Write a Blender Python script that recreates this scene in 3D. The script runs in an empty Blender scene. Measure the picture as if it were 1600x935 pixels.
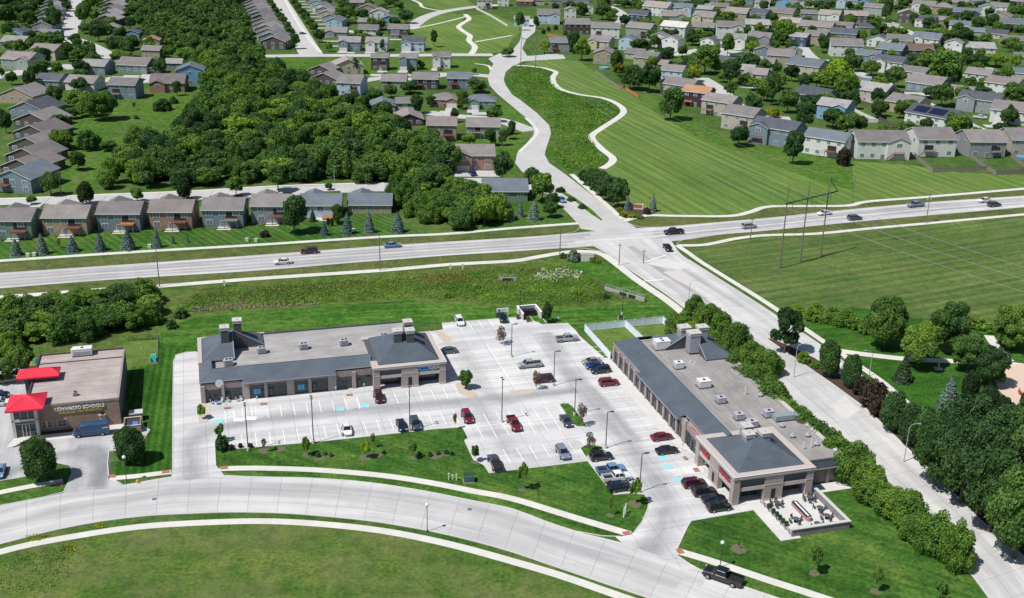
import bpy, math, random
import numpy as np
from mathutils import Vector, Matrix
from mathutils.geometry import tessellate_polygon
random.seed(7); RNG=np.random.default_rng(7)
S=bpy.context.scene; COL=S.collection
R=math.radians
# ------------------------------------------------------------ camera
FPX=1700.0; CH=106.0; TH=R(21.15); RO=R(1.24)
cF=Vector((0,math.cos(TH),-math.sin(TH))); cR0=Vector((1,0,0)); cU0=cR0.cross(cF)
cR=cR0*math.cos(RO)+cU0*math.sin(RO); cU=-cR0*math.sin(RO)+cU0*math.cos(RO)
camd=bpy.data.cameras.new('camera'); cam=bpy.data.objects.new('camera',camd); COL.objects.link(cam)
camd.sensor_width=36; camd.lens=36*FPX/1600; camd.clip_start=1; camd.clip_end=6000
cam.matrix_world=Matrix(((cR.x,cU.x,-cF.x,0),(cR.y,cU.y,-cF.y,0),(cR.z,cU.z,-cF.z,CH),(0,0,0,1)))
S.camera=cam
# ------------------------------------------------------------ sky, sun, exposure
SUN_EL=R(57.5); SHADOW_AZ=R(35)      # shadows run toward this azimuth (from +x)
w=bpy.data.worlds.new('World'); S.world=w; w.use_nodes=True
nt=w.node_tree; bg=nt.nodes['Background']; sk=nt.nodes.new('ShaderNodeTexSky'); sk.sky_type='NISHITA'
sk.sun_disc=False; sk.sun_elevation=SUN_EL; sk.sun_rotation=math.atan2(-math.cos(SHADOW_AZ),-math.sin(SHADOW_AZ))%(2*math.pi)
sk.air_density=1.0; sk.dust_density=0.6; sk.ozone_density=1.0
nt.links.new(sk.outputs[0],bg.inputs[0]); bg.inputs[1].default_value=0.075
sl=bpy.data.lights.new('sun','SUN'); sl.energy=4.5; sl.angle=R(0.5); sl.color=(1,0.97,0.93)
so=bpy.data.objects.new('sun',sl); COL.objects.link(so)
sd=Vector((math.cos(SHADOW_AZ)*math.cos(SUN_EL),math.sin(SHADOW_AZ)*math.cos(SUN_EL),-math.sin(SUN_EL)))
so.rotation_euler=sd.to_track_quat('-Z','Y').to_euler(); so.location=(-100,-60,200)
S.view_settings.view_transform='Standard'; S.view_settings.look='None'; S.view_settings.gamma=1
S.view_settings.exposure=0.12
# ------------------------------------------------------------ ground lookup: photo pixel (1600 wide) -> point on the ground
def G(x,y,z=0.0):
    d=cF+cR*((x-800)/FPX)-cU*((y-467.5)/FPX); t=(z-CH)/d.z
    return Vector((d.x*t,d.y*t,z))
def ZD(p): return (p-Vector((0,0,CH))).dot(cF)
def sc(p): return FPX/ZD(p)            # pixels per metre at a point
def hm(p,hpx):                          # height in metres of something hpx tall standing at p
    d=math.hypot(p.x,p.y); L=math.hypot(d,CH); return hpx*ZD(p)/FPX/(d/L)
# ------------------------------------------------------------ materials
MATS={}
def newmat(name):
    m=bpy.data.materials.new(name); m.use_nodes=True; n=m.node_tree.nodes; b=n['Principled BSDF']; return m,m.node_tree,b
def rgba(c): return (c[0],c[1],c[2],1)
def mat(name,c,rough=0.6,metal=0,var=0.12,scale=1.5,spec=0.3,emit=None,bump=0,coat=0):
    if name in MATS: return MATS[name]
    m,t,b=newmat(name); b.inputs['Roughness'].default_value=rough; b.inputs['Metallic'].default_value=metal
    b.inputs['Specular IOR Level'].default_value=spec; b.inputs['Coat Weight'].default_value=coat
    if var>0:
        g=t.nodes.new('ShaderNodeNewGeometry'); no=t.nodes.new('ShaderNodeTexNoise'); no.inputs['Scale'].default_value=scale; no.inputs['Detail'].default_value=5
        t.links.new(g.outputs['Position'],no.inputs['Vector'])
        mx=t.nodes.new('ShaderNodeMix'); mx.data_type='RGBA'
        mx.inputs[6].default_value=rgba([max(0,v*(1-var)) for v in c]); mx.inputs[7].default_value=rgba([v*(1+var) for v in c])
        t.links.new(no.outputs[0],mx.inputs[0]); t.links.new(mx.outputs[2],b.inputs['Base Color'])
        if bump:
            bu=t.nodes.new('ShaderNodeBump'); bu.inputs['Strength'].default_value=bump; t.links.new(no.outputs[0],bu.inputs['Height']); t.links.new(bu.outputs[0],b.inputs['Normal'])
    else: b.inputs['Base Color'].default_value=rgba(c)
    MATS[name]=m; return m
def ramp(t,stops):
    r=t.nodes.new('ShaderNodeValToRGB'); e=r.color_ramp.elements
    while len(e)<len(stops): e.new(0.5)
    for k,(p,c) in zip(e,stops): k.position=p; k.color=rgba(c)
    return r
def noise(t,vec,scale,detail=4,rough=0.5):
    n=t.nodes.new('ShaderNodeTexNoise'); n.inputs['Scale'].default_value=scale; n.inputs['Detail'].default_value=detail; n.inputs['Roughness'].default_value=rough
    t.links.new(vec,n.inputs['Vector']); return n.outputs[0]
def mixc(t,f,a,b,mode='MIX'):
    m=t.nodes.new('ShaderNodeMix'); m.data_type='RGBA'; m.blend_type=mode
    for i,s in ((0,f),(6,a),(7,b)):
        if isinstance(s,(int,float)): m.inputs[i].default_value=s
        elif isinstance(s,(tuple,list)): m.inputs[i].default_value=rgba(s)
        else: t.links.new(s,m.inputs[i])
    return m.outputs[2]
def mapping(t,vec,rot=0,scale=(1,1,1)):
    m=t.nodes.new('ShaderNodeMapping'); m.inputs['Rotation'].default_value=(0,0,rot); t.links.new(vec,m.inputs['Vector'])
    if scale==(1,1,1): return m.outputs[0]
    k=t.nodes.new('ShaderNodeMapping'); k.inputs['Scale'].default_value=scale; t.links.new(m.outputs[0],k.inputs['Vector']); return k.outputs[0]
def grass(name,c1,c2,c3,big=0.03,stripe=None,sw=3.0,samt=0.25,dry=0.0,drycol=(0.16,0.15,0.05),fine=1.6,bump=0.25,fc=1.0):
    k=lambda c:(c[0]*1.04,c[1]*1.04,c[2]*1.25); c1,c2,c3=k(c1),k(c2),k(c3); drycol=(drycol[0]*0.95,drycol[1]*1.05,drycol[2]*1.15); dry*=0.85
    m,t,b=newmat(name); b.inputs['Roughness'].default_value=0.9; b.inputs['Specular IOR Level'].default_value=0.05
    g=t.nodes.new('ShaderNodeNewGeometry').outputs['Position']
    r1=ramp(t,[(0.3,c1),(0.5,c2),(0.72,c3)]); t.links.new(noise(t,g,big,6,0.6),r1.inputs[0])
    f=noise(t,g,fine,6,0.7); r2=ramp(t,[(0.28,(1-.64*fc,1-.62*fc,1-.58*fc)),(0.72,(1+.6*fc,1+.54*fc,1+.45*fc))]); t.links.new(f,r2.inputs[0])
    c=mixc(t,1.0,r1.outputs[0],r2.outputs[0],'MULTIPLY')
    if dry>0:
        rd=ramp(t,[(0.5-dry*0.2,(0,0,0)),(0.78,(0.85,0.85,0.85))]); t.links.new(noise(t,g,0.11,5,0.65),rd.inputs[0]); c=mixc(t,rd.outputs[0],c,drycol)
    rp=ramp(t,[(0.38,(1-.26*fc,1-.2*fc,1-.22*fc)),(0.5,(1,1,1)),(0.64,(1+.22*fc,1+.16*fc,1+.05*fc))]); t.links.new(noise(t,g,0.33,6,0.7),rp.inputs[0]); c=mixc(t,1.0,c,rp.outputs[0],'MULTIPLY')
    if stripe is not None:
        v=mapping(t,g,-stripe,(0.15,1,1)); wv=t.nodes.new('ShaderNodeTexWave'); wv.wave_type='BANDS'; wv.bands_direction='Y'; wv.inputs['Scale'].default_value=0.314/sw
        wv.inputs['Distortion'].default_value=0.7; wv.inputs['Detail'].default_value=3; wv.inputs['Detail Scale'].default_value=0.6; t.links.new(v,wv.inputs['Vector'])
        rs=ramp(t,[(0.2,(1-samt,)*3),(0.8,(1+samt,1+samt,1+samt*0.6))]); t.links.new(wv.outputs[0],rs.inputs[0]); c=mixc(t,1.0,c,rs.outputs[0],'MULTIPLY')
        n2=noise(t,mapping(t,g,-stripe,(0.03,1.0,1)),0.5,4); r3=ramp(t,[(0.35,(0.82,0.82,0.82)),(0.65,(1.2,1.2,1.15))]); t.links.new(n2,r3.inputs[0]); c=mixc(t,1.0,c,r3.outputs[0],'MULTIPLY')
    t.links.new(c,b.inputs['Base Color'])
    bu=t.nodes.new('ShaderNodeBump'); bu.inputs['Strength'].default_value=bump; bu.inputs['Distance'].default_value=0.4; t.links.new(f,bu.inputs['Height']); t.links.new(bu.outputs[0],b.inputs['Normal'])
    MATS[name]=m; return m
def concrete(name,c,ang=0,jx=4.5,jy=4.5,uv=False,joint=0.55,stain=0.12,streak=None,mort=0.05):
    m,t,b=newmat(name); b.inputs['Roughness'].default_value=0.85; b.inputs['Specular IOR Level'].default_value=0.15
    g=t.nodes.new('ShaderNodeNewGeometry').outputs['Position']
    r=ramp(t,[(0.3,[v*(1-stain) for v in c]),(0.7,[min(1,v*(1+stain*0.6)) for v in c])]); t.links.new(noise(t,g,0.12,7,0.65),r.inputs[0])
    r0=ramp(t,[(0.3,(0.93,0.93,0.93)),(0.7,(1.05,1.05,1.05))]); t.links.new(noise(t,g,2.5,5,0.7),r0.inputs[0])
    c1=mixc(t,1.0,r.outputs[0],r0.outputs[0],'MULTIPLY')
    if uv: v=t.nodes.new('ShaderNodeUVMap').outputs[0]
    else: v=mapping(t,g,-ang)
    br=t.nodes.new('ShaderNodeTexBrick'); br.offset=0; br.squash=1; br.inputs['Scale'].default_value=1; br.inputs['Brick Width'].default_value=jx; br.inputs['Row Height'].default_value=jy
    br.inputs['Mortar Size'].default_value=mort; br.inputs['Mortar Smooth'].default_value=0.4; br.inputs['Color1'].default_value=(1,1,1,1); br.inputs['Color2'].default_value=(0.93,0.93,0.94,1); br.inputs['Mortar'].default_value=(joint,joint,joint,1)
    t.links.new(v,br.inputs['Vector']); c2=mixc(t,1.0,c1,br.outputs[0],'MULTIPLY')
    if streak is not None:
        v2=mapping(t,v if uv else g,0 if uv else -streak,(0.05,0.6,1)); rs=ramp(t,[(0.42,(0.8,0.81,0.83)),(0.6,(1,1,1))]); t.links.new(noise(t,v2,0.5,4,0.55),rs.inputs[0]); c2=mixc(t,1.0,c2,rs.outputs[0],'MULTIPLY')
    t.links.new(c2,b.inputs['Base Color']); MATS[name]=m; return m
def wearmat(name,c,amt):
    m,t,b=newmat(name); b.inputs['Base Color'].default_value=rgba(c); b.inputs['Roughness'].default_value=0.8; b.inputs['Specular IOR Level'].default_value=0.15
    uv=t.nodes.new('ShaderNodeUVMap').outputs[0]; sx=t.nodes.new('ShaderNodeSeparateXYZ'); t.links.new(uv,sx.inputs[0])
    r=ramp(t,[(0,(0,0,0)),(0.35,(0.8,0.8,0.8)),(0.5,(1,1,1)),(0.65,(0.8,0.8,0.8)),(1,(0,0,0))]); t.links.new(sx.outputs[1],r.inputs[0])
    n=ramp(t,[(0.25,(0.25,0.25,0.25)),(0.75,(1,1,1))]); t.links.new(noise(t,mapping(t,uv,0,(0.06,1.5,1)),1.5,5,0.6),n.inputs[0])
    f=mixc(t,1.0,mixc(t,1.0,r.outputs[0],n.outputs[0],'MULTIPLY'),(amt,amt,amt),'MULTIPLY')
    tr=t.nodes.new('ShaderNodeBsdfTransparent'); ms=t.nodes.new('ShaderNodeMixShader'); t.links.new(f,ms.inputs[0]); t.links.new(tr.outputs[0],ms.inputs[1]); t.links.new(b.outputs[0],ms.inputs[2]); t.links.new(ms.outputs[0],t.nodes['Material Output'].inputs[0]); MATS[name]=m; return m
def brick(name,c1,c2,mortar,bw=0.4,bh=0.2,rough=0.85):
    m,t,b=newmat(name); b.inputs['Roughness'].default_value=rough
    tc=t.nodes.new('ShaderNodeTexCoord').outputs['Object']
    cx=t.nodes.new('ShaderNodeSeparateXYZ'); t.links.new(tc,cx.inputs[0])
    ad=t.nodes.new('ShaderNodeMath'); ad.operation='ADD'; t.links.new(cx.outputs[0],ad.inputs[0]); t.links.new(cx.outputs[1],ad.inputs[1])
    cb=t.nodes.new('ShaderNodeCombineXYZ'); t.links.new(ad.outputs[0],cb.inputs[0]); t.links.new(cx.outputs[2],cb.inputs[1])
    br=t.nodes.new('ShaderNodeTexBrick'); br.inputs['Scale'].default_value=1; br.inputs['Brick Width'].default_value=bw; br.inputs['Row Height'].default_value=bh; br.inputs['Mortar Size'].default_value=0.02
    br.inputs['Color1'].default_value=rgba(c1); br.inputs['Color2'].default_value=rgba(c2); br.inputs['Mortar'].default_value=rgba(mortar); t.links.new(cb.outputs[0],br.inputs['Vector'])
    r0=ramp(t,[(0.3,(0.85,0.85,0.85)),(0.7,(1.12,1.1,1.1))]); t.links.new(noise(t,tc,0.9,5,0.6),r0.inputs[0])
    t.links.new(mixc(t,1.0,br.outputs[0],r0.outputs[0],'MULTIPLY'),b.inputs['Base Color']); MATS[name]=m; return m
def shingle(name,c,var=0.25):
    m,t,b=newmat(name); b.inputs['Roughness'].default_value=0.9; b.inputs['Specular IOR Level'].default_value=0.15
    g=t.nodes.new('ShaderNodeNewGeometry').outputs['Position']
    r=ramp(t,[(0.3,[v*(1-var) for v in c]),(0.7,[v*(1+var) for v in c])]); t.links.new(noise(t,g,2.2,6,0.75),r.inputs[0])
    r0=ramp(t,[(0.3,(0.86,0.86,0.86)),(0.7,(1.12,1.12,1.12))]); t.links.new(noise(t,g,0.25,3,0.6),r0.inputs[0])
    oi=t.nodes.new('ShaderNodeObjectInfo'); r1=ramp(t,[(0,(0.85,0.85,0.87)),(1,(1.18,1.16,1.15))]); t.links.new(oi.outputs['Random'],r1.inputs[0])
    c1=mixc(t,1.0,mixc(t,1.0,r.outputs[0],r0.outputs[0],'MULTIPLY'),r1.outputs[0],'MULTIPLY')
    # shingle courses follow height
    sx=t.nodes.new('ShaderNodeSeparateXYZ'); t.links.new(g,sx.inputs[0]); fr=t.nodes.new('ShaderNodeMath'); fr.operation='MODULO'; mu=t.nodes.new('ShaderNodeMath'); mu.operation='MULTIPLY'; mu.inputs[1].default_value=6.5
    t.links.new(sx.outputs[2],mu.inputs[0]); t.links.new(mu.outputs[0],fr.inputs[0]); fr.inputs[1].default_value=1
    r2=ramp(t,[(0,(0.84,0.84,0.84)),(0.35,(1.03,1.03,1.03))]); t.links.new(fr.outputs[0],r2.inputs[0])
    t.links.new(mixc(t,1.0,c1,r2.outputs[0],'MULTIPLY'),b.inputs['Base Color']); MATS[name]=m; return m
def siding(name,c):
    m,t,b=newmat(name); b.inputs['Roughness'].default_value=0.7
    g=t.nodes.new('ShaderNodeNewGeometry').outputs['Position']
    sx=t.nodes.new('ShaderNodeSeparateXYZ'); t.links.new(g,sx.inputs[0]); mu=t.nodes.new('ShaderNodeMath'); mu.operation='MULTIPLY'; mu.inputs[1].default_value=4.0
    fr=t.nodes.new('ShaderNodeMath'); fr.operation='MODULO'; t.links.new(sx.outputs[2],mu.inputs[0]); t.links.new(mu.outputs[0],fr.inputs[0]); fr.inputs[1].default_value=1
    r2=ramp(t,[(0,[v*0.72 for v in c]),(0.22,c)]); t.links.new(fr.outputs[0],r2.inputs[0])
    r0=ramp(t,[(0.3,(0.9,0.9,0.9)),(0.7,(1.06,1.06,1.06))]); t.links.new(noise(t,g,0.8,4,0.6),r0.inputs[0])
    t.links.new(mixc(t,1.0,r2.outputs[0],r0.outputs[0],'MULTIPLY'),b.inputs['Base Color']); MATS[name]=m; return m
def leafmat(name,c1,c2,hue=0.2,trans=0.25,mot=0.35):
    if name.startswith('leaf') and c1[1]>c1[0]*1.3: c1=(c1[0]*1.42,c1[1]*1.36,c1[2]*1.5); c2=(c2[0]*1.3,c2[1]*1.28,c2[2]*1.4)
    m,t,b=newmat(name); b.inputs['Roughness'].default_value=0.75; b.inputs['Specular IOR Level'].default_value=0.12
    ge=t.nodes.new('ShaderNodeNewGeometry'); g=ge.outputs['Position']
    r=ramp(t,[(0.3,c1),(0.72,c2)]); t.links.new(noise(t,g,mot,4,0.65),r.inputs[0])
    ri=ramp(t,[(0,(0.62,0.62,0.6)),(1,(1.4,1.36,1.2))]); t.links.new(ge.outputs['Random Per Island'],ri.inputs[0]); c=mixc(t,1.0,r.outputs[0],ri.outputs[0],'MULTIPLY')
    oi=t.nodes.new('ShaderNodeObjectInfo'); ro=ramp(t,[(0,(1-hue*1.2,1-hue,1-hue)),(0.5,(1,1,1)),(1,(1+hue*1.5,1+hue,1-hue*0.3))]); t.links.new(oi.outputs['Random'],ro.inputs[0]); c=mixc(t,1.0,c,ro.outputs[0],'MULTIPLY')
    rl=ramp(t,[(0.36,(0.74,0.82,0.88)),(0.5,(1,1,1)),(0.64,(1.3,1.22,1.0))]); t.links.new(noise(t,g,0.045,3,0.6),rl.inputs[0]); c=mixc(t,1.0,c,rl.outputs[0],'MULTIPLY')
    t.links.new(c,b.inputs['Base Color'])
    tr=t.nodes.new('ShaderNodeBsdfTranslucent'); t.links.new(mixc(t,1.0,c,(1.1,1.3,0.75),'MULTIPLY'),tr.inputs[0]); ms=t.nodes.new('ShaderNodeMixShader'); ms.inputs[0].default_value=trans
    t.links.new(b.outputs[0],ms.inputs[1]); t.links.new(tr.outputs[0],ms.inputs[2]); t.links.new(ms.outputs[0],t.nodes['Material Output'].inputs[0]); MATS[name]=m; return m
# ------------------------------------------------------------ mesh helper
class MB:
    def __init__(s): s.v=[];s.f=[];s.m=[]
    def add(s,vs,fs,mi=0):
        o=len(s.v); s.v+= [tuple(v) for v in vs]; s.f+=[tuple(i+o for i in f) for f in fs]; s.m+=[mi]*len(fs); return s
    def box(s,x0,x1,y0,y1,z0,z1,mi=0,M=None):
        vs=[Vector((x,y,z)) for z in (z0,z1) for x,y in ((x0,y0),(x1,y0),(x1,y1),(x0,y1))]
        if M: vs=[M@v for v in vs]
        return s.add(vs,[(3,2,1,0),(4,5,6,7),(0,1,5,4),(1,2,6,5),(2,3,7,6),(3,0,4,7)],mi)
    def prof(s,pts,axis,a,b,mi=0,cap=None,capm=None):
        """extrude closed profile pts (p,q) along axis from a to b. axis 'x': (y,z); 'y': (x,z); 'z': (x,y)"""
        f={'x':lambda p,t:(t,p[0],p[1]),'y':lambda p,t:(p[0],t,p[1]),'z':lambda p,t:(p[0],p[1],t)}[axis]
        n=len(pts); vs=[f(p,a) for p in pts]+[f(p,b) for p in pts]
        s.add(vs,[(i,(i+1)%n,(i+1)%n+n,i+n) for i in range(n)],mi)
        o=len(s.v)-2*n
        caps=cap or [tuple(range(n))]
        for c in caps:
            s.f.append(tuple(o+i for i in c)); s.f.append(tuple(o+n+i for i in reversed(c))); s.m+=[mi if capm is None else capm]*2
        return s
    def cyl(s,x,y,z0,z1,r0,r1=None,n=10,mi=0):
        r1=r0 if r1 is None else r1; return s.seg((x,y,z0),(x,y,z1),r0,r1,n,mi)
    def seg(s,p,q,r0,r1=None,n=6,mi=0):
        r1=r0 if r1 is None else r1; p=Vector(p);q=Vector(q);d=(q-p).normalized(); a=d.orthogonal().normalized(); b=d.cross(a)
        vs=[p+(a*math.cos(t)+b*math.sin(t))*r0 for t in [2*math.pi*i/n for i in range(n)]]+[q+(a*math.cos(t)+b*math.sin(t))*r1 for t in [2*math.pi*i/n for i in range(n)]]
        return s.add(vs,[(i,(i+1)%n,(i+1)%n+n,i+n) for i in range(n)]+[tuple(range(n-1,-1,-1)),tuple(range(n,2*n))],mi)
    def loft(s,rings,mi=0,capm=None):
        n=len(rings[0]); o=len(s.v)
        for r in rings: s.v+=[tuple(p) for p in r]
        for k in range(len(rings)-1):
            for i in range(n): s.f.append((o+k*n+i,o+k*n+(i+1)%n,o+(k+1)*n+(i+1)%n,o+(k+1)*n+i)); s.m.append(mi)
        s.f.append(tuple(o+i for i in range(n-1,-1,-1))); s.f.append(tuple(o+(len(rings)-1)*n+i for i in range(n))); s.m+=[mi if capm is None else capm]*2
        return s
    def mesh(s,name,mats):
        me=bpy.data.meshes.new(name); me.from_pydata(s.v,[],s.f)
        for m in (mats if isinstance(mats,(list,tuple)) else [mats]): me.materials.append(m)
        if any(s.m): me.polygons.foreach_set('material_index',s.m)
        me.update(); return me
def link(name,me,parent=None,loc=None,rz=0,kind=None,label=None,cat=None,group=None):
    o=bpy.data.objects.new(name,me); COL.objects.link(o)
    if parent: o.parent=parent
    if loc is not None: o.location=loc
    if rz: o.rotation_euler=(0,0,rz)
    tag(o,label,cat,group,kind); return o
USED={}
def tag(o,label=None,cat=None,group=None,kind=None):
    if label: o['label']=label
    if cat: o['category']=cat
    if group: o['group']=group
    if kind: o['kind']=kind
def thing(name,label,cat,loc=(0,0,0),rz=0,group=None):
    o=bpy.data.objects.new(name,None); o.empty_display_size=0.5; COL.objects.link(o); o.location=loc; o.rotation_euler=(0,0,rz); tag(o,label,cat,group); return o
def obj(name,mb,mats,parent=None,**k): return link(name,mb.mesh(name,mats),parent,**k)
def setmat(o,m,slot=0):
    o.material_slots[slot].link='OBJECT'; o.material_slots[slot].material=m
def text(name,s,size,m,parent,loc,rot,ext=0.06,sx=1.0,bold=0.0,align='CENTER'):
    cu=bpy.data.curves.new(name,'FONT'); cu.body=s; cu.size=size; cu.extrude=ext; cu.align_x=align; cu.offset=bold
    t=bpy.data.objects.new('tmp',cu); COL.objects.link(t); bpy.context.view_layer.update()
    me=bpy.data.meshes.new_from_object(t.evaluated_get(bpy.context.evaluated_depsgraph_get())); bpy.data.objects.remove(t); bpy.data.curves.remove(cu)
    me.materials.clear(); me.materials.append(m); o=link(name,me,parent); o.location=loc; o.rotation_euler=rot; o.scale=(sx,1,1); return o
def cr(P,closed=False,step=2.0):
    """Catmull-Rom through ground points"""
    P=[Vector((p[0],p[1],0)) for p in P]; n=len(P); out=[]
    for i in range(n if closed else n-1):
        if closed: a,b,c,d=P[(i-1)%n],P[i],P[(i+1)%n],P[(i+2)%n]
        else: a,b,c,d=P[max(i-1,0)],P[i],P[i+1],P[min(i+2,n-1)]
        k=max(1,int((c-b).length/step))
        for j in range(k):
            t=j/k; out.append(0.5*((2*b)+(c-a)*t+(2*a-5*b+4*c-d)*t*t+(3*b-a-3*c+d)*t*t*t))
    if not closed: out.append(P[-1])
    return out
def gp(px): return [G(x,y) for x,y in px]
def poly(name,px,z,m,kind='structure',smooth=False,parent=None,pts=None,step=3,label=None):
    P=pts if pts else gp(px)
    if smooth: P=cr(P,True,step)
    P=[Vector((p.x,p.y,z)) for p in P]; tris=tessellate_polygon([P])
    me=bpy.data.meshes.new(name); me.from_pydata([tuple(p) for p in P],[],[tuple(t) for t in tris]); me.materials.append(m); me.update()
    flip=[p for p in me.polygons if p.normal.z<0]
    if flip: me.flip_normals()
    return link(name,me,parent,kind=kind if not parent else None)
def strip(name,A,B,z,m,step=2.5,parent=None,kind='structure'):
    """sheet between two smooth edges given as ground points, UV = metres along, 0..width"""
    A=cr(A,step=step);B=cr(B,step=step)
    def res(C,n):
        L=[0]
        for i in range(1,len(C)): L.append(L[-1]+(C[i]-C[i-1]).length)
        out=[];j=0
        for k in range(n):
            d=L[-1]*k/(n-1)
            while j<len(L)-2 and L[j+1]<d: j+=1
            t=(d-L[j])/max(1e-6,L[j+1]-L[j]); out.append(C[j].lerp(C[j+1],min(1,max(0,t))))
        return out,L[-1]
    n=max(len(A),len(B)); A,la=res(A,n);B,lb=res(B,n)
    vs=[];
    for a,b in zip(A,B): vs+=[(a.x,a.y,z),(b.x,b.y,z)]
    fs=[(2*i,2*i+1,2*i+3,2*i+2) for i in range(n-1)]
    me=bpy.data.meshes.new(name); me.from_pydata(vs,[],fs); me.materials.append(m); uv=me.uv_layers.new(name='UVMap')
    L=(la+lb)/2; W=sum((a-b).length for a,b in zip(A,B))/n
    for lp in me.loops: i=lp.vertex_index; uv.data[lp.index].uv=(L*(i//2)/(n-1),W*(i%2))
    me.update()
    if me.polygons[0].normal.z<0: me.flip_normals()
    return link(name,me,parent,kind=kind if not parent else None)
def ribbon(name,px,width,z,m,parent=None,step=2.0,kind='structure',pts=None):
    C=cr(pts if pts else gp(px),step=step); A=[];B=[]
    for i,c in enumerate(C):
        d=(C[min(i+1,len(C)-1)]-C[max(i-1,0)]).normalized(); n=Vector((-d.y,d.x,0)); A.append(c+n*width/2); B.append(c-n*width/2)
    vs=[];L=[0]
    for i in range(1,len(C)): L.append(L[-1]+(C[i]-C[i-1]).length)
    for a,b in zip(A,B): vs+=[(a.x,a.y,z),(b.x,b.y,z)]
    me=bpy.data.meshes.new(name); me.from_pydata(vs,[],[(2*i,2*i+1,2*i+3,2*i+2) for i in range(len(C)-1)]); me.materials.append(m); uv=me.uv_layers.new(name='UVMap')
    for lp in me.loops: i=lp.vertex_index; uv.data[lp.index].uv=(L[i//2],width*(i%2))
    me.update()
    if me.polygons[0].normal.z<0: me.flip_normals()
    return link(name,me,parent,kind=kind if not parent else None)
def kerb(px,parent,smooth=True,closed=False,w=0.17,h=0.11,pts=None,step=2.5):
    P=pts if pts else gp(px); C=cr(P,closed,step) if smooth else list(P)
    n=len(C); rings=[]
    for i,c in enumerate(C):
        if closed: d=(C[(i+1)%n]-C[(i-1)%n]).normalized()
        else: d=(C[min(i+1,n-1)]-C[max(i-1,0)]).normalized()
        nn=Vector((-d.y,d.x,0))*w/2; rings.append([(c.x+nn.x,c.y+nn.y,-0.05),(c.x+nn.x,c.y+nn.y,h),(c.x-nn.x,c.y-nn.y,h),(c.x-nn.x,c.y-nn.y,-0.05)])
    if closed: rings.append(rings[0])
    mb=MB(); mb.loft(rings); return obj('kerb',mb,MATS['kerb'],parent)
def inpoly(x,y,P):
    r=False;j=len(P)-1
    for i in range(len(P)):
        if (P[i].y>y)!=(P[j].y>y) and x<(P[j].x-P[i].x)*(y-P[i].y)/(P[j].y-P[i].y)+P[i].x: r=not r
        j=i
    return r
def sample(px,spacing,jit=0.45,seed=1):
    """jittered grid points inside a photo-pixel polygon, on the ground"""
    P=gp(px); rn=random.Random(seed); out=[]
    x0=min(p.x for p in P);x1=max(p.x for p in P);y0=min(p.y for p in P);y1=max(p.y for p in P); j=0;y=y0
    while y<y1:
        x=x0+(spacing/2 if j%2 else 0)
        while x<x1:
            X=x+rn.uniform(-jit,jit)*spacing;Y=y+rn.uniform(-jit,jit)*spacing
            if inpoly(X,Y,P): out.append(Vector((X,Y,0)))
            x+=spacing
        y+=spacing*0.87;j+=1
    return out

# ================================================================ SETTING: ground, roads, lawns
A1=R(16.2); A2=R(-73.8)
mat('kerb',(0.56,0.55,0.52),0.85,var=0.08)
grass('base_grass',(0.035,0.085,0.014),(0.05,0.115,0.02),(0.08,0.14,0.03),0.02,dry=0.35)
grass('lawn_green',(0.026,0.085,0.010),(0.04,0.115,0.015),(0.07,0.145,0.022),0.05,stripe=R(16),sw=1.1,samt=0.1)
grass('front_lawn',(0.03,0.086,0.013),(0.05,0.118,0.018),(0.105,0.165,0.03),0.09,stripe=R(-30),sw=1.9,samt=0.05,fine=1.3)
grass('stripe_ew',(0.036,0.095,0.014),(0.052,0.12,0.02),(0.08,0.145,0.03),0.04,stripe=R(-50),sw=2.2,samt=0.15)
grass('stripe_ns',(0.024,0.085,0.010),(0.036,0.105,0.013),(0.06,0.13,0.02),0.06,stripe=R(103),sw=1.5,samt=0.2)
sd1=G(961,247);sd2=G(1200,328); ANG_E=R(-70)
grass('mown_hill',(0.082,0.152,0.03),(0.108,0.18,0.036),(0.148,0.208,0.048),0.016,stripe=ANG_E,sw=4.6,samt=0.085,dry=0.1,drycol=(0.15,0.16,0.045),fine=0.8,fc=.35,bump=.1)
sd1=G(1250,455);sd2=G(1600,400); ANG_F=math.atan2(sd2.y-sd1.y,sd2.x-sd1.x)
grass('big_field',(0.045,0.098,0.02),(0.075,0.135,0.029),(0.13,0.178,0.044),0.035,stripe=ANG_F,sw=4.3,samt=0.09,dry=0.9,drycol=(0.125,0.13,0.045),fine=0.9,fc=.7)
grass('rough_field',(0.04,0.105,0.012),(0.07,0.135,0.02),(0.13,0.165,0.036),0.075,dry=0.75,drycol=(0.17,0.155,0.06),fine=1.4,bump=0.35)
grass('verge',(0.06,0.095,0.02),(0.08,0.11,0.028),(0.12,0.13,0.045),0.06,dry=0.6,fine=1.0)
grass('prairie',(0.028,0.085,0.010),(0.045,0.115,0.014),(0.08,0.14,0.024),0.03,dry=0.2,fine=0.5,bump=0.6)
grass('drainage',(0.04,0.105,0.014),(0.075,0.145,0.022),(0.11,0.15,0.035),0.06,dry=0.7,drycol=(0.15,0.125,0.05),fine=0.45,bump=0.7)
grass('bright_strip',(0.034,0.105,0.012),(0.055,0.14,0.018),(0.095,0.17,0.03),0.07,stripe=R(10),sw=2.4,samt=0.06,fine=0.7,bump=0.4)
grass('meadow',(0.045,0.115,0.014),(0.065,0.145,0.018),(0.095,0.16,0.028),0.02,dry=0.15,fine=0.5)
grass('turf',(0.10,0.16,0.03),(0.11,0.175,0.034),(0.13,0.185,0.04),0.2,fine=3)
concrete('lot_concrete',(0.64,0.63,0.61),A1,4.4,4.4,joint=0.58,stain=0.13,streak=A1)
concrete('street_concrete',(0.61,0.595,0.57),0,5.5,4.4,uv=True,joint=0.66,stain=0.11,streak=0,mort=0.07)
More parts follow.
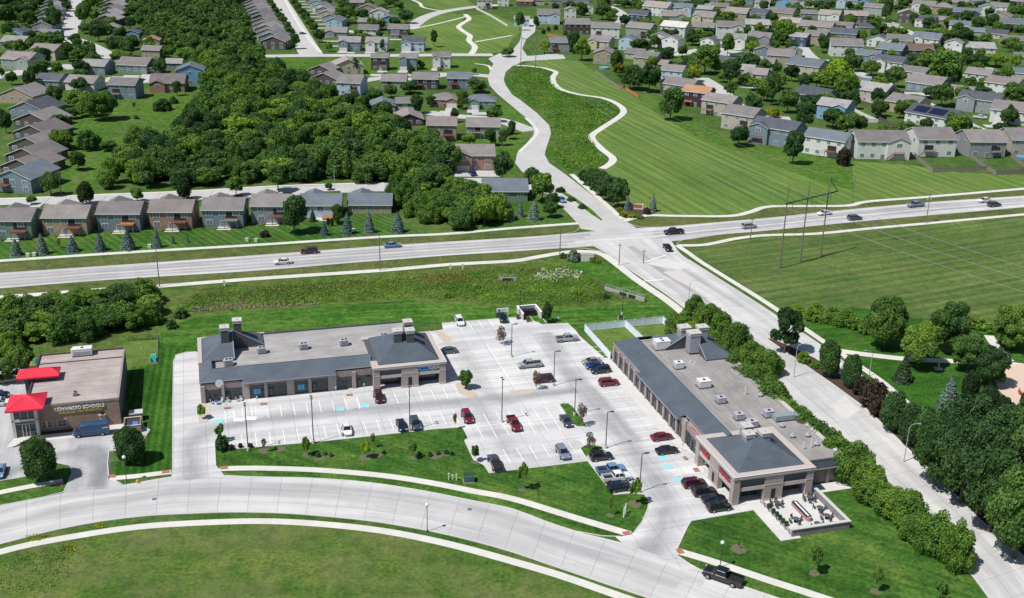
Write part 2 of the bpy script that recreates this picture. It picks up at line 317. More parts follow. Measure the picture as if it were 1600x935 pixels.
concrete('highway_concrete',(0.60,0.58,0.565),0,5.0,3.7,uv=True,joint=0.78,stain=0.1,streak=0)
concrete('walk_concrete',(0.64,0.62,0.56),0,1.8,5,uv=True,joint=0.85,stain=0.08,mort=0.03)
concrete('apron',(0.62,0.60,0.57),A1,3.0,3.0,joint=0.85,stain=0.08)
concrete('far_street',(0.50,0.49,0.47),0,5.0,4,joint=0.9,stain=0.1)
concrete('school_pave',(0.50,0.495,0.49),A1,4.6,4.6,joint=0.8,stain=0.16,streak=R(110))
mat('mulch',(0.075,0.042,0.034),0.95,var=0.35,scale=3,bump=0.4)
mat('gravel',(0.50,0.42,0.34),0.95,var=0.2,scale=4,bump=0.3)
mat('paint_white',(0.80,0.80,0.79),0.6,var=0.06,scale=3)
mat('paint_blue',(0.25,0.62,0.66),0.6,var=0.12,scale=4)
mat('red_pad',(0.36,0.15,0.11),0.8,var=0.15)
mat('sand',(0.60,0.46,0.36),0.95,var=0.08)
gm=MB(); gm.add([(-2600,-200,0),(2600,-200,0),(2600,3400,0),(-2600,3400,0)],[(0,1,2,3)]); obj('ground',gm,MATS['base_grass'],kind='structure')
# ---- fields and lawns (a few mm apart, larger far away)
poly('field',[(0,856),(50,845),(126,832),(201,821),(276,815),(400,811),(500,816),(601,828),(701,848),(800,875),(875,898),(951,925),(1000,950),(1000,1100),(-60,1100),(-60,870)],0.004,MATS['rough_field'])
MATS['south']=MATS['rough_field']
poly('lawn',[(337,727),(336,700),(357,703),(407,698.5),(510,689.4),(680,671),(722,668),(731,685),(726,689),(740,718),(757,728),(765,741),(800,735),(918,721),(949,761),(960,773),(1007,773),(1014,783),(1012,796),(1003,816),(990,832),(972,838),(900,830),(850,814),(739,782),(664,767),(576,754),(488,747),(400,745),(347,737)],0.008,MATS['front_lawn'])
poly('lawn',[(1180,797),(1080,815),(1074,824),(1058,856),(1060,870),(1076,881),(1097,892),(1159,916),(1240,945),(1545,945),(1507,886),(1450,830),(1330,725),(1262,760)],0.008,MATS['front_lawn'])
poly('lawn',[(195,560),(200,530),(248,527),(252,545),(300,545),(275,556),(271,566),(270,640),(268,733),(264,742),(170,745),(168,725),(190,720),(200,650)],0.008,MATS['stripe_ns'])
poly('lawn',[(0,735),(20,750),(50,742),(95,742),(108,736),(104,762),(70,774),(0,793),(-30,800),(-30,740)],0.008,MATS['front_lawn'])
poly('field',[(1062,392),(1101,386),(1152,377),(1200,371),(1275,368),(1451,352),(1600,338),(1700,328),(1760,560),(1600,530),(1500,500),(1340,480),(1250,490),(1200,472),(1110,412)],0.006,MATS['big_field'])
poly('field',[(875,92),(905,97),(960,130),(1000,158),(1080,190),(1130,215),(1190,235),(1330,252),(1420,258),(1500,270),(1620,275),(1640,292),(1600,293),(1520,299),(1420,309),(1356,313),(1325,320),(1200,322),(1172,330),(1139,336),(1013,335),(985,343),(973,335),(960,318),(945,290),(938,262),(955,255),(958,247),(940,232),(927,217),(930,208),(970,181),(973,170),(961,160),(906,147),(878,140),(866,128),(868,113),(850,105),(818,101),(830,96)],0.006,MATS['mown_hill'])
poly('field',[(797,112),(812,103),(850,107),(867,113),(863,122),(867,132),(879,141),(906,149),(940,154),(961,162),(972,171),(970,180),(940,200),(924,213),(926,220),(942,236),(955,247),(952,256),(938,264),(890,270),(860,252),(853,238),(862,212),(859,195),(838,175),(812,155),(792,140),(788,124)],0.010,MATS['prairie'])
poly('field',[(0,470),(151,459),(236,453),(400,441),(596,428),(701,419),(800,413),(832,408),(883,400),(913,398),(940,403),(996,443),(1041,475),(1060,500),(1030,520),(900,505),(700,500),(520,495),(300,520),(250,540),(0,560)],0.006,MATS['drainage'])
poly('lawn',[(250,520),(300,497),(400,487),(520,477),(640,470),(760,478),(850,485),(960,478),(1010,470),(1042,478),(1060,510),(1040,525),(915,520),(887,505),(847,508),(838,503),(805,496),(775,498),(690,505),(640,500),(420,530),(320,545),(252,545)],0.012,MATS['bright_strip'])
poly('lawn',[(880,402),(913,399),(940,403),(996,443),(1041,475),(1020,478),(960,450),(910,430),(880,412)],0.016,MATS['bright_strip'])
poly('lawn',[(-10,372),(60,370),(220,362),(380,352),(460,348),(535,340),(612,332),(625,345),(660,362),(700,362),(593,368),(400,381),(226,391),(0,406),(-40,410)],0.008,MATS['stripe_ew'])
poly('lawn',[(790,318),(835,310),(880,330),(895,348),(880,350),(800,355),(740,360),(760,330)],0.008,MATS['stripe_ew'])
for P in ([(0,413),(226,398),(400,388),(593,375),(701,370),(800,362),(900,354),(903,359),(883,364),(800,371.5),(626,382),(400,398.5),(226,411),(0,426)],
          [(0,452),(176,438.5),(400,424.5),(551,412),(701,400.8),(800,395),(875,389.5),(920,391),(900,393),(832,401),(701,412),(596,421),(400,434),(236,446.5),(0,463)],
          [(990,352),(1018,354.5),(1076,351),(1200,340),(1300,329.5),(1451,315.5),(1600,305.5),(1640,303),(1640,291),(1600,297),(1451,310),(1356,317),(1325,324),(1200,325),(1172,334),(1139,340),(1013,339),(985,347)],
          [(1058,386),(1066,376.5),(1126,368),(1200,361.5),(1376,344.5),(1600,325.5),(1640,322),(1640,331),(1600,334),(1451,347.5),(1275,364),(1200,366.5),(1152,371),(1101,381.5),(1066,382)]):
    poly('verge',P,0.010,MATS['verge'])
poly('meadow',[(205,150),(290,135),(300,150),(290,190),(265,240),(210,260),(160,265),(110,240),(90,200),(80,170),(110,165),(150,175),(180,150)],0.012,MATS['meadow'])
poly('lawn',[(72,225),(130,215),(150,260),(145,292),(60,300)],0.010,MATS['meadow'])
poly('lawn',[(400,92),(560,90),(600,92),(640,96),(700,92),(755,95),(768,108),(764,120),(740,113),(660,115),(560,120),(470,128),(420,100)],0.012,MATS['meadow'])
poly('field',[(642,45),(665,28),(690,20),(728,24),(716,41),(734,55),(735,66),(742,75),(735,84),(660,84),(640,78)],0.012,MATS['mown_hill'])
poly('field',[(735,25),(770,22),(812,38),(818,48),(800,62),(790,82),(742,84),(744,73),(737,60),(720,42)],0.012,MATS['mown_hill'])
poly('field',[(610,-5),(720,-5),(745,10),(690,17),(662,8),(645,0)],0.012,MATS['mown_hill'])
poly('lawn',[(745,170),(790,160),(812,175),(832,205),(812,230),(800,250),(810,270),(790,290),(740,240)],0.008,MATS['meadow'])
poly('lawn',[(1255,500),(1330,480),(1450,500),(1600,520),(1700,560),(1700,760),(1600,830),(1500,720),(1413,645),(1330,568)],0.008,MATS['lawn_green'])
# ---- highway and streets
HU=[(-60,430),(0,427.2),(226,412),(400,399.6),(626,383),(800,372.4),(883,365.7),(935,361),(991,357),(1018,355.6),(1076,351.8),(1200,341),(1300,330.5),(1451,316.7),(1600,306.6),(1680,301)]
HL=[(-60,456),(0,451.1),(176,437.3),(400,423.4),(551,411),(701,399.6),(800,393.5),(875,388.3),(935,384.5),(1000,381),(1066,375.7),(1126,367),(1200,360.6),(1376,343.5),(1600,324.2),(1680,317)]
hw=strip('highway',gp(HU),gp(HL),0.030,MATS['highway_concrete'])
FU=[(-70,806),(0,790.5),(70,777),(110,768),(200,757),(265,745),(347,743),(400,745.7),(488,747.7),(576,754.5),(664,768),(739,783),(800,795.5),(850,814.3),(900,830.7),(971,848),(1060,875),(1096,892),(1159,916),(1240,943),(1300,965)]
FL=[(-64,862),(0,851),(50,837.6),(100,826),(160,815),(230,806.5),(300,803),(360,801),(450,803),(560,812.5),(620,821),(680,832),(740,846),(800,863),(850,880),(900,897),(950,914),(1010,934),(1080,961),(1170,996),(1261,1030)]
fs=strip('street',gp(FU),gp(FL),0.030,MATS['street_concrete'])
SL=[(915,378),(943,394),(951,399.6),(1001,433.5),(1054,470),(1130,532),(1200,594),(1290,677),(1380,762),(1450,830),(1507,886),(1545,935),(1570,975)]
SR=[(1045,372),(1053,382),(1060,393),(1076,406),(1125,437),(1177,470),(1250,518),(1290,545),(1361,598),(1413,638),(1500,712),(1620,820),(1720,920)]
ss=strip('side_street',gp(SL),gp(SR),0.036,MATS['street_concrete'])
poly('street',[(908,358),(903,350),(885,331),(873,320),(862,300),(840,283),(815,268),(805,255),(808,240),(822,225),(834,211),(834,198),(820,183),(800,166),(777,147),(765,134),(762,122),(766,110),(771,100),(763,92),(780,84),(800,80),(812,65),(815,50),(818,30),(838,30),(836,50),(822,62),(816,76),(824,88),(860,85),(880,86),(884,92),(850,94),(818,96),(800,104),(790,113),(787,125),(790,133),(800,148),(812,156),(838,176),(858,196),(861,209),(853,233),(851,242),(858,255),(885,274),(930,309),(960,335),(975,345),(995,357),(960,366)],0.042,MATS['far_street'],smooth=False)
ROADC=[]
rd=[('street',[(410,88),(500,87),(600,87),(700,86),(770,86)],11),
    ('street',[(431,-8),(448,20),(464,48),(486,85)],15),
    ('street',[(129,-8),(122,12),(112,30),(104,48),(106,60),(122,66),(140,74),(158,84),(168,92)],15),
    ('street',[(-20,122),(40,112),(70,106),(100,104),(118,108)],15),
    ('street',[(145,130),(180,122),(205,123),(225,128),(236,118),(240,104)],10),
    ('street',[(-60,322),(0,316),(150,311),(300,303),(420,298),(520,294),(610,290),(700,286),(770,283),(868,300)],8.5),
    ('street',[(640,45),(655,33),(668,26),(690,19),(720,14),(744,11),(780,8)],11),
    ('street',[(560,128),(600,122),(650,124),(690,118),(740,117),(768,120)],9),
    ('street',[(668,176),(700,181),(740,184),(780,188),(830,205)],9),
    ('street',[(1253,74),(1265,88),(1285,99),(1320,108),(1350,118),(1380,130),(1405,146),(1440,160),(1470,174),(1500,190),(1530,203),(1580,215)],9),
    ('street',[(1011,80),(1050,86),(1112,76),(1150,82),(1210,85)],10),
    ('street',[(950,10),(966,18),(975,28),(968,38)],10),
    ('street',[(1095,122),(1112,132),(1130,146),(1150,165),(1165,176)],9),
    ('street',[(1350,25),(1375,28),(1400,42),(1440,58),(1480,70)],9),
    ('street',[(1540,106),(1560,118),(1600,130),(1650,140)],8),
    ('street',[(1180,20),(1260,38),(1330,42),(1400,44)],8)]
z=0.046
for n,p,wd in rd: ribbon(n,p,wd,z,MATS['far_street'],step=6); z+=0.004; ROADC+=cr(gp(p),step=6)
# ---- parking lot, drives
LOT=[(268,746),(270,736),(270,640),(271,566),(275,555),(290,551),(307,550),(330,575),(640,545),(668,519),(680,517.3),(692.5,515),(690.4,505.5),(774.6,498.5),(805,496.4),(838.5,503.4),(847,507.5),(887,505.5),(900,517),(907,527.3),(943,559.3),(951.5,559.3),(970,562),(1100,700),(1200,790),(1180,797),(1080,814.5),(1074,824),(1059,855.8),(1060,869.6),(1076,881),(1096,892),(1080,893),(971,848),(960,838),(971,838.7),(991,832),(1003.5,815.6),(1012.3,795.5),(1013.6,783),(1007.3,773),(985.9,771),(960,773.5),(949,760.7),(918.4,721),(860,728),(800,735),(764.3,739.7),(756.8,727.6),(739.8,718.6),(725.9,688.7),(731.5,684.6),(722.4,667.9),(680,671),(510,689.4),(406.8,698.5),(356.8,703.3),(354.7,687),(344.2,684.6),(335.9,688),(335.2,692),(336.6,720),(337,727),(346,737.4),(352,746)]
lot=poly('parking_lot',LOT,0.040,MATS['lot_concrete'])
kerb([(337,727),(336.6,720),(335.2,692),(336.5,687),(344.2,684.2),(354.7,686.6),(356.8,703.3),(406.8,698.5),(510,689.4),(680,671),(722.4,667.9),(731.5,684.6),(725.9,688.7),(739.8,718.6),(756.8,727.6),(764.3,739.7),(800,735),(860,728),(918.4,721),(949,760.7),(960,773.5),(985.9,771),(1007.3,773),(1013.6,783),(1012.3,795.5),(1003.5,815.6),(991,832)],lot,smooth=False)
kerb([(1180,797),(1080,814.5),(1074,824),(1059,855.8)],lot,smooth=False)
kerb([(268,743),(270,733),(270,640),(271,566),(275,555),(290,551),(307,550)],lot,smooth=False)
kerb([(692.5,515),(690.4,505.5),(774.6,498.5),(805,496.4)],lot,smooth=False)
kerb([(838.5,503.4),(847,507.5),(887,505.5),(907,527.3),(943,559.3)],lot,smooth=False)
kerb(FL,fs); kerb([(352,743.5),(400,745.7),(488,747.7),(576,754.5),(664,768),(739,783),(800,795.5),(850,814.3),(900,830.7),(940,838),(971,839)],fs)
kerb([(1060,870),(1076,881),(1096,892),(1159,916),(1240,943)],fs); kerb([(-60,803),(0,790.5),(70,777),(100,769)],fs)
kerb(HU[:6]+[(883,365.7),(903,359.4),(908,353)],hw); kerb([(973,344),(991,353),(1018,355.6),(1076,351.8),(1200,341),(1300,330.5),(1451,316.7),(1600,306.6)],hw)
kerb(HL[:8]+[(915,388.6),(943,394)],hw); kerb([(1058,384),(1066,375.7)]+HL[11:],hw)
kerb(SL[2:],ss); kerb(SR[3:],ss)
sp=poly('driveway',[(-80,560),(0,572),(45,560),(60,600),(50,650),(20,700),(62,690),(190,668),(222,664),(235,672),(215,700),(170,706),(168,724),(170,745),(185,753),(195,759),(110,770),(98,770),(104,757),(112,738),(108,728),(88,724),(60,742),(0,752),(-80,770)],0.044,MATS['school_pave'])
kerb([(222,664),(214,690),(170,706),(168,724),(170,745),(183,753)],sp,smooth=False)
poly('pavement',[(36,662),(60,672),(195,655),(220,656),(225,664),(190,671),(115,684),(60,690),(10,700),(20,688)],0.050,MATS['apron'])
# ---- pavements (sidewalks) and paths
wk=0.054
W=[([(-60,880),(0,863),(50,850.7),(125.6,837),(201,825.6),(276.4,819.3),(400,814.9),(500,819.3),(601,830.6),(701,850.7),(800,877.5),(875,899.7),(951,926),(1020,950)],1.8),
 ([(343,733),(400,732),(500,735.2),(601,744),(676,755.5),(739,768),(800,779.7),(900,810),(984,835)],1.8),
 ([(1060,862),(1101,874),(1150,890),(1200,907),(1250,923),(1320,946)],1.8),
 ([(-40,780),(0,770),(50,760),(98,752)],1.6),([(172,748),(210,745),(267,738)],1.6),
 ([(-60,412),(0,408),(226,393.3),(400,383.2),(593.5,370.7),(701,365.7),(800,357),(903,349.5)],2.2),
 ([(-60,469),(0,465),(151,453.6),(236,448.6),(400,436),(596,423),(701,414),(800,408.4),(832.7,403.3),(883,394.8),(913,393.6),(943,399),(996,438.5),(1041,469),(1070,492)],2.6),
 ([(976,345.6),(990,341),(1013,337),(1060,337.8),(1139,338),(1172,331.7),(1200,323.5),(1260,322.5),(1325,321.7),(1356,315.4),(1451,308),(1600,295.3),(1680,289)],2.4),
 ([(1060,384),(1101,383),(1152,373),(1200,368),(1275,365.7),(1360,357.5),(1451,349.3),(1600,335.5),(1680,328)],2.2),
 ([(1058,384),(1076,396),(1101,413.4),(1192,470),(1255,512.7),(1325,560.5),(1376,595.6),(1418,631),(1500,700),(1600,790)],1.8),
 ([(893,272.7),(930,305),(973,343)],2.0),
 ([(806,102.5),(830,104),(850,106.8),(868,113),(864,121),(866,131),(878,140.7),(906,148.3),(940,153.3),(961,160.8),(973.5,171),(970,181),(940,201),(926,211),(926,218.6),(940.7,233.7),(957,247),(954,256),(940.7,264)],3.2),
 ([(1308,548),(1340,553),(1418,561.7),(1501,565.5),(1560,568),(1600,572)],2.6),([(1545,525),(1555,540),(1577,565)],2.4),
 ([(639,-2),(655,5),(662,12),(689,17.6)],3),([(726.8,22.6),(733,30),(724,36),(716.7,42),(722,48),(734,56),(733,64),(742,74),(735.5,86)],4),
 ([(642,46),(690,36),(733,25)],2.5),([(742,66),(800,56)],2.5),
 ([(441,-8),(462,30),(482,60),(501,82)],2.4),([(-60,305),(0,311),(150,305),(300,299),(440,291),(600,286)],1.6),
 ([(812,238),(838,211),(835,198),(822,185)],1.8),([(742,100),(762,103),(768,110)],2.0)]
for p,wd in W:
    ribbon('pavement' if wd<3 else 'path',p,wd,wk,MATS['walk_concrete'],step=2); wk+=0.003
poly('pavement',[(955.7,563.5),(1000,612),(1060,686),(1082,712),(1060,700),(1045,688),(1030,671),(976,613),(951,585),(938,571)],0.125,MATS['apron'])
# medians and islands
for P,m in (([(1197,529),(1215,533),(1255,551),(1273,560),(1351,611),(1400,648),(1500,735),(1610,840),(1600,870),(1530,812),(1474,754),(1422,705),(1356,641),(1300,600),(1230,552)],'mulch'),
            ([(868,295),(876,296),(900,310),(924,327),(942,344),(938,345),(921,334),(900,317),(880,305)],'meadow')):
    o=poly('median',P,0.10,MATS[m]); kerb(P,o,smooth=False,closed=True,h=0.14)
for P in ([(874,633),(878,631),(888,631),(895,636),(902,645),(910,656),(916,665),(914,667),(902,667.5),(895,663),(886,650)],
          [(906.5,701),(914,696.5),(928,696),(941,699),(943,702),(930,706),(915,714.5)]):
    o=poly('median',P,0.10,MATS['front_lawn']); kerb(P,o,smooth=False,closed=True,h=0.14)
for P in ([(711,601),(720,598),(729,602.5),(745,615),(741,621),(731,622),(717,616)],[(310,631),(326,632),(328,650),(323,660),(311,662),(308,648)]):
    o=poly('planting_bed',P,0.10,MATS['gravel']); kerb(P,o,smooth=False,closed=True,h=0.14)
poly('planting_bed',[(677,517),(692,518),(705,530),(706,540),(694,536)],0.05,MATS['gravel'])
poly('planting_bed',[(795,611),(833,608),(829,615),(803,617)],0.05,MATS['gravel'])
poly('planting_bed',[(978,333),(965,322),(985,318),(1010,326),(1032,330),(1010,338),(980,344)],0.02,MATS['mulch'])
poly('planting_bed',[(876,397),(905,396),(935,402),(943,410),(925,410),(880,404)],0.02,MATS['mulch'])
poly('planting_bed',[(62,690),(36,690),(20,700),(60,690)],0.06,MATS['mulch'])
poly('sandpit',[(1552,590),(1562,578),(1590,570),(1640,566),(1680,580),(1680,640),(1610,650),(1580,632),(1560,610)],0.10,MATS['sand'])
poly('bare_soil',[(640,437),(662,430),(700,429),(738,433),(735,440),(690,442)],0.02,mat('straw',(0.20,0.17,0.075),0.95,var=0.3,scale=0.5))
# far driveways: light concrete pads between houses
pads=[(590,118,8,7),(640,118,7,6),(694,116,9,8),(702,84,5,5),(583,83,5,5),(548,83,5,5),(648,82,6,5),(610,62,16,5),(745,272,17,9),(700,176,8,6),(752,178,9,6),(205,120,9,7),(230,128,16,7),(60,110,16,8),(160,86,12,9),
 (1104,78,12,6),(1125,82,10,5),(1048,80,9,5),(1178,137,9,6),(1555,198,10,6),(1425,146,12,5),(1405,66,8,5),(1300,95,10,5),(1385,126,10,5),(1540,150,6,9),(1215,185,12,8),(1340,205,8,4),(862,86,8,5),(1430,100,8,5),(1500,118,10,5),(1240,40,10,4),(1180,55,8,5)]
for x,y,a,b in pads:
    g=G(x,y); mb=MB(); mb.box(-a/2,a/2,-b/2,b/2,-0.1,0.14); o=obj('driveway',mb,MATS['far_street'],kind='structure'); o.location=g; o.rotation_euler=(0,0,R(-6 if x>900 else 4))
for k in range(14):
    t=k/13; a=G(488,72).lerp(G(447,-2),t); mb=MB(); mb.box(0,22,-2.2,2.2,-0.1,0.15); o=obj('driveway',mb,MATS['far_street'],kind='structure'); o.location=a+Vector((9,0,0)); o.rotation_euler=(0,0,R(8))
for k in range(12):
    t=k/11; a=G(92,52).lerp(G(118,2),t); mb=MB(); mb.box(-12,0,-2.5,2.5,-0.1,0.15); o=obj('driveway',mb,MATS['far_street'],kind='structure'); o.location=a+Vector((-1,0,0)); o.rotation_euler=(0,0,R(8))
for x in (60,95,150,178,235,262,318,345,395,470,545,590):
    g=G(x,{0:318}.get(x,318-(x*0.045))); mb=MB(); mb.box(-2.6,2.6,-7,4,-0.1,0.14); o=obj('driveway',mb,MATS['far_street'],kind='structure'); o.location=g; o.rotation_euler=(0,0,R(5))
# ---- painted markings
def lines(name,segs,wd,m,z,parent):
    mb=MB()
    for a,b in segs:
        d=(b-a).normalized(); n=Vector((-d.y,d.x,0))*wd/2; mb.add([(a.x+n.x,a.y+n.y,z),(b.x+n.x,b.y+n.y,z),(b.x-n.x,b.y-n.y,z),(a.x-n.x,a.y-n.y,z)],[(3,2,1,0)])
    return obj(name,mb,m,parent)
def row(x0,y0,ang,n,dep,skip=(),w=2.743):
    o=G(x0,y0); u=Vector((math.cos(ang),math.sin(ang),0)); v=Vector((-u.y,u.x,0)); return [(o+u*k*w,o+u*k*w+v*dep) for k in range(n) if k not in skip]
seg=[]
seg+=row(379.3,699.2,A1,17,5.4,(13,))
seg+=row(440.6,651.2,A1,7,5.4)+row(602.4,633.1,A1,6,5.4)
seg+=row(395.0,654.6,A1,1,5.4)+row(380.5,656.5,A1,1,5.4)+row(366.5,659.5,A1,1,5.4)
o_=G(776,683.9); u_=Vector((math.cos(A1),math.sin(A1),0)); v_=Vector((-u_.y,u_.x,0))
seg+=[(o_+u_*k*2.743,o_+u_*k*2.743+v_*11.0) for k in range(-1,7)]+[(o_-u_*2.743+v_*5.5,o_+u_*16.4+v_*5.5)]
o_=G(992.1,677.1); s_=-v_
seg+=[(o_-s_*(-1)*0+v_*k*2.76,o_+v_*k*2.76+u_*5.4) for k in range(-1,16)]+[(o_+u_*5.6-v_*3,o_+u_*5.6+v_*42)]
o_=G(800,600); 
seg+=[(o_+v_*k*2.76-u_*5.4,o_+v_*k*2.76+u_*5.4) for k in range(0,8)]+[(o_-v_*1,o_+v_*22)]
o_=G(905,545); seg+=[(o_-v_*k*2.76-u_*0,o_-v_*k*2.76+u_*5.2) for k in range(0,5)]
o_=G(722,516.5); seg+=[(o_+u_*k*2.76,o_+u_*k*2.76+v_*5.4) for k in range(0,9)]
o_=G(776,726); seg+=[(o_+u_*k*2.743,o_+u_*k*2.743+v_*5.4) for k in range(0,8)]
lines('stall_marking',seg,0.14,MATS['paint_white'],0.046,lot)
def hatch(c,wu,wv,ang,n=7):
    u=Vector((math.cos(ang),math.sin(ang),0)); v=Vector((-u.y,u.x,0)); out=[]
    out+=[(c,c+v*wv),(c+u*wu,c+u*wu+v*wv)]
    for k in range(n): t=wv*k/n; out.append((c+v*t,c+u*wu+v*min(wv,t+wu*0.55)))
    return out
hs=hatch(G(400.5,654.5),2.5,5.3,A1)+hatch(G(352.5,661),1.9,5.3,A1)+hatch(G(543,641.2),2.6,5.3,A1)+hatch(G(1044,735),2.3,5.4,A2-math.pi/2*0,8)
hs+=hatch(G(1062.5,751.5),2.3,5.4,0+A2,8)
lines('hatch_marking',hs,0.15,MATS['paint_white'],0.050,lot)
bl=MB()
for x,y in ((532,639.5),(571,634.5),(342,659),(1035,715),(1044,730),(1060,750.5)):
    g=G(x,y); bl.box(g.x-0.8,g.x+0.8,g.y-0.8,g.y+0.8,0.047,0.052)
obj('accessible_bay_marking',bl,MATS['paint_blue'],lot)
wb=MB()
for x,y in ((374,655.5),(392,653.5)):
    g=G(x,y); wb.box(g.x-1.1,g.x+1.1,g.y-0.9,g.y+0.6,0.047,0.052)
obj('painted_bay_marking',wb,MATS['paint_white'],lot)
for x,y in ((355,638.5),(412,632),(546,618),(1071,717),(1088,735),(979,834),(1062.5,862),(350,731.5),(259,738),(175,745),(93,757)):
    g=G(x,y); mb=MB(); mb.box(-0.7,0.7,-0.4 if y<720 else -0.55,0.4 if y<720 else 0.55,0.0,0.018); o=obj('tactile_paving',mb,MATS['red_pad'],kind='structure'); o.location=(g.x,g.y,0.13 if y<720 else 0.1); o.rotation_euler=(0,0,A1 if x<1000 else A2)
# lane marks on the highway
hm_=[]
mid=[((a[0]+b[0])/2,(a[1]+b[1])/2) for a,b in zip(HU,HL)]
C=cr(gp([(0,436),(226,422),(400,409),(626,393.5),(800,382)]),step=3)
C2=cr(gp([(0,441),(226,427),(400,414),(626,398),(800,386)]),step=3)
for c in (C,C2): hm_+=[(c[i],c[i+1]) for i in range(len(c)-1)]
lines('lane_marking',hm_,0.2,mat('paint_yellow',(0.42,0.38,0.25),0.7,var=0.1),0.036,hw)
C=cr(gp([(1076,362),(1200,350),(1300,338),(1451,325),(1600,312)]),step=3); lines('lane_marking',[(C[i],C[i+1]) for i in range(len(C)-1)],0.2,MATS['paint_yellow'],0.036,hw)
C=cr(gp([(1020,372),(1120,359),(1200,351.5),(1400,331),(1600,315.5)]),step=3); lines('lane_marking',[(C[i],C[i+1]) for i in range(0,len(C)-1,4)],0.15,MATS['paint_white'],0.037,hw)
lines('stop_marking',[(G(1003,440),G(1037,437)),(G(1010,409),G(1040,399))],0.5,MATS['paint_white'],0.041,ss)

# tyre-darkened lanes on the concrete
wearmat('lane_wear',(0.27,0.28,0.29),0.5); wearmat('lane_wear_light',(0.32,0.32,0.33),0.28)
def wear(px,width,z,parent,m='lane_wear'):
    o=ribbon('tyre_wear',px,width,z,MATS[m],parent)
    for d in o.data.uv_layers[0].data: d.uv=(d.uv[0],d.uv[1]/width)
wear([(300,750),(300,715),(304,690),(320,675),(360,665),(450,653),(560,642),(660,633),(760,625),(850,615),(900,608)],6.5,0.044,lot)
wear([(1010,862),(1035,830),(1043,800),(1030,765),(1000,715),(960,665),(925,625),(895,590),(868,550),(850,520)],7,0.0445,lot)
wear([(1000,690),(955,640),(905,590)],3,0.045,lot,'lane_wear_light')
wear([(745,630),(770,665),(800,705),(850,712),(905,690)],6,0.0435,lot,'lane_wear_light')
wear([(720,545),(740,580),(760,610),(800,632)],6,0.0432,lot,'lane_wear_light')
wear([(0,745),(60,722),(100,710),(140,712),(160,735),(150,765)],5,0.049,sp); wear([(120,700),(150,700),(165,715),(150,760)],4,0.0485,sp)
def between(U,L,f): return [(a[0]*(1-f)+b[0]*f,a[1]*(1-f)+b[1]*f) for a,b in zip(U,L)]
for f in (0.2,0.38,0.62,0.8): wear(between(HU[:8],[HL[i] for i in (0,1,2,3,4,5,6,7)],f),2.6,0.034+f*0.001,hw)
for f in (0.25,0.42,0.68): wear([(1000+ (x-1000),y+dy*f) for x,y,dy in ((1020,356,26),(1100,349,21),(1200,341,19.5),(1300,330.5,19),(1451,316.7,18.5),(1600,306.6,17.6))],2.6,0.034+f*0.001,hw)
wear([(-20,826),(100,797),(200,780),(300,770),(400,767),(500,772),(620,785),(740,807),(860,842),(960,880),(1060,915)],4.5,0.034,fs,'lane_wear_light'); wear([(-20,806),(100,778),(230,763),(350,756),(480,760),(600,771),(720,790),(840,822),(960,862),(1100,912)],2.5,0.035,fs,'lane_wear_light')
wear([(985,385),(1030,420),(1090,462),(1160,520)],4,0.039,ss); wear([(1030,400),(1085,432),(1160,480)],3.5,0.0395,ss,'lane_wear_light')
poly('street_patch',[(1003,410),(1040,404),(1082,418),(1060,422),(1033,418)],0.040,MATS['apron'],parent=ss); poly('street_patch',[(1035,425),(1060,423),(1100,445),(1085,452),(1060,440)],0.040,mat('pinkish_concrete',(0.54,0.51,0.485),0.85,var=0.06),parent=ss)
poly('street_patch',[(1297,634),(1320,620),(1345,640),(1322,655)],0.040,MATS['apron'],parent=ss)
mat('mulch_tan',(0.13,0.12,0.07),0.95,var=0.3,scale=3)
for x,y,r in ((479,711,1.3),(572,715,1.9),(646,716,1.3),(816,766,1.0),(992,788,1.7),(954,806,1.0),(1272,896,1.2),(1368,925,1.2),(1154,858,1.9),(500,716,1.5),(515,712,1.3),(590,711,1.5),(680,713,1.7),(697,710,1.2),(413,705,1.6),(438,702,1.4),(742,722,1.2)):
    g=G(x,y); r*=.72; pts=[Vector((g.x+r*math.cos(a)*(1+.15*math.sin(a*3+x)),g.y+r*math.sin(a)*(1+.15*math.cos(a*2+y)),0)) for a in [k*math.pi/8 for k in range(16)]]
    poly('planting_bed',None,0.016,MATS['mulch_tan'],pts=pts)

_F=Matrix.Translation(G(190,663))@Matrix.Rotation(A1,4,'Z')
poly('planting_bed',None,0.13,MATS['mulch'],pts=[_F@Vector((u,v,0)) for u,v in ((-15.2,-1.3),(-5,-1.3),(-5,-.05),(-15.2,-.05))])

poly('lawn',[(1014,146),(1050,170),(1100,195),(1150,222),(1200,232),(1330,250),(1335,300),(1300,290),(1240,270),(1160,240),(1090,215),(1030,180),(985,150)],0.012,MATS['meadow'])
# ================================================================ TREES
leafmat('leaf_dark',(0.026,0.066,0.024),(0.078,0.15,0.045),mot=0.5,hue=.26)
leafmat('leaf_mid',(0.044,0.104,0.028),(0.12,0.21,0.052),mot=0.5,hue=.26)
leafmat('leaf_bright',(0.07,0.15,0.024),(0.17,0.27,0.045),mot=0.5)
leafmat('leaf_hedge',(0.042,0.105,0.02),(0.12,0.21,0.042),hue=0.12,mot=0.6)
leafmat('leaf_yellow',(0.20,0.24,0.02),(0.34,0.36,0.04),hue=0.05)
leafmat('leaf_olive',(0.10,0.12,0.02),(0.16,0.17,0.035))
leafmat('spruce_blue',(0.075,0.125,0.125),(0.17,0.24,0.245),hue=0.12,trans=0.08)
leafmat('spruce_dark',(0.02,0.04,0.025),(0.05,0.08,0.05),hue=0.12,trans=0.05)
leafmat('juniper',(0.02,0.042,0.018),(0.042,0.075,0.028),hue=0.12,trans=0.05)
leafmat('leaf_plum',(0.10,0.062,0.062),(0.20,0.135,0.135),hue=0.1,trans=0.1)
leafmat('leaf_far',(0.028,0.072,0.022),(0.105,0.185,0.046),hue=0,mot=0.09)
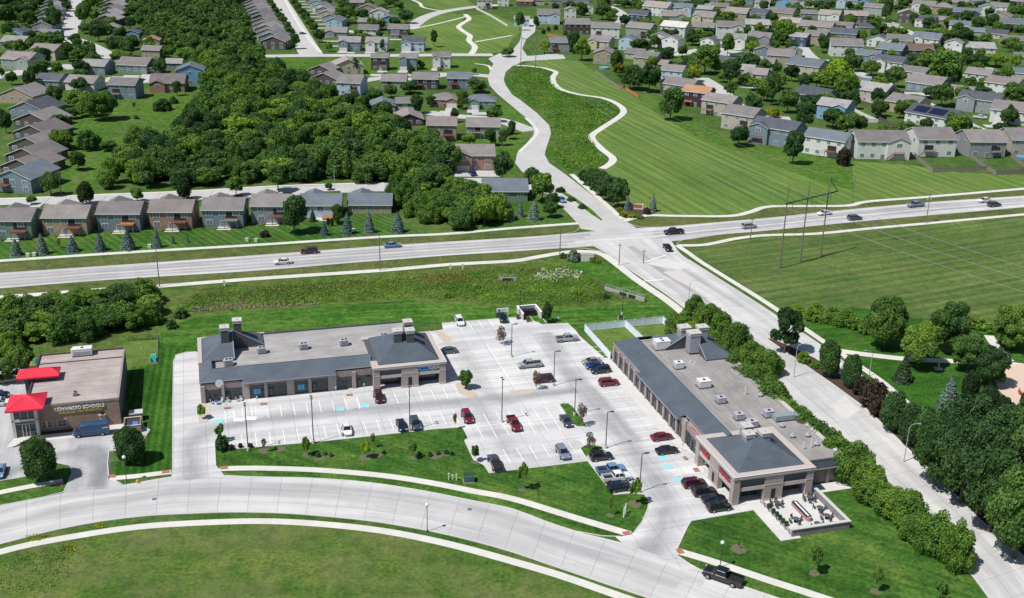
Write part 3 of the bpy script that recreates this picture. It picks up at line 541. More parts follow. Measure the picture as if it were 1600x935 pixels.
leafmat('leaf_plumdark',(0.035,0.03,0.026),(0.085,0.06,0.05),hue=0.1,trans=0.1)
mat('bark',(0.11,0.085,0.065),0.95,var=0.25,scale=4)
mat('bark_pale',(0.26,0.23,0.20),0.95,var=0.2,scale=4)
def leafquads(C,N,size,rn,jit=0.55,stretch=1.35):
    n=len(C); N=N+rn.normal(0,jit,(n,3)); N/=np.linalg.norm(N,axis=1)[:,None]+1e-9
    r=rn.normal(0,1,(n,3)); T=np.cross(N,r); T/=np.linalg.norm(T,axis=1)[:,None]+1e-9; B=np.cross(N,T)
    s=size*rn.uniform(0.6,1.35,(n,1)); V=np.stack([C-T*s*stretch,C-B*s*0.75+N*s*0.15,C+T*s*stretch,C+B*s*0.75+N*s*0.15],1).reshape(-1,3); return V
def mesh_np(name,V,F3,m,quadsV=None):
    """V,F3: core polys (list); quadsV: (4n,3) leaf quads"""
    v0=len(V); n=0 if quadsV is None else len(quadsV)//4
    allv=np.concatenate([np.array(V).reshape(-1,3),quadsV]) if v0 else quadsV
    me=bpy.data.meshes.new(name); me.vertices.add(len(allv)); me.vertices.foreach_set('co',allv.astype(np.float32).ravel())
    tri=np.array(F3,dtype=np.int32).reshape(-1,3) if v0 else np.zeros((0,3),np.int32)
    q=(np.arange(4*n,dtype=np.int32)+v0).reshape(-1,4)
    me.loops.add(tri.size+q.size); me.loops.foreach_set('vertex_index',np.concatenate([tri.ravel(),q.ravel()]))
    me.polygons.add(len(tri)+len(q)); ls=np.concatenate([np.arange(len(tri))*3,tri.size+np.arange(len(q))*4]).astype(np.int32); me.polygons.foreach_set('loop_start',ls)
    me.polygons.foreach_set('loop_total',np.concatenate([np.full(len(tri),3),np.full(len(q),4)]).astype(np.int32)); me.materials.append(m); me.update(calc_edges=True); me.validate(); return me
import bmesh
def ico(sub=2):
    b=bmesh.new(); bmesh.ops.create_icosphere(b,subdivisions=sub,radius=1); b.verts.ensure_lookup_table(); V=np.array([v.co[:] for v in b.verts]); F=np.array([[v.index for v in f.verts] for f in b.faces]); b.free(); return V,F
IV,IF=ico(2)
def crown(name,m,seed,n=2600,size=0.03,lobes=13,z0=0.2,top=1.0,shape='round',gap=0.0,core=0.64,low=0.0):
    """crown in a unit box: width 1 (x,y in -.5...5), height z0..1"""
    rn=np.random.default_rng(seed); L=[]; zc=(z0+top)/2; hz=(top-z0)/2
    if shape=='round':
        L.append((np.array([0,0,zc]),np.array([0.27,0.27,hz*0.62])))
        for k in range(int(lobes*1.9)):
            a=k*2.399+rn.uniform(-.6,.6); h=rn.uniform(-0.8,0.92); rr=math.sqrt(max(0.05,1-h*h))*rn.uniform(0.20,0.40); f=rn.uniform(0.08,0.185)
            L.append((np.array([math.cos(a)*rr,math.sin(a)*rr,zc+h*hz*0.72]),np.array([1,1,0.95])*f))
    elif shape=='oval':
        L.append((np.array([0,0,zc]),np.array([0.38,0.38,hz*0.92])))
        for k in range(lobes):
            a=k*2.399; h=rn.uniform(-0.8,0.9); rr=math.sqrt(max(0.03,1-h*h))*0.30
            L.append((np.array([math.cos(a)*rr,math.sin(a)*rr,zc+h*hz*0.75]),np.array([1,1,1.2])*rn.uniform(0.11,0.18)))
    elif shape=='airy':
        for k in range(lobes+6):
            a=k*2.399+rn.uniform(-.5,.5); h=rn.uniform(-0.8,0.9); rr=math.sqrt(max(0.05,1-h*h))*rn.uniform(0.1,0.38)
            L.append((np.array([math.cos(a)*rr,math.sin(a)*rr,zc+h*hz*0.8]),np.array([1,1,0.8])*rn.uniform(0.09,0.16)))
    elif shape=='dome':
        for k in range(lobes+16):
            a=k*2.399+rn.uniform(-.8,.8); rr=math.sqrt((k+0.5)/(lobes+16))*0.42*rn.uniform(.8,1.1); hh=z0+(top-z0)*(0.78-0.42*(rr/0.4)**2+rn.uniform(-.16,.10)); f=rn.uniform(.07,.16)
            L.append((np.array([math.cos(a)*rr,math.sin(a)*rr,hh]),np.array([f,f,(top-z0)*f*1.5])))
            if rr>0.24: L.append((np.array([math.cos(a)*rr*1.02,math.sin(a)*rr*1.02,z0+(top-z0)*0.25]),np.array([0.12,0.12,(top-z0)*0.24])*rn.uniform(.7,1.1)))
    w=np.array([r[1][0]**2 for r in L]); w/=w.sum(); idx=rn.choice(len(L),n*2,p=w)
    D=rn.normal(0,1,(n*2,3)); D/=np.linalg.norm(D,axis=1)[:,None]; CC=np.array([l[0] for l in L])[idx]; RR=np.array([l[1] for l in L])[idx]
    P=CC+D*RR*(1.08-0.30*rn.uniform(0,1,(n*2,1))**1.5+0.10*rn.normal(0,1,(n*2,1))*(rn.uniform(0,1,(n*2,1))<0.35)); keep=np.ones(len(P),bool)
    for k,(c,r) in enumerate(L):
        ins=(((P-c)/r)**2).sum(1)<0.72; keep&=~(ins&(idx!=k))
    keep&=(D[:,2]>-0.75); P=P[keep][:n];D=D[keep][:n]
    Q=leafquads(P,D,size*1.12,rn,0.75); V=[];F=[]
    if core>0:
        for c,r in L:
            o=len(V)//1; nv=sum(len(x) for x in V); V.append(IV*r*core*(1+rn.uniform(-.22,.18,(len(IV),1)))+c); F.append(IF+nv)
        V=np.concatenate(V);F=np.concatenate(F)
    return mesh_np(name,V,F,m,Q)
def conifer(name,m,seed,n=2000,tiers=7,size=0.05,z0=0.02,fat=0.5):
    rn=np.random.default_rng(seed); t=rn.uniform(0,1,n)**1.35; tier=(t*tiers)%1
    rad=(1-t)**0.75*fat*(0.66+0.38*(1-tier)); a=rn.uniform(0,2*math.pi,n); rad*=rn.uniform(0.75,1.08,n)*(1+0.1*np.sin(a*5+t*20))
    P=np.stack([np.cos(a)*rad,np.sin(a)*rad,z0+t*(1-z0)],1); D=np.stack([np.cos(a)*0.6,np.sin(a)*0.6,np.full(n,0.75)],1)
    Q=leafquads(P,D,size,rn,0.3,1.5); V=[(0,0,0.98)];F=[]; k=14
    for i in range(k): V.append((math.cos(i*2*math.pi/k)*fat*0.6,math.sin(i*2*math.pi/k)*fat*0.6,z0))
    for i in range(k): F.append((0,1+i,1+(i+1)%k))
    return mesh_np(name,V,F,m,Q)
def trunkmesh(name,m,h=0.5,r=0.035,limbs=4,seed=0):
    rn=random.Random(seed); mb=MB(); mb.seg((0,0,-0.02),(0.01,0,h),r,r*0.55,7)
    for k in range(limbs):
        a=k*2.4+rn.random(); mb.seg((0,0,h*rn.uniform(0.55,0.9)),(math.cos(a)*0.26,math.sin(a)*0.26,h+rn.uniform(0.1,0.25)),r*0.45,r*0.2,5)
    return mb.mesh(name,m)
K={}   # kind -> (name, category, crown meshes, trunk mesh)
def reg(k,name,cat,crowns,tr): K[k]=(name,cat,crowns,tr)
T1=trunkmesh('trunk',MATS['bark'],0.45,0.03,5,1); T2=trunkmesh('trunk',MATS['bark'],0.16,0.03,0); T3=trunkmesh('trunk',MATS['bark_pale'],0.5,0.016,5,3)
reg('dark','tree','tree',[crown('crown',MATS['leaf_dark'],s,2600,0.030,13,0.14) for s in (1,2,3)],T1)
reg('mid','tree','tree',[crown('crown',MATS['leaf_mid'],s,2600,0.030,13,0.14) for s in (4,5,6)],T1)
reg('bright','tree','tree',[crown('crown',MATS['leaf_bright'],s,2200,0.030,12,0.16) for s in (7,8)],T1)
reg('wood','woodland_tree','woodland tree',[crown('crown',MATS[q],s,3600,0.025,l_,0.05,shape=h) for q,s,h,l_ in (('leaf_mid',11,'dome',16),('leaf_dark',12,'round',13),('leaf_mid',13,'round',15),('leaf_hedge',14,'dome',20),('leaf_dark',15,'dome',14),('leaf_bright',16,'round',13),('leaf_mid',17,'oval',12),('leaf_hedge',18,'round',16))],T1)
reg('big','tree','tree',[crown('crown',MATS[q],s,12000,0.0155,l_,0.10,shape=h,core=.62) for q,s,h,l_ in (('leaf_mid',21,'airy',34),('leaf_dark',22,'round',16),('leaf_mid',23,'airy',38),('leaf_mid',24,'round',18))],T1)
reg('hedge','hedge_tree','tree',[crown('crown',MATS['leaf_hedge'],s,9000,0.019,l_,0.02,shape='dome') for s,l_ in ((31,22),(32,28),(33,18),(34,34))],T1)
reg('oval','tree','tree',[crown('crown',MATS['leaf_dark'],s,6000,0.022,12,0.03,shape='oval') for s in (41,42)],T2)
reg('round','tree','tree',[crown('crown',MATS['leaf_dark'],44,9000,0.018,14,0.06,shape='oval')],T2)
reg('airy','tree','tree',[crown('crown',MATS['leaf_dark'],45,5200,0.02,22,0.12,shape='airy',core=0.5)],T1)
reg('young','young_tree','tree',[crown('crown',MATS['leaf_mid'],51,900,0.045,9,0.25,shape='airy',core=0)],T3)
reg('youngb','young_tree','tree',[crown('crown',MATS['leaf_bright'],52,1000,0.045,9,0.25,shape='round',core=0.6)],T3)
reg('sparse','young_tree','tree',[crown('crown',MATS['leaf_olive'],53,180,0.06,9,0.3,shape='airy',core=0)],T3)
reg('plum','ornamental_tree','tree',[crown('crown',MATS['leaf_plum'],s,900,0.026,16,0.10,shape='airy',core=0) for s in (54,55)],T3)
reg('yellow','tree','tree',[crown('crown',MATS['leaf_yellow'],56,2200,0.032,12,0.12)],T1)
reg('olive','tree','tree',[crown('crown',MATS['leaf_olive'],57,2200,0.032,12,0.12)],T1)
reg('spruce','spruce_tree','spruce',[conifer('crown',MATS['spruce_blue'],s,2600,9,0.04) for s in (61,62)],T2)
reg('darkspruce','spruce_tree','spruce',[conifer('crown',MATS['spruce_dark'],63,2600,9,0.045)],T2)
reg('cone','conical_tree','tree',[crown('crown',MATS['juniper'],64,4200,0.026,10,0.02,shape='oval')],T2)
reg('shrub','shrub','shrub',[crown('crown',MATS['leaf_dark'],71,1300,0.045,10,0.0,shape='dome')],None)
reg('shrubb','shrub','shrub',[crown('crown',MATS['leaf_bright'],72,1300,0.045,10,0.0,shape='dome')],None)
reg('shruby','shrub','shrub',[crown('crown',MATS['leaf_yellow'],73,900,0.045,8,0.0,shape='dome')],None)
reg('shrubp','shrub','shrub',[crown('crown',MATS['leaf_plumdark'],74,1300,0.045,10,0.0,shape='dome')],None)
reg('shrubs','shrub','shrub',[crown('crown',MATS['spruce_blue'],75,1600,0.045,10,0.0,shape='dome')],None)
TRN=random.Random(11); NTREE=0
def tree(kind,g,w,h,label,group=None,vary=0.0,lean=0):
    global NTREE
    name,cat,cs,tr=K[kind]; NTREE+=1
    if vary: w*=TRN.uniform(1-vary,1+vary); h*=TRN.uniform(1-vary,1+vary)
    if tr is None:
        o=link(name,cs[TRN.randrange(len(cs))]); o.location=g; o.scale=(w,w,h); o.rotation_euler=(0,0,TRN.uniform(0,6.28)); tag(o,label,cat,group); return o
    o=thing(name,label,cat,g,TRN.uniform(0,6.28),group); o.scale=(w,w,h)
    link('trunk',tr,o); link('crown',cs[TRN.randrange(len(cs))],o); return o
ORD=['leftmost','second','third','fourth','fifth','sixth','seventh','eighth','ninth','tenth','eleventh','twelfth','thirteenth','fourteenth','fifteenth','sixteenth','seventeenth','eighteenth','nineteenth','twentieth','twenty-first','twenty-second','twenty-third','twenty-fourth','twenty-fifth','twenty-sixth','twenty-seventh','twenty-eighth','twenty-ninth','thirtieth','thirty-first','thirty-second','thirty-third','thirty-fourth','thirty-fifth','thirty-sixth','thirty-seventh','thirty-eighth','thirty-ninth','fortieth']
def ordl(i): return (ORD[i]+' from left') if i else 'leftmost'
ADJ={'dark':'dark green leafy tree','mid':'green leafy tree','bright':'bright green leafy tree','wood':'broad leafy tree','big':'large spreading green tree','hedge':'dense green tree','oval':'egg-shaped dark green tree','round':'dense rounded dark tree','airy':'open-crowned dark tree','young':'thin young tree','youngb':'small bright green tree','sparse':'nearly bare young tree','plum':'purple-leaved small tree','yellow':'bright yellow-green tree','olive':'yellowish olive tree','spruce':'blue spruce','darkspruce':'dark green spruce','cone':'dark conical evergreen','shrub':'dark green shrub','shrubb':'bright green shrub','shruby':'yellow flowering shrub','shrubp':'dark purple shrub','shrubs':'bluish round shrub'}
def place(L,where,group=None,vary=0.04,default='dark',nm=None):
    """L rows: (x, y, wpx, hpx[, kind]) ; labels single out by order from left inside its kind"""
    L=[tuple(t) if len(t)>4 else tuple(t)+(default,) for t in L]; L.sort(key=lambda t:t[0]); cnt={};tot={}
    for t in L: tot[ADJ[t[4]]]=tot.get(ADJ[t[4]],0)+1
    for x,y,wp,hp,k in L:
        a=ADJ[k]; i=cnt.get(a,0); cnt[a]=i+1; g=G(x,y); s=sc(g)
        lab=a+' '+where if tot[a]==1 else f'{a} {where}, {ordl(i)}'
        o=tree(k,g,wp/s,hm(g,hp)*1.0,lab,group,vary)
        if nm and K[k][0]=='tree': o.name=nm; o['category']='garden tree'
# ---- near the shops
place([(66,752,60,66,'round')],'on the grass island beside the school driveway',vary=0)
place([(206,722,54,52,'round')],'in front of the brick bin enclosure',vary=0)
place([(316,655,16,22,'youngb'),(345,690,17,30,'young'),(347,703,20,26,'shrub'),(362,703,10,9,'shrubp'),(376,700,8,8,'shrubp'),(391,700,9,8,'shrubp'),(413,707,10,22,'sparse'),(479,712,15,28,'youngb'),(572,716,16,26,'youngb'),(646,717,14,26,'young'),(583,700,10,22,'sparse'),(711,671,9,24,'sparse'),(742,722,14,26,'youngb'),(816,766,19,46,'young'),(954,806,10,28,'sparse'),(992,788,22,44,'young')],'along the car park lawn edge')
place([(783,538,24,28,'plum'),(838,609,18,30,'plum'),(909,666,22,36,'plum'),(921,706,20,30,'plum')],'on a car park island')
place([(728,608,26,30,'mid')],'on the gravel island by the left shop')
place([(1272,896,24,42,'young'),(1368,925,16,42,'young'),(1469,946,26,40,'young'),(1154,858,5,12,'sparse')],'on the lawn below the patio')
place([(855,504,20,32,'airy')],'behind the car park beside the bin store')
place([(1225,552,58,76,'airy')],'on the mulched median near the intersection')
ha=G(1066,522);hb=G(1487,884)
hp_=[ha.lerp(hb,k/25) for k in range(26)]
for i,p in enumerate(hp_):
    s=sc(p); o=tree('hedge',p+Vector((-0.3+.7*math.sin(i*2.1),0.5*math.cos(i*3.7),0)),TRN.uniform(7.2,8.6) if i<14 else TRN.uniform(6.4,7.8),TRN.uniform(5.8,8.0),f'dense bushy tree behind the right shop building, {ORD[i] if i else "first"} from the far end','trees in the long row behind the right shop building'); o.scale=(o.scale[0]*TRN.uniform(.85,1.2),o.scale[1]*TRN.uniform(.85,1.2),o.scale[2]*TRN.uniform(.8,1.12))
p0=G(1085,498);p1=G(1195,585)
for i in range(6):
    tree('hedge',p0.lerp(p1,i/5),TRN.uniform(6.5,9),TRN.uniform(5,7.8),f'dense bushy tree on the street side, {ORD[i] if i else "first"} from the far end','trees on the street side of the row')
place([(1293,590,38,60),(1327,605,36,46),(1391,675,42,62),(1420,697,44,62),(1450,722,44,62)],'on the mulched road median',default='oval')
place([(1345,618,28,30,'shrubp'),(1363,640,42,46,'shrubp'),(1373,650,30,34,'shrubp'),(1255,566,22,16,'shrubb'),(1275,575,18,12,'shrubb')],'on the mulched road median')
place([(1382,544,74,80),(1433,575,66,74),(1478,553,66,80),(1510,582,62,64),(1575,546,72,72),(1545,604,56,60)],'in the park beyond the street',default='big')
place([(1460,760,80,100),(1500,785,90,120),(1545,830,100,130),(1585,872,110,150),(1500,720,90,100),(1560,750,100,110),(1600,790,110,130),(1455,715,70,80),(1520,700,80,70),(1590,720,90,90),(1640,860,120,150),(1420,690,50,60)],'in the clump at bottom right',default='big')
place([(1410,596,30,40,'darkspruce'),(1480,640,34,52,'spruce'),(1523,662,24,42,'spruce'),(1566,690,30,42,'spruce')],'on the park lawn')
place([(1513,624,32,42,'cone'),(1540,655,34,52,'cone'),(1563,668,34,48,'cone'),(1588,680,28,48,'cone'),(1600,640,20,30,'cone')],'in the row beside the sandpit')
# ---- spruces and trees of the front gardens above the highway
place([(26,399,20,26),(67,397,20,32),(114,393,20,24),(157,392,20,26),(201,390,24,30),(246,387,16,28),(271,381,7,12),(293,379,7,11),(507,368,15,22),(543,366,19,32),(577,364,19,30),(622,363,22,32)],'in the spruce line above the highway','blue spruces along the path',default='spruce')
place([(796,345,18,28,'spruce'),(812.6,339,13,22,'spruce'),(834,344,22,30,'spruce'),(980.5,328,12,20,'spruce'),(1019.5,331,14,26,'spruce')],'near the intersection')
place([(513,354,6,13),(519,354,6,13),(528,352,7,14)],'in the curved garden bed',default='cone')
place([(460,365,46,56,'dark'),(489,346,11,17,'darkspruce'),(414,370,16,10,'shrubp'),(527,350,20,30,'dark'),(93,388,9,14,'sparse')],'behind the front row of houses')
place([(135,320,28,35,'cone'),(215,316,24,22,'mid'),(289,312,26,32,'cone'),(369,307,26,32,'mid'),(50,320,18,14,'mid'),(435,300,38,42,'mid'),(514,297,14,11,'dark'),(80,306,34,36,'dark'),(123,266,30,28,'dark')],'on the street above the front row')
place([(895.5,408,22,15,'shrubs'),(879,403,12,8,'shrub'),(926,409,12,8,'shrubb'),(934,411,9,7,'shruby')],'in the bed beside the pale sign wall')
place([(975,338,16,8,'shruby'),(987,340,16,7,'shruby'),(999,341,14,6,'shrubb'),(1011,335,12,11,'shrubp'),(968,332,12,9,'shruby')],'in the flower bed beside the brick sign')
place([(913,290,20,24,'dark'),(925,297,30,34,'dark'),(937,305,34,38,'dark'),(950,314,36,42,'dark'),(965,324,36,44,'dark')],'right of the winding street')
place([(785,285,32,48,'dark'),(833,300,34,36,'dark'),(847,316,42,46,'mid'),(862,325,26,24,'dark'),(860,340,26,26,'dark'),(876,300,16,8,'shrub'),(892,314,14,7,'shrub'),(910,326,14,7,'shrub')],'left of the winding street')
# ---- suburb trees, right
place([(1224,70,36,40,'mid'),(1285,83,22,30),(1347,70,14,26,'bright'),(1384,34,20,38),(1306,135,44,42,'bright'),(1320,155,42,40,'bright'),(1332,112,30,28),(1361,119,32,26),(1396,137,32,32),(1475,132,58,50,'mid'),(1448,115,34,30,'mid'),(1421,108,22,24),(1230,177,32,38,'mid'),(1205,165,26,48),(1254,205,36,44),(1254,138,22,24),(1236,128,24,28),(1275,138,34,24,'mid'),(1323,211,38,34),(1373,182,28,30),(1470,167,36,36),(1383,211,28,14),(1467,201,14,20),(1502,208,32,26),(1562,206,24,14),(1577,197,18,34),(1580,162,36,34),(1530,149,34,16),(1524,112,42,24),(1555,105,38,20,'bright'),(1590,92,24,20),(1207,185,26,16,'yellow')],'among the right edge houses',nm='garden_tree',vary=0.06)
place([(1507,70,24,26),(1484,68,28,22),(1550,47,22,26),(1510,37,24,20),(1426,41,16,20),(1527,44,22,18),(1357,23,10,16),(1297,16,16,16),(1311,44,12,12),(1259,28,12,8),(1474,30,24,16),(1411,13,20,12),(1331,15,14,8),(1504,102,16,18),(1468,58,36,14,'mid'),(1443,62,20,12,'bright'),(1406,57,24,14),(1580,75,26,16,'mid'),(1596,30,22,24),(1370,52,34,18),(1330,24,14,12),(1243,12,14,12),(1205,14,14,12),(1570,8,20,14),(1490,10,16,10)],'among the farthest right houses',nm='garden_tree',vary=0.08)
place([(1238,257,34,52,'dark'),(1154,229,36,34,'dark'),(1317,259,22,30,'shrubp'),(1047,188,44,50,'dark'),(1014,145,36,46,'dark'),(984,140,38,38,'dark'),(998,142,30,34,'dark'),(962,115,22,36,'mid'),(967,119,20,20,'olive')],'edging the mown hillside')
place([(908,95,32,34,'bright'),(895,84,22,32),(851,84,20,20,'bright'),(1000,85,30,24),(1027,75,12,18),(1035,102,30,26),(1063,118,24,24),(1066,90,18,20),(1082,71,26,20),(1101,116,44,42,'mid'),(1084,128,24,26,'yellow'),(1136,90,20,38,'mid'),(1140,132,36,38),(1172,110,36,26),(1140,153,24,26,'mid'),(1176,177,34,30),(1192,159,30,36,'mid'),(976,43,18,20),(941,31,26,28),(909,29,20,22),(1139,39,24,20,'mid'),(1118,39,16,16),(1107,54,22,12),(812,48,16,28,'mid'),(838,45,12,18),(868,17,16,12),(976,13,18,14),(996,17,20,16),(948,8,16,12),(849,53,7,7,'shrubp'),(857,49,7,7,'shrubp'),(868,47,8,8,'shrubp'),(884,55,8,7,'shrub'),(792,89,26,14,'dark'),(1012,52,14,12,'dark'),(1190,30,14,12,'dark'),(1160,12,12,10,'dark')],'behind the mown hillside',nm='garden_tree',vary=0.06)
# ---- suburb trees, middle
place([(418,5,14,14),(422,12,14,14),(427,20,16,15),(431,28,16,16),(437,36,16,17),(443,44,17,18),(448,52,17,18),(453,60,17,18),(461,77,17,24)],'left of the straight street','street trees left of the straight street')
place([(455,4,13,12),(460,11,14,13),(466,19,14,14),(472,27,15,15),(478,35,16,16),(484,43,17,16),(490,50,17,14),(499,67,18,22)],'right of the straight street','street trees right of the straight street')
place([(514,81,14,15,'bright'),(537,36,32,24,'mid'),(510,14,22,14),(635,37,26,22),(592,48,18,16),(605,12,16,12),(597,81,11,20),(678,74,12,28,'mid'),(741,117,10,12),(556,116,14,26),(531,119,8,12),(643,119,12,16),(658,109,12,16),(602,120,8,8),(594,59,14,11),(722,171,22,30),(674,167,20,16),(652,178,22,32),(710,192,14,22),(772,191,26,24),(640,147,34,20),(745,145,34,22),(611,153,24,20),(585,162,28,24,'mid'),(548,164,24,18),(614,176,14,14),(767,228,22,24),(785,228,16,24),(797,218,16,22),(676,230,26,26),(733,228,26,18,'bright'),(800,210,14,22)],'among houses beside the wood',nm='garden_tree',vary=0.06)
# ---- suburb trees, left
place([(10,42,38,34),(30,32,34,30),(20,62,32,26),(47,44,26,26),(50,22,24,20),(10,14,30,18),(35,8,28,16),(62,12,26,16),(87,47,26,38),(80,49,24,24),(92,64,16,14),(133,40,26,36),(142,16,20,26),(155,65,32,32),(118,71,22,18),(109,96,28,30),(139,93,30,22,'mid'),(181,86,30,28),(207,78,28,22),(72,102,24,26),(127,117,28,24),(194,113,20,14),(251,118,24,28),(19,133,20,22),(49,141,20,34),(3,121,12,14),(125,144,26,22),(264,92,22,20),(225,10,20,18),(105,18,18,16),(95,10,18,14),(196,30,14,14),(205,45,20,16)],'among the top left houses',nm='garden_tree',vary=0.06)
place([(88,168,28,34),(160,188,48,46,'big'),(140,182,38,36,'wood'),(122,172,34,30,'mid'),(112,186,24,16),(95,204,30,26),(98,234,38,34,'wood'),(140,234,38,34,'wood'),(213,226,30,28,'wood'),(233,234,44,34,'wood'),(284,232,46,36,'wood'),(170,236,28,16),(10,208,24,38),(254,172,32,18,'shrub'),(271,162,14,12,'shrub'),(277,150,16,22),(213,186,9,6,'shrub'),(210,172,8,12,'sparse')],'around the meadow at the left',vary=0.05)
# ---- the wood: nearest trees as individuals, the far rest as one mass
W1=[(205,10),(215,34),(235,60),(262,75),(285,95),(300,118),(322,130),(330,152),(302,168),(294,192),(288,210),(264,236),(210,248),(165,266),(152,296),(205,298),(300,294),(430,289),(560,284),(612,288),(640,300),(690,320),(715,285),(700,250),(660,228),(622,212),(600,188),(560,176),(530,160),(490,150),(466,132),(436,122),(416,108),(398,95),(392,66),(380,25),(372,0),(372,-12),(200,-12)]
pts=sample(W1,9.4,0.45,5); pts.sort(key=lambda p:p.y)
near_,far_=pts[:285],pts[285:]
def topx(p): d=p-Vector((0,0,CH)); return 800+FPX*d.dot(cR)/d.dot(cF),467.5-FPX*d.dot(cU)/d.dot(cF)
rank={}
for p in near_: rank.setdefault(int((p.y-pts[0].y)/13),[]).append(p)
for r,L_ in sorted(rank.items()):
    L_.sort(key=lambda p:p.x)
    for i,p in enumerate(L_):
        x_,y_=topx(p); zn='beside the left meadow' if x_<300 else 'in its middle' if x_<480 else 'near the houses on its right'
        lab=f'wood tree in the {ORD[r] if r else "front"} rank behind the residential street, {ordl(i)}' if i<40 else ('crowded tree of the dense wood, '+zn if y_>130 else 'crowded tree of the dense wood, in its narrow far part')
        tree('wood',p,TRN.uniform(7,15),TRN.uniform(5.5,12.5),lab,'trees in the dense wood')
if far_:
    tm_=[crown('crown',MATS['leaf_mid'],s,1300,0.040,7,0.05,shape=h) for s,h in ((81,'dome'),(82,'round'),(83,'round'))]; TV=[]
    for me in tm_:
        a=np.zeros(len(me.vertices)*3,np.float32); me.vertices.foreach_get('co',a); a=a.reshape(-1,3)
        nt3=sum(1 for q in me.polygons if q.loop_total==3); li=np.zeros(len(me.loops),np.int32); me.loops.foreach_get('vertex_index',li); nq=len(me.polygons)-nt3; TV.append((a[:len(a)-4*nq],li[:nt3*3].reshape(-1,3),a[len(a)-4*nq:])); bpy.data.meshes.remove(me)
    VV=[];FF=[];QQ=[];off=0
    for p in far_:
        a,f,q=TV[TRN.randrange(3)]; th=TRN.uniform(0,6.28); c,s_=math.cos(th),math.sin(th); wdt=TRN.uniform(8,15);ht=TRN.uniform(6,12.5)
        X=lambda q:np.stack([(q[:,0]*c-q[:,1]*s_)*wdt+p.x,(q[:,0]*s_+q[:,1]*c)*wdt+p.y,q[:,2]*ht],1)
        VV.append(X(a));FF.append(f+off);off+=len(a);QQ.append(X(q))
    me=mesh_np('far_wood',np.concatenate(VV),np.concatenate(FF),MATS['leaf_far'],np.concatenate(QQ)); link('far_wood',me,kind='stuff',label='far end of the dense wood fading to the top of the photo',cat='wood')
print('wood trees',len(pts))
THK={}
def thk(p,b):
    r=int(p.y/6.2); k=(b,r); THK[k]=THK.get(k,-1)+1; ks=sorted(q[1] for q in THK if q[0]==b); return f'{b}, {ORD[ks.index(r)] if ks.index(r) else "nearest"} rank, {ordl(THK[k])}'
W2=[(612,300),(640,292),(690,300),(742,305),(765,330),(790,352),(770,360),(700,359),(672,352),(655,338),(625,322)]
for p in sample(W2,6.6,0.35,9)[:]: tree(TRN.choice(['wood','wood','mid','hedge','bright']),p,TRN.uniform(6.5,11),TRN.uniform(5,9.5),thk(p,'bushy tree in the thicket beside the front row'),'trees in the thicket')
W3=[(-20,492),(60,484),(150,474),(222,470),(246,484),(250,505),(230,522),(190,526),(100,532),(40,543),(-20,570)]
for p in sample(W3,5.9,0.35,13): tree(TRN.choice(['wood','wood','wood','hedge']),p,TRN.uniform(5.5,9.5),TRN.uniform(4.2,6.8),thk(p,'leafy tree in the thicket behind the school'),'trees behind the school')
place([(12,598,46,34,'airy'),(30,572,40,34,'wood')],'left of the school building')
# ---- grass tufts
def tufts(name,px,n,size,m,label,seed,hz=0.5):
    P=gp(px); rn=random.Random(seed); x0=min(p.x for p in P);x1=max(p.x for p in P);y0=min(p.y for p in P);y1=max(p.y for p in P); C=[]
    while len(C)<n:
        cx,cy=rn.uniform(x0,x1),rn.uniform(y0,y1)
        if not inpoly(cx,cy,P): continue
        for _ in range(rn.randint(4,14)):
            x=cx+rn.gauss(0,1.3);y=cy+rn.gauss(0,1.3)
            if inpoly(x,y,P): C.append((x,y,rn.uniform(0.02,hz)))
    C=np.array(C); q=leafquads(C,np.tile([0,0,0.5],(len(C),1)),size,np.random.default_rng(seed),0.9,1.2)
    q[:,2]=np.maximum(q[:,2],0.02); me=mesh_np(name,[],[],m,q); link(name,me,kind='stuff',label=label,cat='tall grass')
leafmat('weed',(0.095,0.21,0.03),(0.22,0.36,0.07),hue=0,mot=0.12,trans=.4); leafmat('weed_dry',(0.17,0.18,0.05),(0.36,0.29,0.12),hue=0,mot=0.1,trans=.4)
tufts('tall_grass',[(250,505),(300,462),(400,450),(596,437),(701,428),(850,418),(880,412),(910,430),(960,450),(975,470),(850,480),(760,474),(640,466),(400,482),(300,492)],22000,0.19,MATS['weed'],'rough green weeds in the drainage strip below the highway',3,0.55)
tufts('dry_grass',[(300,450),(400,441),(596,428),(800,414),(850,412),(860,425),(760,440),(640,455),(400,475),(300,480)],3500,0.18,MATS['weed_dry'],'dry brownish weeds in the drainage strip',4,0.5)
tufts('straw_grass',[(640,437),(662,431),(700,429),(738,433),(735,440),(690,442)],1800,0.18,MATS['weed_dry'],'straw-coloured dry grass on the drainage slope below two marker posts',14,0.5)
tufts('dry_grass',[(385,452),(440,446),(560,438),(640,441),(560,450),(420,462)],1200,0.18,MATS['weed_dry'],'thin reddish dry weeds above the creek bank',15,0.5)
tufts('prairie_grass',[(800,116),(812,106),(850,110),(860,121),(864,133),(878,144),(905,152),(940,157),(960,166),(968,176),(936,198),(920,212),(936,238),(948,250),(938,262),(890,266),(864,250),(868,215),(866,196),(845,174),(815,152),(798,138)],9000,0.34,MATS['weed'],'unmown tall grass inside the loop of the curving path',5,0.9)
tufts('field_weed',[(0,880),(60,862),(150,845),(110,900),(60,935),(0,935)],700,0.15,MATS['weed'],'dark weeds in the near field at the lower left',6,0.25)
tufts('flower_patch',[(40,838),(75,836),(70,845),(45,847)],160,0.14,MATS['leaf_yellow'],'yellow flowers on the verge at the lower left',7,0.3)
tufts('flower_patch',[(148,821),(160,819),(162,826),(150,827)],90,0.14,MATS['leaf_yellow'],'small patch of yellow flowers between kerb and pavement',8,0.3)
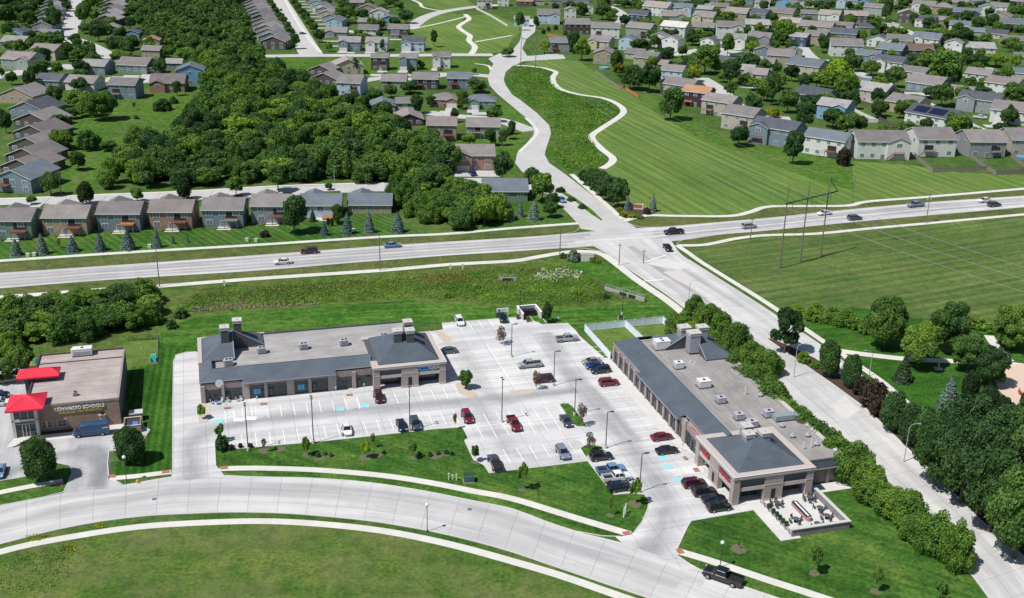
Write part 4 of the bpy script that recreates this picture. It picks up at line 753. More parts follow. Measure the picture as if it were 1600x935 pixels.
tufts('flower_patch',[(95,854),(120,852),(118,864),(96,866)],200,0.14,MATS['leaf_yellow'],'yellow flowers in the near field below the pavement',9,0.3)

place([(1245,492,26,16),(1268,500,28,18),(1290,503,30,18),(1312,508,30,18),(1335,512,30,18),(1352,520,26,16),(1500,505,30,18),(1525,512,30,16),(1545,518,26,14),(1590,530,28,16),(1322,498,26,16),(1300,492,24,14),(1275,487,24,14)],'on the edge of the big field',default='shrubb')
place([(700,464,16,7,'shrubb'),(900,460,18,8,'shrubb'),(945,466,16,8,'shrub'),(745,450,14,7,'shrubb'),(283,495,24,14,'shrub'),(268,512,20,12,'shrub')],'in the drainage strip')

place([(497,714,8,7),(508,711,7,6),(517,713,8,6),(600,709,7,6),(672,713,8,7),(684,710,8,6),(697,709,8,6),(706,711,8,6),(430,703,6,5),(655,711,7,6)],'in the lawn planting beds',default='shrub')
# ================================================================ COMMERCIAL BUILDINGS
brick('shop_brick',(0.235,0.185,0.18),(0.29,0.235,0.225),(0.30,0.27,0.26)); brick('panel_brick',(0.33,0.27,0.26),(0.37,0.31,0.29),(0.36,0.33,0.31))
brick('school_brick',(0.24,0.155,0.115),(0.30,0.20,0.145),(0.32,0.27,0.22)); brick('grey_block',(0.19,0.17,0.175),(0.235,0.21,0.21),(0.26,0.24,0.24))
mat('stone_trim',(0.47,0.41,0.375),0.8,var=0.08); mat('dark_trim',(0.075,0.085,0.095),0.5,var=0.05); mat('fascia',(0.16,0.17,0.18),0.6,var=0.06)
mat('dark_siding',(0.085,0.092,0.105),0.7,var=0.08); mat('light_siding',(0.34,0.34,0.37),0.7,var=0.06); mat('cap_stone',(0.50,0.48,0.45),0.8,var=0.08)
shingle('slate_shingle',(0.088,0.108,0.132),0.16); mat('white_metal',(0.66,0.66,0.66),0.45,var=0.04); mat('grey_metal',(0.42,0.42,0.47),0.45,var=0.08); mat('black_metal',(0.02,0.02,0.022),0.4,var=0)
mat('glass_dark',(0.03,0.045,0.055),0.08,var=0,spec=0.6); mat('recess_dark',(0.03,0.03,0.034),0.8,var=0); mat('sign_blue',(0.06,0.40,0.90),0.4,var=0); mat('sign_white',(0.85,0.88,0.9),0.4,var=0); mat('sign_red',(0.55,0.035,0.08),0.4,var=0); mat('sign_yellow',(0.62,0.45,0.03),0.4,var=0)
mat('window_poster',(0.08,0.38,0.66),0.4,var=0.05); mat('red_roof',(0.72,0.025,0.06),0.45,var=0.05,scale=1); mat('pale_plaster',(0.50,0.50,0.48),0.7,var=0.05); mat('white_vinyl',(0.74,0.80,0.87),0.5,var=0.04); mat('green_box',(0.06,0.13,0.10),0.6,var=0.1)
def roofmat(name,c,panel,line,ang):
    m,t,b=newmat(name); b.inputs['Roughness'].default_value=0.8; b.inputs['Specular IOR Level'].default_value=0.15
    g=t.nodes.new('ShaderNodeNewGeometry').outputs['Position']
    r=ramp(t,[(0.32,[v*0.8 for v in c]),(0.68,[v*1.15 for v in c])]); t.links.new(noise(t,g,0.16,7,0.7),r.inputs[0])
    r2=ramp(t,[(0.4,(0.9,0.9,0.9)),(0.6,(1.08,1.08,1.08))]); t.links.new(noise(t,mapping(t,g,-ang,(0.08,1,1)),1.3,5,0.7),r2.inputs[0])
    v=mapping(t,g,-ang); br=t.nodes.new('ShaderNodeTexBrick'); br.offset=0; br.inputs['Scale'].default_value=1; br.inputs['Brick Width'].default_value=panel[0]; br.inputs['Row Height'].default_value=panel[1]; br.inputs['Mortar Size'].default_value=0.05
    br.inputs['Color1'].default_value=(1,1,1,1); br.inputs['Color2'].default_value=(0.95,0.95,0.95,1); br.inputs['Mortar'].default_value=(line,line,line,1); t.links.new(v,br.inputs['Vector'])
    t.links.new(mixc(t,1.0,mixc(t,1.0,r.outputs[0],r2.outputs[0],'MULTIPLY'),br.outputs[0],'MULTIPLY'),b.inputs['Base Color']); MATS[name]=m; return m
roofmat('membrane_a',(0.36,0.345,0.335),(30,1.6),0.86,A1); roofmat('membrane_b',(0.30,0.285,0.27),(10,24),0.8,A2); roofmat('gravel_roof',(0.41,0.35,0.33),(12,30),0.85,A1)
def face(ox,oy,dx,dy):     # matrix: local x along the facade, local y into the building
    return Matrix(((dx,-dy,0,ox),(dy,dx,0,oy),(0,0,1,0),(0,0,0,1)))
def portal(root,M,L=16.2,depth=2.2,H=5.0,left_pillar=True):
    k=L/16.2; P=[(0,1.4,'pillar'),(6.2*k,10.0*k,'panel'),(14.8*k,L,'pillar')]
    for a,b,n in P:
        if n=='pillar' and a==0 and not left_pillar: continue
        mb=MB(); mb.box(a,b,0,1.3 if n=='pillar' else 1.0,0,H,0,M); mb.box(a-0.06,b+0.06,-0.06,0.2,0,0.5,1,M); mb.box(a-0.05,b+0.05,-0.05,0.2,3.35,3.5,1,M)
        pn=obj(n,mb,[MATS['panel_brick'],MATS['stone_trim']],root)
        if n=='panel':
            mb=MB(); c=(a+b)/2; mb.box(c-0.42,c+0.42,-0.04,0.05,0.2,2.5,0,M); obj('window',mb,MATS['recess_dark'],root)
    for a,b in ((1.4,6.2*k),(10.0*k,14.8*k)):
        mb=MB(); mb.box(a,b,0.12,0.5,2.7,3.45,0,M); obj('beam',mb,MATS['stone_trim'],root)
        mb=MB(); mb.box(a,b,0.35,0.6,3.45,H,0,M); obj('sign_band',mb,MATS['dark_siding'],root)
        mb=MB(); mb.box(a,b,depth,depth+0.1,0.0,2.9,0,M)
        st=obj('storefront_window',mb,MATS['glass_dark'],root)
        mb=MB(); 
        for q in range(4): x=a+(b-a)*q/3; mb.box(x-0.05,x+0.05,depth-0.06,depth,0,2.9,0,M)
        mb.box(a,b,depth-0.06,depth,0.7,0.8,0,M); obj('mullion',mb,MATS['dark_trim'],st)
def cornice(root,u0,u1,v0,v1,z0,z1,outs=0.25,inn=1.5,drop=()):
    mb=MB(); a,b,c,d=u0-outs,u1+outs,v0-outs,v1+outs
    mb.box(a,b,c,c+inn,z0,z1); mb.box(b-inn,b,c+inn,d,z0,z1)
    if 'back' not in drop: mb.box(a,b-inn,d-inn,d,z0,z1)
    if 'left' not in drop: mb.box(a,a+inn,c+inn,d-inn,z0,z1)
    else: mb.box(a,a+inn,c+inn,c+inn+2.6,z0,z1)
    mb.box(a+0.15,b-0.15,c+0.15,c+0.4,z0-0.28,z0,1); mb.box(b-0.4,b-0.15,c+0.4,d-0.15,z0-0.28,z0,1); mb.box(a+0.15,a+0.4,c+0.4,c+3.4,z0-0.28,z0,1)
    mb.box(a-0.05,b+0.05,c-0.05,c+0.1,z1,z1+0.07,2); mb.box(b-0.1,b+0.05,c+0.1,d,z1,z1+0.07,2)
    return obj('cornice',mb,[MATS['stone_trim'],MATS['light_siding'],MATS['white_metal']],root)
def hiproof(root,u0,u1,v0,v1,z0,z1,cut=None,m='slate_shingle'):
    """pyramid roof; cut = 'SE' / 'SW' quadrant left open with dark upright walls to the apex"""
    cu,cv=(u0+u1)/2,(v0+v1)/2; mb=MB(); A=(cu,cv,z1); T=0.18
    def tri(*p): mb.add(p,[tuple(range(len(p)))])
    if cut is None:
        tri((u0,v0,z0),(u1,v0,z0),A);tri((u1,v0,z0),(u1,v1,z0),A);tri((u1,v1,z0),(u0,v1,z0),A);tri((u0,v1,z0),(u0,v0,z0),A)
        mb.box(u0,u1,v0,v1,z0-T,z0-0.004,1)
    else:                                    # open quadrant: u>cu, v<cv
        tri((u0,v0,z0),(cu,v0,z0),A); tri((u1,cv,z0),(u1,v1,z0),A); tri((u1,v1,z0),(u0,v1,z0),A); tri((u0,v1,z0),(u0,v0,z0),A)
        mb.add([(cu,v0,z0-1.2),(cu,cv,z0-1.2),A,(cu,v0,z0)],[(0,1,2,3)],1); mb.add([(cu,cv,z0-1.2),(u1,cv,z0-1.2),(u1,cv,z0),A],[(0,1,2,3)],1)
        mb.box(u0,cu-0.01,v0,v1,z0-T,z0-0.004,1); mb.box(cu-0.01,u1,cv+0.01,v1,z0-T,z0-0.004,1)
        mb.seg((cu+0.03,v0,z0+0.04),(cu+0.03,cv,z1+0.04),0.09,0.09,4,2); mb.seg((u1,cv-0.03,z0+0.04),(cu,cv-0.03,z1+0.04),0.09,0.09,4,2)
    mb.box(u0-0.06,u1+0.06 if cut is None else cu,v0-0.06,v0-0.01,z0-T,z0+0.02,1)
    return obj('roof',mb,[MATS[m],MATS['dark_trim'],MATS['light_siding']],root)
def chimney(root,u,v,zb,zt,wu=1.75,wv=1.9,light=False):
    mb=MB(); mb.box(u,u+wu,v,v+wv,zb,zt-0.7); 
    for k in range(1,7): x=u+wu*k/7; mb.box(x-0.02,x+0.02,v-0.03,v-0.001,zb,zt-0.75,1)
    c=obj('chimney',mb,[MATS['light_siding'] if light else MATS['dark_siding'],MATS['fascia']],root)
    mb=MB(); mb.box(u-0.12,u+wu+0.12,v-0.12,v+wv+0.12,zt-0.7,zt-0.12); mb.box(u-0.2,u+wu+0.2,v-0.2,v+wv+0.2,zt-0.12,zt); mb.cyl(u+wu/2,v+wv/2,zt,zt+0.14,0.3,0.28,8,1)
    obj('chimney_cap',mb,[MATS['cap_stone'],MATS['grey_metal']],c)
def storefront(root,M,a,b,H=3.0,door=None,poster=None,up=2.2):
    mb=MB(); mb.box(a,b,-0.03,0.05,0.15,H,0,M); g=obj('shop_window',mb,MATS['glass_dark'],root)
    mb=MB(); n=max(2,int(round((b-a)/1.5)))
    for q in range(n+1): x=a+(b-a)*q/n; mb.box(x-0.05,x+0.05,-0.09,-0.031,0.15,H,0,M)
    for z in (0.15,0.75,up,H-0.08): mb.box(a,b,-0.085,-0.032,z,z+0.08,0,M)
    obj('window_frame',mb,MATS['dark_trim'],g)
    if poster: mb=MB(); mb.box(poster[0],poster[1],-0.07,-0.033,0.85,2.1,0,M); obj('poster',mb,MATS['window_poster'],g)
    if door is not None:
        mb=MB(); mb.box(door-0.5,door+0.5,-0.14,-0.092,0.02,2.15,0,M); mb.box(door-0.33,door+0.33,-0.155,-0.141,0.35,1.95,1,M); d=obj('door',mb,[MATS['black_metal'],MATS['glass_dark']],root)
def rtu(label,F,u,v,z,L=2.0,Wd=1.6,H=1.3,white=False,fans=2,group='rooftop air units'):
    t=thing('air_conditioning_unit',label,'air unit',F@Vector((u,v,z)),F.to_euler().z,group)
    mb=MB(); mb.box(-L/2-0.1,L/2+0.1,-Wd/2-0.1,Wd/2+0.1,0,0.25); obj('curb',mb,MATS['dark_trim'],t)
    mb=MB(); mb.box(-L/2,L/2,-Wd/2,Wd/2,0.25,H); mb.box(-L/2-0.04,L/2+0.04,-Wd/2-0.04,Wd/2+0.04,H,H+0.07)
    for k in range(5): mb.box(-L/2+0.15,L/2-0.15,-Wd/2-0.02,-Wd/2-0.001,0.4+k*0.17,0.45+k*0.17,1)
    mb.box(-L/2-0.35,-L/2-0.001,-Wd/4,Wd/4,0.6,H-0.1)
    obj('housing',mb,[MATS['white_metal' if white else 'grey_metal'],MATS['fascia']],t)
    for k in range(fans): mb=MB(); x=(k-(fans-1)/2)*L*0.45; mb.cyl(x,0,H+0.07,H+0.17,0.32,0.32,12); obj('fan',mb,MATS['black_metal'],t)
    return t
def shop(root,U,eaves,towers): pass
# ---------------- left shop building
O1=G(315,630.3); F1=Matrix.Translation(O1)@Matrix.Rotation(A1,4,'Z')
b1=thing('shop_building','grey brick shop building with blue ring sign, left of the car park','building',O1,A1)
mb=MB(); mb.box(0,36.7,0,23.2,0,4.35); mb.box(36.7,52.6,0.6,23.2 if False else 14.8,0,4.9,0); mb.box(36.7,49,14.8,23.2,0,4.9); obj('wall',mb,MATS['shop_brick'],b1)
mb=MB(); mb.box(2.2,37.2,3.4,22.9,4.3,5.0); mb.box(37.2,48.7,13.5,22.9,4.3,5.0); obj('flat_roof',mb,MATS['membrane_a'],b1)
mb=MB(); mb.box(14.4,49,22.9,23.25,4.3,5.35); mb.box(48.7,49,14,22.9,4.3,5.3); obj('parapet',mb,MATS['dark_trim'],b1)
def slope(root,segs,vt,zt,k,m='slate_shingle',hipw=0.0,uend=None):
    mb=MB()
    for a,b,ve,hl in segs:
        ze=zt-k*(vt-ve); a2=a+hl
        mb.add([(a,ve,ze),(b,ve,ze),(b,vt,zt),(a2,vt,zt)],[(0,1,2,3)]); mb.add([(a,ve,ze-0.16),(b,ve,ze-0.16),(b,vt,zt-0.16),(a2,vt,zt-0.16)],[(3,2,1,0)],1)
        mb.box(a,b,ve-0.05,ve-0.004,ze-0.2,ze+0.02,2); mb.box(b,b+0.05,ve,ve+1.6,ze-0.2,ze+0.02,2) if ve<-0.5 else None
        mb.box(a,b,ve,0.05,ze-0.26,ze-0.2,1) if ve<0 else None
    return mb
mb=slope(b1,[(-0.1,8.8,-0.1,2.7),(8.8,28.6,-1.45,0),(28.6,36.8,0.0,0)],3.5,6.2,0.37)
mb.add([(-0.1,-0.1,4.87),(2.6,3.5,6.2),(2.6,9.3,6.2),(-0.1,9.3,4.87)],[(0,1,2,3)]); mb.box(2.6,36.8,3.5,3.65,4.9,6.26,1); mb.box(2.6,2.75,3.6,9.4,4.9,6.26,1)
obj('sloping_roof',mb,[MATS['slate_shingle'],MATS['dark_trim'],MATS['light_siding']],b1)
mb=MB(); mb.box(-0.2,0.7,9.0,23.6,4.9,5.4); mb.box(0.7,15,22.9,23.6,4.9,5.4); mb.box(-0.2,1.6,0.0,0.0+0.01,4.3,4.31); obj('cornice',mb,MATS['stone_trim'],b1)
hiproof(b1,0.8,14.4,9.5,22.9,5.4,9.6,cut='SE')
mb=MB(); mb.box(0.8,7.4,9.5,22.9,4.9,5.2); mb.box(7.4,14.4,16.3,22.9,4.9,5.2); mb.box(7.6,14.2,16.28,16.32,5.0,5.2); obj('roof_base',mb,MATS['dark_siding'],b1)
chimney(b1,5.1,13.3,7.0,11.5); chimney(b1,8.0,16.6,7.5,11.6)
hiproof(b1,38.0,51.7,-1.0,14.4,5.45,9.7); 
mb=MB(); mb.box(36.9,52.5,-1.2,14.9,4.85,5.3); obj('roof_base',mb,MATS['dark_siding'],b1)
chimney(b1,42.4,3.9,7.2,11.0); chimney(b1,45.2,3.6,7.2,11.0); chimney(b1,45.6,8.2,7.4,11.2)
cornice(b1,36.7,52.7,-2.5,15.0,4.95,5.45,drop=('left',))
mb=MB(); mb.box(36.9,52.5,-2.3,0.6,4.8,4.95); obj('ceiling',mb,MATS['dark_siding'],b1)
MT=face(36.6,-2.6,1,0); portal(b1,MT,16.2,2.6,5.0)
MF=face(0,0,1,0)
# front piers, windows
for a,b in ((0,0.9),(8.6,10.1),(18.0,19.6),(26.9,28.7),(4.3,4.9),(13.2,13.9),(22.6,23.3),(32.2,33.0)):
    mb=MB(); mb.box(a,b,-0.45,-0.001,0,4.0); obj('pier',mb,MATS['panel_brick'],b1)
for a,b,d,p in ((1.0,4.2,None,None),(5.0,8.5,5.6,None),(10.3,13.1,None,(11.0,12.4)),(14.0,17.9,14.7,None),(19.8,22.5,None,(20.4,21.8)),(23.4,26.8,24.0,None),(28.9,32.1,None,None),(33.1,36.4,33.8,None)): storefront(b1,MF,a,b,2.9,d,p)
mb=MB(); mb.cyl(0,0,-0.06,0.06,0.85,0.85,20); s_=obj('round_sign',mb,MATS['white_metal'],b1); s_.location=(4.0,-0.35,4.35); s_.rotation_euler=(R(90),0,0)
# sign on the tower: blue rings and white lettering
mb=MB()
for cx in (-0.62,0.62):
    ring=[]
    for i in range(20):
        a=2*math.pi*i/20; ring.append([(cx+math.cos(a)*0.82,-0.08,math.sin(a)*0.6),(cx+math.cos(a)*0.82,0.02,math.sin(a)*0.6),(cx+math.cos(a)*0.42,0.02,math.sin(a)*0.27),(cx+math.cos(a)*0.42,-0.08,math.sin(a)*0.27)])
    ring.append(ring[0]); mb.loft(ring)
sg=obj('sign_logo',mb,MATS['sign_blue'],b1); sg.location=(47.95,-2.30,4.2); sg.scale=(.82,1,1.1)
text('sign_lettering','PHYSICAL',0.78,MATS['sign_white'],b1,(50.1,-2.34,4.25),(R(90),0,0),0.04,0.80,0.008)
text('sign_lettering','THERAPY',0.78,MATS['sign_white'],b1,(50.15,-2.32,3.68),(R(90),0,0),0.04,0.80,0.008)
for u,v in ((6.3,7.4),(13.8,12.4),(23.1,12.5),(32.3,12.6),(41.6,13.6)):
    i=[6.3,13.8,23.1,32.3,41.6].index(u); rtu(f'pale rooftop air unit on the left shop building, {ordl(i)}',F1,u,v,5.0,1.7,1.5,1.35,fans=2)
# ---------------- right shop building
O2=G(958,564.5); F2=Matrix.Translation(O2)@Matrix.Rotation(A2,4,'Z')
b2=thing('shop_building','grey brick shop building with red signs and walled patio, right of the car park','building',O2,A2)
mb=MB(); mb.box(0,49.2,0,23.2,0,4.35); mb.box(49.2,61.8,0.8,23.2,0,4.4); mb.box(61.8,62.4,0.8,14.0,0,4.4); obj('wall',mb,MATS['shop_brick'],b2)
mb=MB(); mb.box(1.5,61.3,4.9,22.9,4.3,5.0); obj('flat_roof',mb,MATS['membrane_b'],b2)
mb=MB(); mb.box(1.2,61.9,22.9,23.3,4.3,5.3); mb.box(1.2,1.5,4.9,22.9,4.3,5.3); mb.box(12,62,22.6,22.9,5.0,5.12); obj('parapet',mb,MATS['cap_stone'],b2)
mb=slope(b2,[(-0.3,16.5,-0.15,1.6),(16.5,38.6,-1.1,0),(38.6,47.5,0.9,0),(47.5,50.5,0.9,0)],5.0,6.2,0.285); mb.box(1.4,50.5,5.0,5.15,4.9,6.26,1)
mb.add([(-0.3,-0.15,4.73),(1.3,5.0,6.2),(1.3,9.2,6.2),(-0.3,9.2,4.73)],[(3,2,1,0)]); mb.box(-0.3,1.4,0,9.2,4.5,4.72,1)
obj('sloping_roof',mb,[MATS['slate_shingle'],MATS['dark_trim'],MATS['light_siding']],b2)
mb=MB(); mb.add([(61.8,14.5,4.9),(61.8,23.4,4.9),(62.9,23.4,3.9),(62.9,14.5,3.9)],[(3,2,1,0),(0,1,2,3)]); mb.box(61.7,62.95,23.38,23.44,3.8,4.9,0); mb.box(62.85,62.95,14.6,23.4,3.7,3.9,2); mb.box(61.4,61.8,14.5,23.3,4.4,5.1,1); obj('end_roof',mb,[MATS['slate_shingle'],MATS['dark_trim'],MATS['stone_trim']],b2)
for v in (22.5,19.8): mb=MB(); mb.box(61.81,62.1,v-0.35,v+0.35,0,3.8); obj('pier',mb,MATS['panel_brick'],b2)
hiproof(b2,-0.2,15.2,9.4,23.4,5.3,9.3,cut='SW')
mb=MB(); mb.box(-0.2,7.4,9.4,23.4,4.6,5.1); mb.box(7.4,15.2,16.5,23.4,4.6,5.1); obj('roof_base',mb,MATS['dark_siding'],b2)
chimney(b2,5.2,13.4,5.4,10.2,2.2,2.4,True); chimney(b2,9.0,14.0,5.4,10.3,2.2,2.6,True); chimney(b2,6.6,17.4,7.0,10.4,2.0,2.2,True)
hiproof(b2,50.5,63.8,-0.2,13.4,5.95,9.6); mb=MB(); mb.box(49.2,65.0,-0.6,14.4,4.4,5.75); obj('roof_base',mb,MATS['dark_siding'],b2)
chimney(b2,53.0,5.3,7.0,10.0,1.8,1.7,True); chimney(b2,56.0,4.2,7.2,10.0,1.7,1.7,True); chimney(b2,56.2,7.4,7.2,10.0,1.7,1.7,True)
cornice(b2,49.1,65.1,-1.5,14.6,5.4,5.95)
mb=MB(); mb.box(49.4,64.9,-1.3,0.8,5.0,5.4); mb.box(61.8,64.9,0.8,14.3,5.0,5.4); obj('ceiling',mb,MATS['dark_siding'],b2)
portal(b2,face(49.0,-1.6,1,0),16.2,2.25,5.4); portal(b2,face(65.15,-1.45,0,1),16.1,2.6,5.4,left_pillar=False)
M2=face(0,0,1,0)
for k in range(13):
    a=0.2+k*3.3
    if a>40: break
    mb=MB(); mb.box(a,a+0.75,-0.35,-0.001,0,4.0 if a<16 else 3.9); obj('pier',mb,MATS['panel_brick'],b2); storefront(b2,M2,a+0.85,a+3.2,3.1,a+2.2 if k%3==1 else None,None,2.3)
mb=MB(); mb.box(40.0,47.5,0.35,0.6,3.0,4.9); mb.box(40.0,41.2,-0.3,0.6,0,4.9); obj('sign_wall',mb,MATS['panel_brick'],b2)
storefront(b2,M2,42.0,46.5,2.9,44,None)
text('sign_lettering','subs & more',0.95,MATS['sign_red'],b2,(44.6,0.30,4.0),(R(90),0,0),0.06,0.9,0.02)
text('sign_lettering','cafe',1.6,MATS['sign_red'],b2,(53.0,-1.50,3.75),(R(90),0,0),0.08,1.05,0.0)
mb=MB(); mb.box(59.0,64.0,-1.45,-1.3,3.55,4.75); 
text('sign_lettering','RESTAURANT',0.82,MATS['sign_red'],b2,(61.4,-1.50,3.75),(R(90),0,0),0.06,0.88,0.0)
for i,(u,v,L,Wd,H,wh,f) in enumerate(((6.1,9.3,3.6,2.4,2.1,1,2),(17.2,8.7,1.9,1.6,1.5,1,1),(27.2,10.1,2.6,2.1,1.6,1,1),(35.1,10.3,1.7,1.5,1.3,0,1),(42.8,10.6,1.8,1.5,1.3,0,1),(46.3,11.6,2.2,1.6,1.3,0,1),(43.2,17,1.9,1.5,1.4,0,1))):
    rtu(f'{"large white" if i==0 else "white" if wh else "small grey"} rooftop air unit on the right shop building, {ORD[i] if i else "first"} from its far end',F2,u,v,5.0,Wd,L,H,wh,f)
t=thing('roof_duct','long silver-grey duct box on the flat roof of the right shop building','duct',F2@Vector((45.2,19.3,5)),A2); mb=MB(); mb.box(-0.9,0.9,-2.2,2.2,0.3,1.3); mb.box(-0.6,0.6,2.2,3.2,0.3,0.9); obj('housing',mb,mat('duct_metal',(0.33,0.40,0.42),0.35,var=0.15,metal=0.3),t); mb=MB(); mb.box(-1,1,-2.0,-1.8,0,0.3); mb.box(-1,1,1.8,2.0,0,0.3); obj('rail',mb,MATS['dark_trim'],t)
for i,(u,v) in enumerate(((47.9,17.6),(52.3,17.4),(52.7,20.5),(34.3,19.9),(56.3,20.3))):
    t=thing('roof_vent',f'small domed exhaust fan on the right shop roof, {ORD[i] if i else "first"} of them','vent',F2@Vector((u,v,5)),0,'exhaust fans on the roof'); mb=MB(); mb.box(-.45,.45,-.45,.45,0,.3); obj('curb',mb,MATS['dark_trim'],t); mb=MB(); mb.cyl(0,0,.3,.55,.55,.5,12); mb.cyl(0,0,.55,.9,.28,.22,12); obj('fan_hood',mb,MATS['grey_metal'],t)
for i,(u,v,h) in enumerate(((33,17,1.9),(57,18.7,1.9),(57.2,16.9,1.7),(16.5,13,0.8),(15.2,12.6,0.7),(14,16,0.3),(21,20,0.3),(40,21,0.3))):
    mb=MB(); mb.cyl(0,0,0,h,0.11,0.11,8); o=obj('vent_pipe',mb,MATS['white_metal'],loc=F2@Vector((u,v,5))); tag(o,f'white vent pipe on the right shop roof, {ORD[i] if i else "first"} of them','pipe','vent pipes on the roof')
for i,(u,v) in enumerate(((14,21.3),(22,21.6),(33,21.6),(45.5,21.6))):
    mb=MB(); mb.box(-2.2,2.2,-0.12,0.12,0,0.5); o=obj('screen_wall',mb,mat('rust_trim',(0.15,0.085,0.07),0.8),loc=F2@Vector((u,v,5)),rz=A2+0.25); tag(o,f'low brown screen along the back of the right shop roof, {ORD[i] if i else "first"} from far end','screen','roof screens')
# patio
pt=thing('patio_wall','low grey brick patio wall with pale coping in front of the restaurant','wall',O2,A2)
mb=MB(); mb.box(76.6,77.0,4.0,15.4,0,1.5); mb.box(65.6,76.6,15.0,15.4,0,1.5); obj('wall',mb,MATS['grey_block'],pt)
mb=MB(); mb.box(76.45,77.15,3.9,15.55,1.5,1.62); mb.box(65.5,76.45,14.85,15.55,1.5,1.62); obj('coping',mb,MATS['pale_plaster'],pt)
pv=MB(); pv.box(65.3,76.6,2.6,15.0,-0.1,0.13); pv.box(61,65.3,-1.4,14.6,-0.1,0.126); pv.box(62.2,65.0,14.6,25.5,-0.1,0.10); pv.box(76.6,77.6,1.6,5.5,-.1,.12); pv.box(65.3,76.6,1.6,2.6,-.1,.128)
o=obj('pavement',pv,MATS['apron'],kind='structure'); o.location=O2; o.rotation_euler=(0,0,A2)
rl=thing('railing','thin black metal railing on the left side of the patio','railing',O2,A2)
mb=MB()
for k in range(8): mb.box(65.6+k*1.5,65.66+k*1.5,3.9,3.96,0.13,1.15)
obj('post',mb,MATS['black_metal'],rl)
mb=MB(); mb.box(65.6,76.5,3.9,3.96,1.1,1.16); mb.box(65.6,76.5,3.9,3.96,0.65,0.69); obj('rail',mb,MATS['black_metal'],rl)
ft=thing('fire_table','long pinkish brick fire trough with a pale slot, in the middle of the patio','fire table',F2@Vector((70.4,9.6,0.13)),A2)
mb=MB(); mb.box(-2.6,2.6,-0.5,0.5,0,0.75); mb.cyl(2.6,0,0,0.75,0.5,0.5,12); mb.cyl(-2.6,0,0,0.75,0.5,0.5,12); obj('base',mb,mat('pink_brick',(0.36,0.22,0.22),0.8),ft)
mb=MB(); mb.box(-2.6,2.6,-0.55,0.55,0.75,0.82); obj('top',mb,MATS['black_metal'],ft); mb=MB(); mb.box(-2.4,2.4,-0.16,0.16,0.83,0.86); obj('burner',mb,MATS['sign_white'],ft)
def chairm():
    s=MB(); s.box(-.24,.24,-.24,.24,.42,.48); b=MB(); b.box(-.24,.24,.2,.26,.48,.95)
    l=[]
    for x in (-.2,.2):
        for y in (-.2,.2): q=MB(); q.box(x-.025,x+.025,y-.025,y+.025,0,.42); l.append(q.mesh('leg',MATS['black_metal']))
    return s.mesh('seat',MATS['dark_siding']),b.mesh('backrest',MATS['dark_siding']),l
cs,cb,cl=chairm()
def chair(p,rz,label):
    t=thing('patio_chair',label,'chair',p,rz,'patio chairs'); link('seat',cs,t); link('backrest',cb,t)
    for l in cl: link('leg',l,t)
tm=MB(); tm.cyl(0,0,.72,.77,.62,.62,14); tmm=tm.mesh('tabletop',MATS['dark_siding']); tl=MB(); tl.cyl(0,0,0,.72,.06,.06,8); tl.cyl(0,0,0,.04,.3,.3,10); tlm=tl.mesh('pedestal',MATS['black_metal'])
for (u,v,w_,nc) in ((67.1,6.4,'nearest the tower panel',6),(67.0,13.2,'in the far right corner of the patio',6),(72.9,7.0,'at the lower left of the patio',4),(73.3,13.0,'against the right patio wall',4),(75.2,10.0,'by the front patio wall',2),(70.6,13.2,'halfway along the right patio wall',3)):
    p=F2@Vector((u,v,.13)); t=thing('patio_table','round dark patio table '+w_,'table',p,0,'patio tables'); link('tabletop',tmm,t); link('pedestal',tlm,t)
    for k in range(nc):
        a=k*2*math.pi/nc+0.4; chair(p+Vector((math.cos(a)*1.05,math.sin(a)*1.05,0)),a-math.pi/2,'dark patio chair at the round table '+w_)
for i,(u,v) in enumerate(((67.6,4.6),(69.3,4.6),(70.4,4.7),(71.5,4.7),(72.6,4.7),(73.6,4.8),(66.3,13.9))):
    p=F2@Vector((u,v,.13)); t=thing('planter',f'dark planter with grasses along the patio edge, {ORD[i] if i else "first"} from the building','planter',p,0,'planters on the patio'); mb=MB(); mb.box(-.28,.28,-.28,.28,0,.5); obj('pot',mb,MATS['dark_trim'],t); c=link('plant',K['shrub'][2][0],t); c.location=(0,0,.45); c.scale=(.8,.8,.6)
# small wall-mounted bracket lamps omitted: not visible
# ---------------- vinyl dog-run fence
turf=poly('artificial_lawn',None,0.02,MATS['turf'],pts=[F2@Vector((u,v,0)) for u,v in ((-18.6,-0.4),(-18.6,20.8),(1,20.8),(1,0))])
fn=thing('vinyl_fence','tall white vinyl privacy fence around two grass yards beside the right shop building','fence',O2,A2)
def fence(root,a,b,h=1.9,m='white_vinyl',sp=2.6,dark=None):
    a=Vector(a);b=Vector(b);L=(b-a).length;d=(b-a)/L;M=face(a.x,a.y,d.x,d.y); n=max(1,round(L/sp))
    mb=MB(); mb.box(0,L,-0.03,0.03,0.05,h,0,M)
    for k in range(int(L/0.3)): mb.box(k*0.3,k*0.3+0.02,-0.045,0.045,0.1,h-0.1,0,M)
    obj('panel',mb,MATS[m],root)
    for k in range(n+1): mb=MB(); x=L*k/n; mb.box(x-0.08,x+0.08,-0.08,0.08,0,h+0.12,0,M); obj('post',mb,MATS[dark or m],root)
    mb=MB(); mb.box(0,L,-0.06,0.06,h-0.1,h,0,M); mb.box(0,L,-0.06,0.06,0.05,0.15,0,M); obj('rail',mb,MATS[m],root)
fence(fn,(-1.0,-0.4),(-18.8,-0.5)); fence(fn,(-18.8,-0.5),(-19.0,10.4)); fence(fn,(-19.0,10.4),(-19.2,20.9)); fence(fn,(-18.9,10.5),(-6,10.9)); fence(fn,(-19.2,20.9),(-8,20.9))
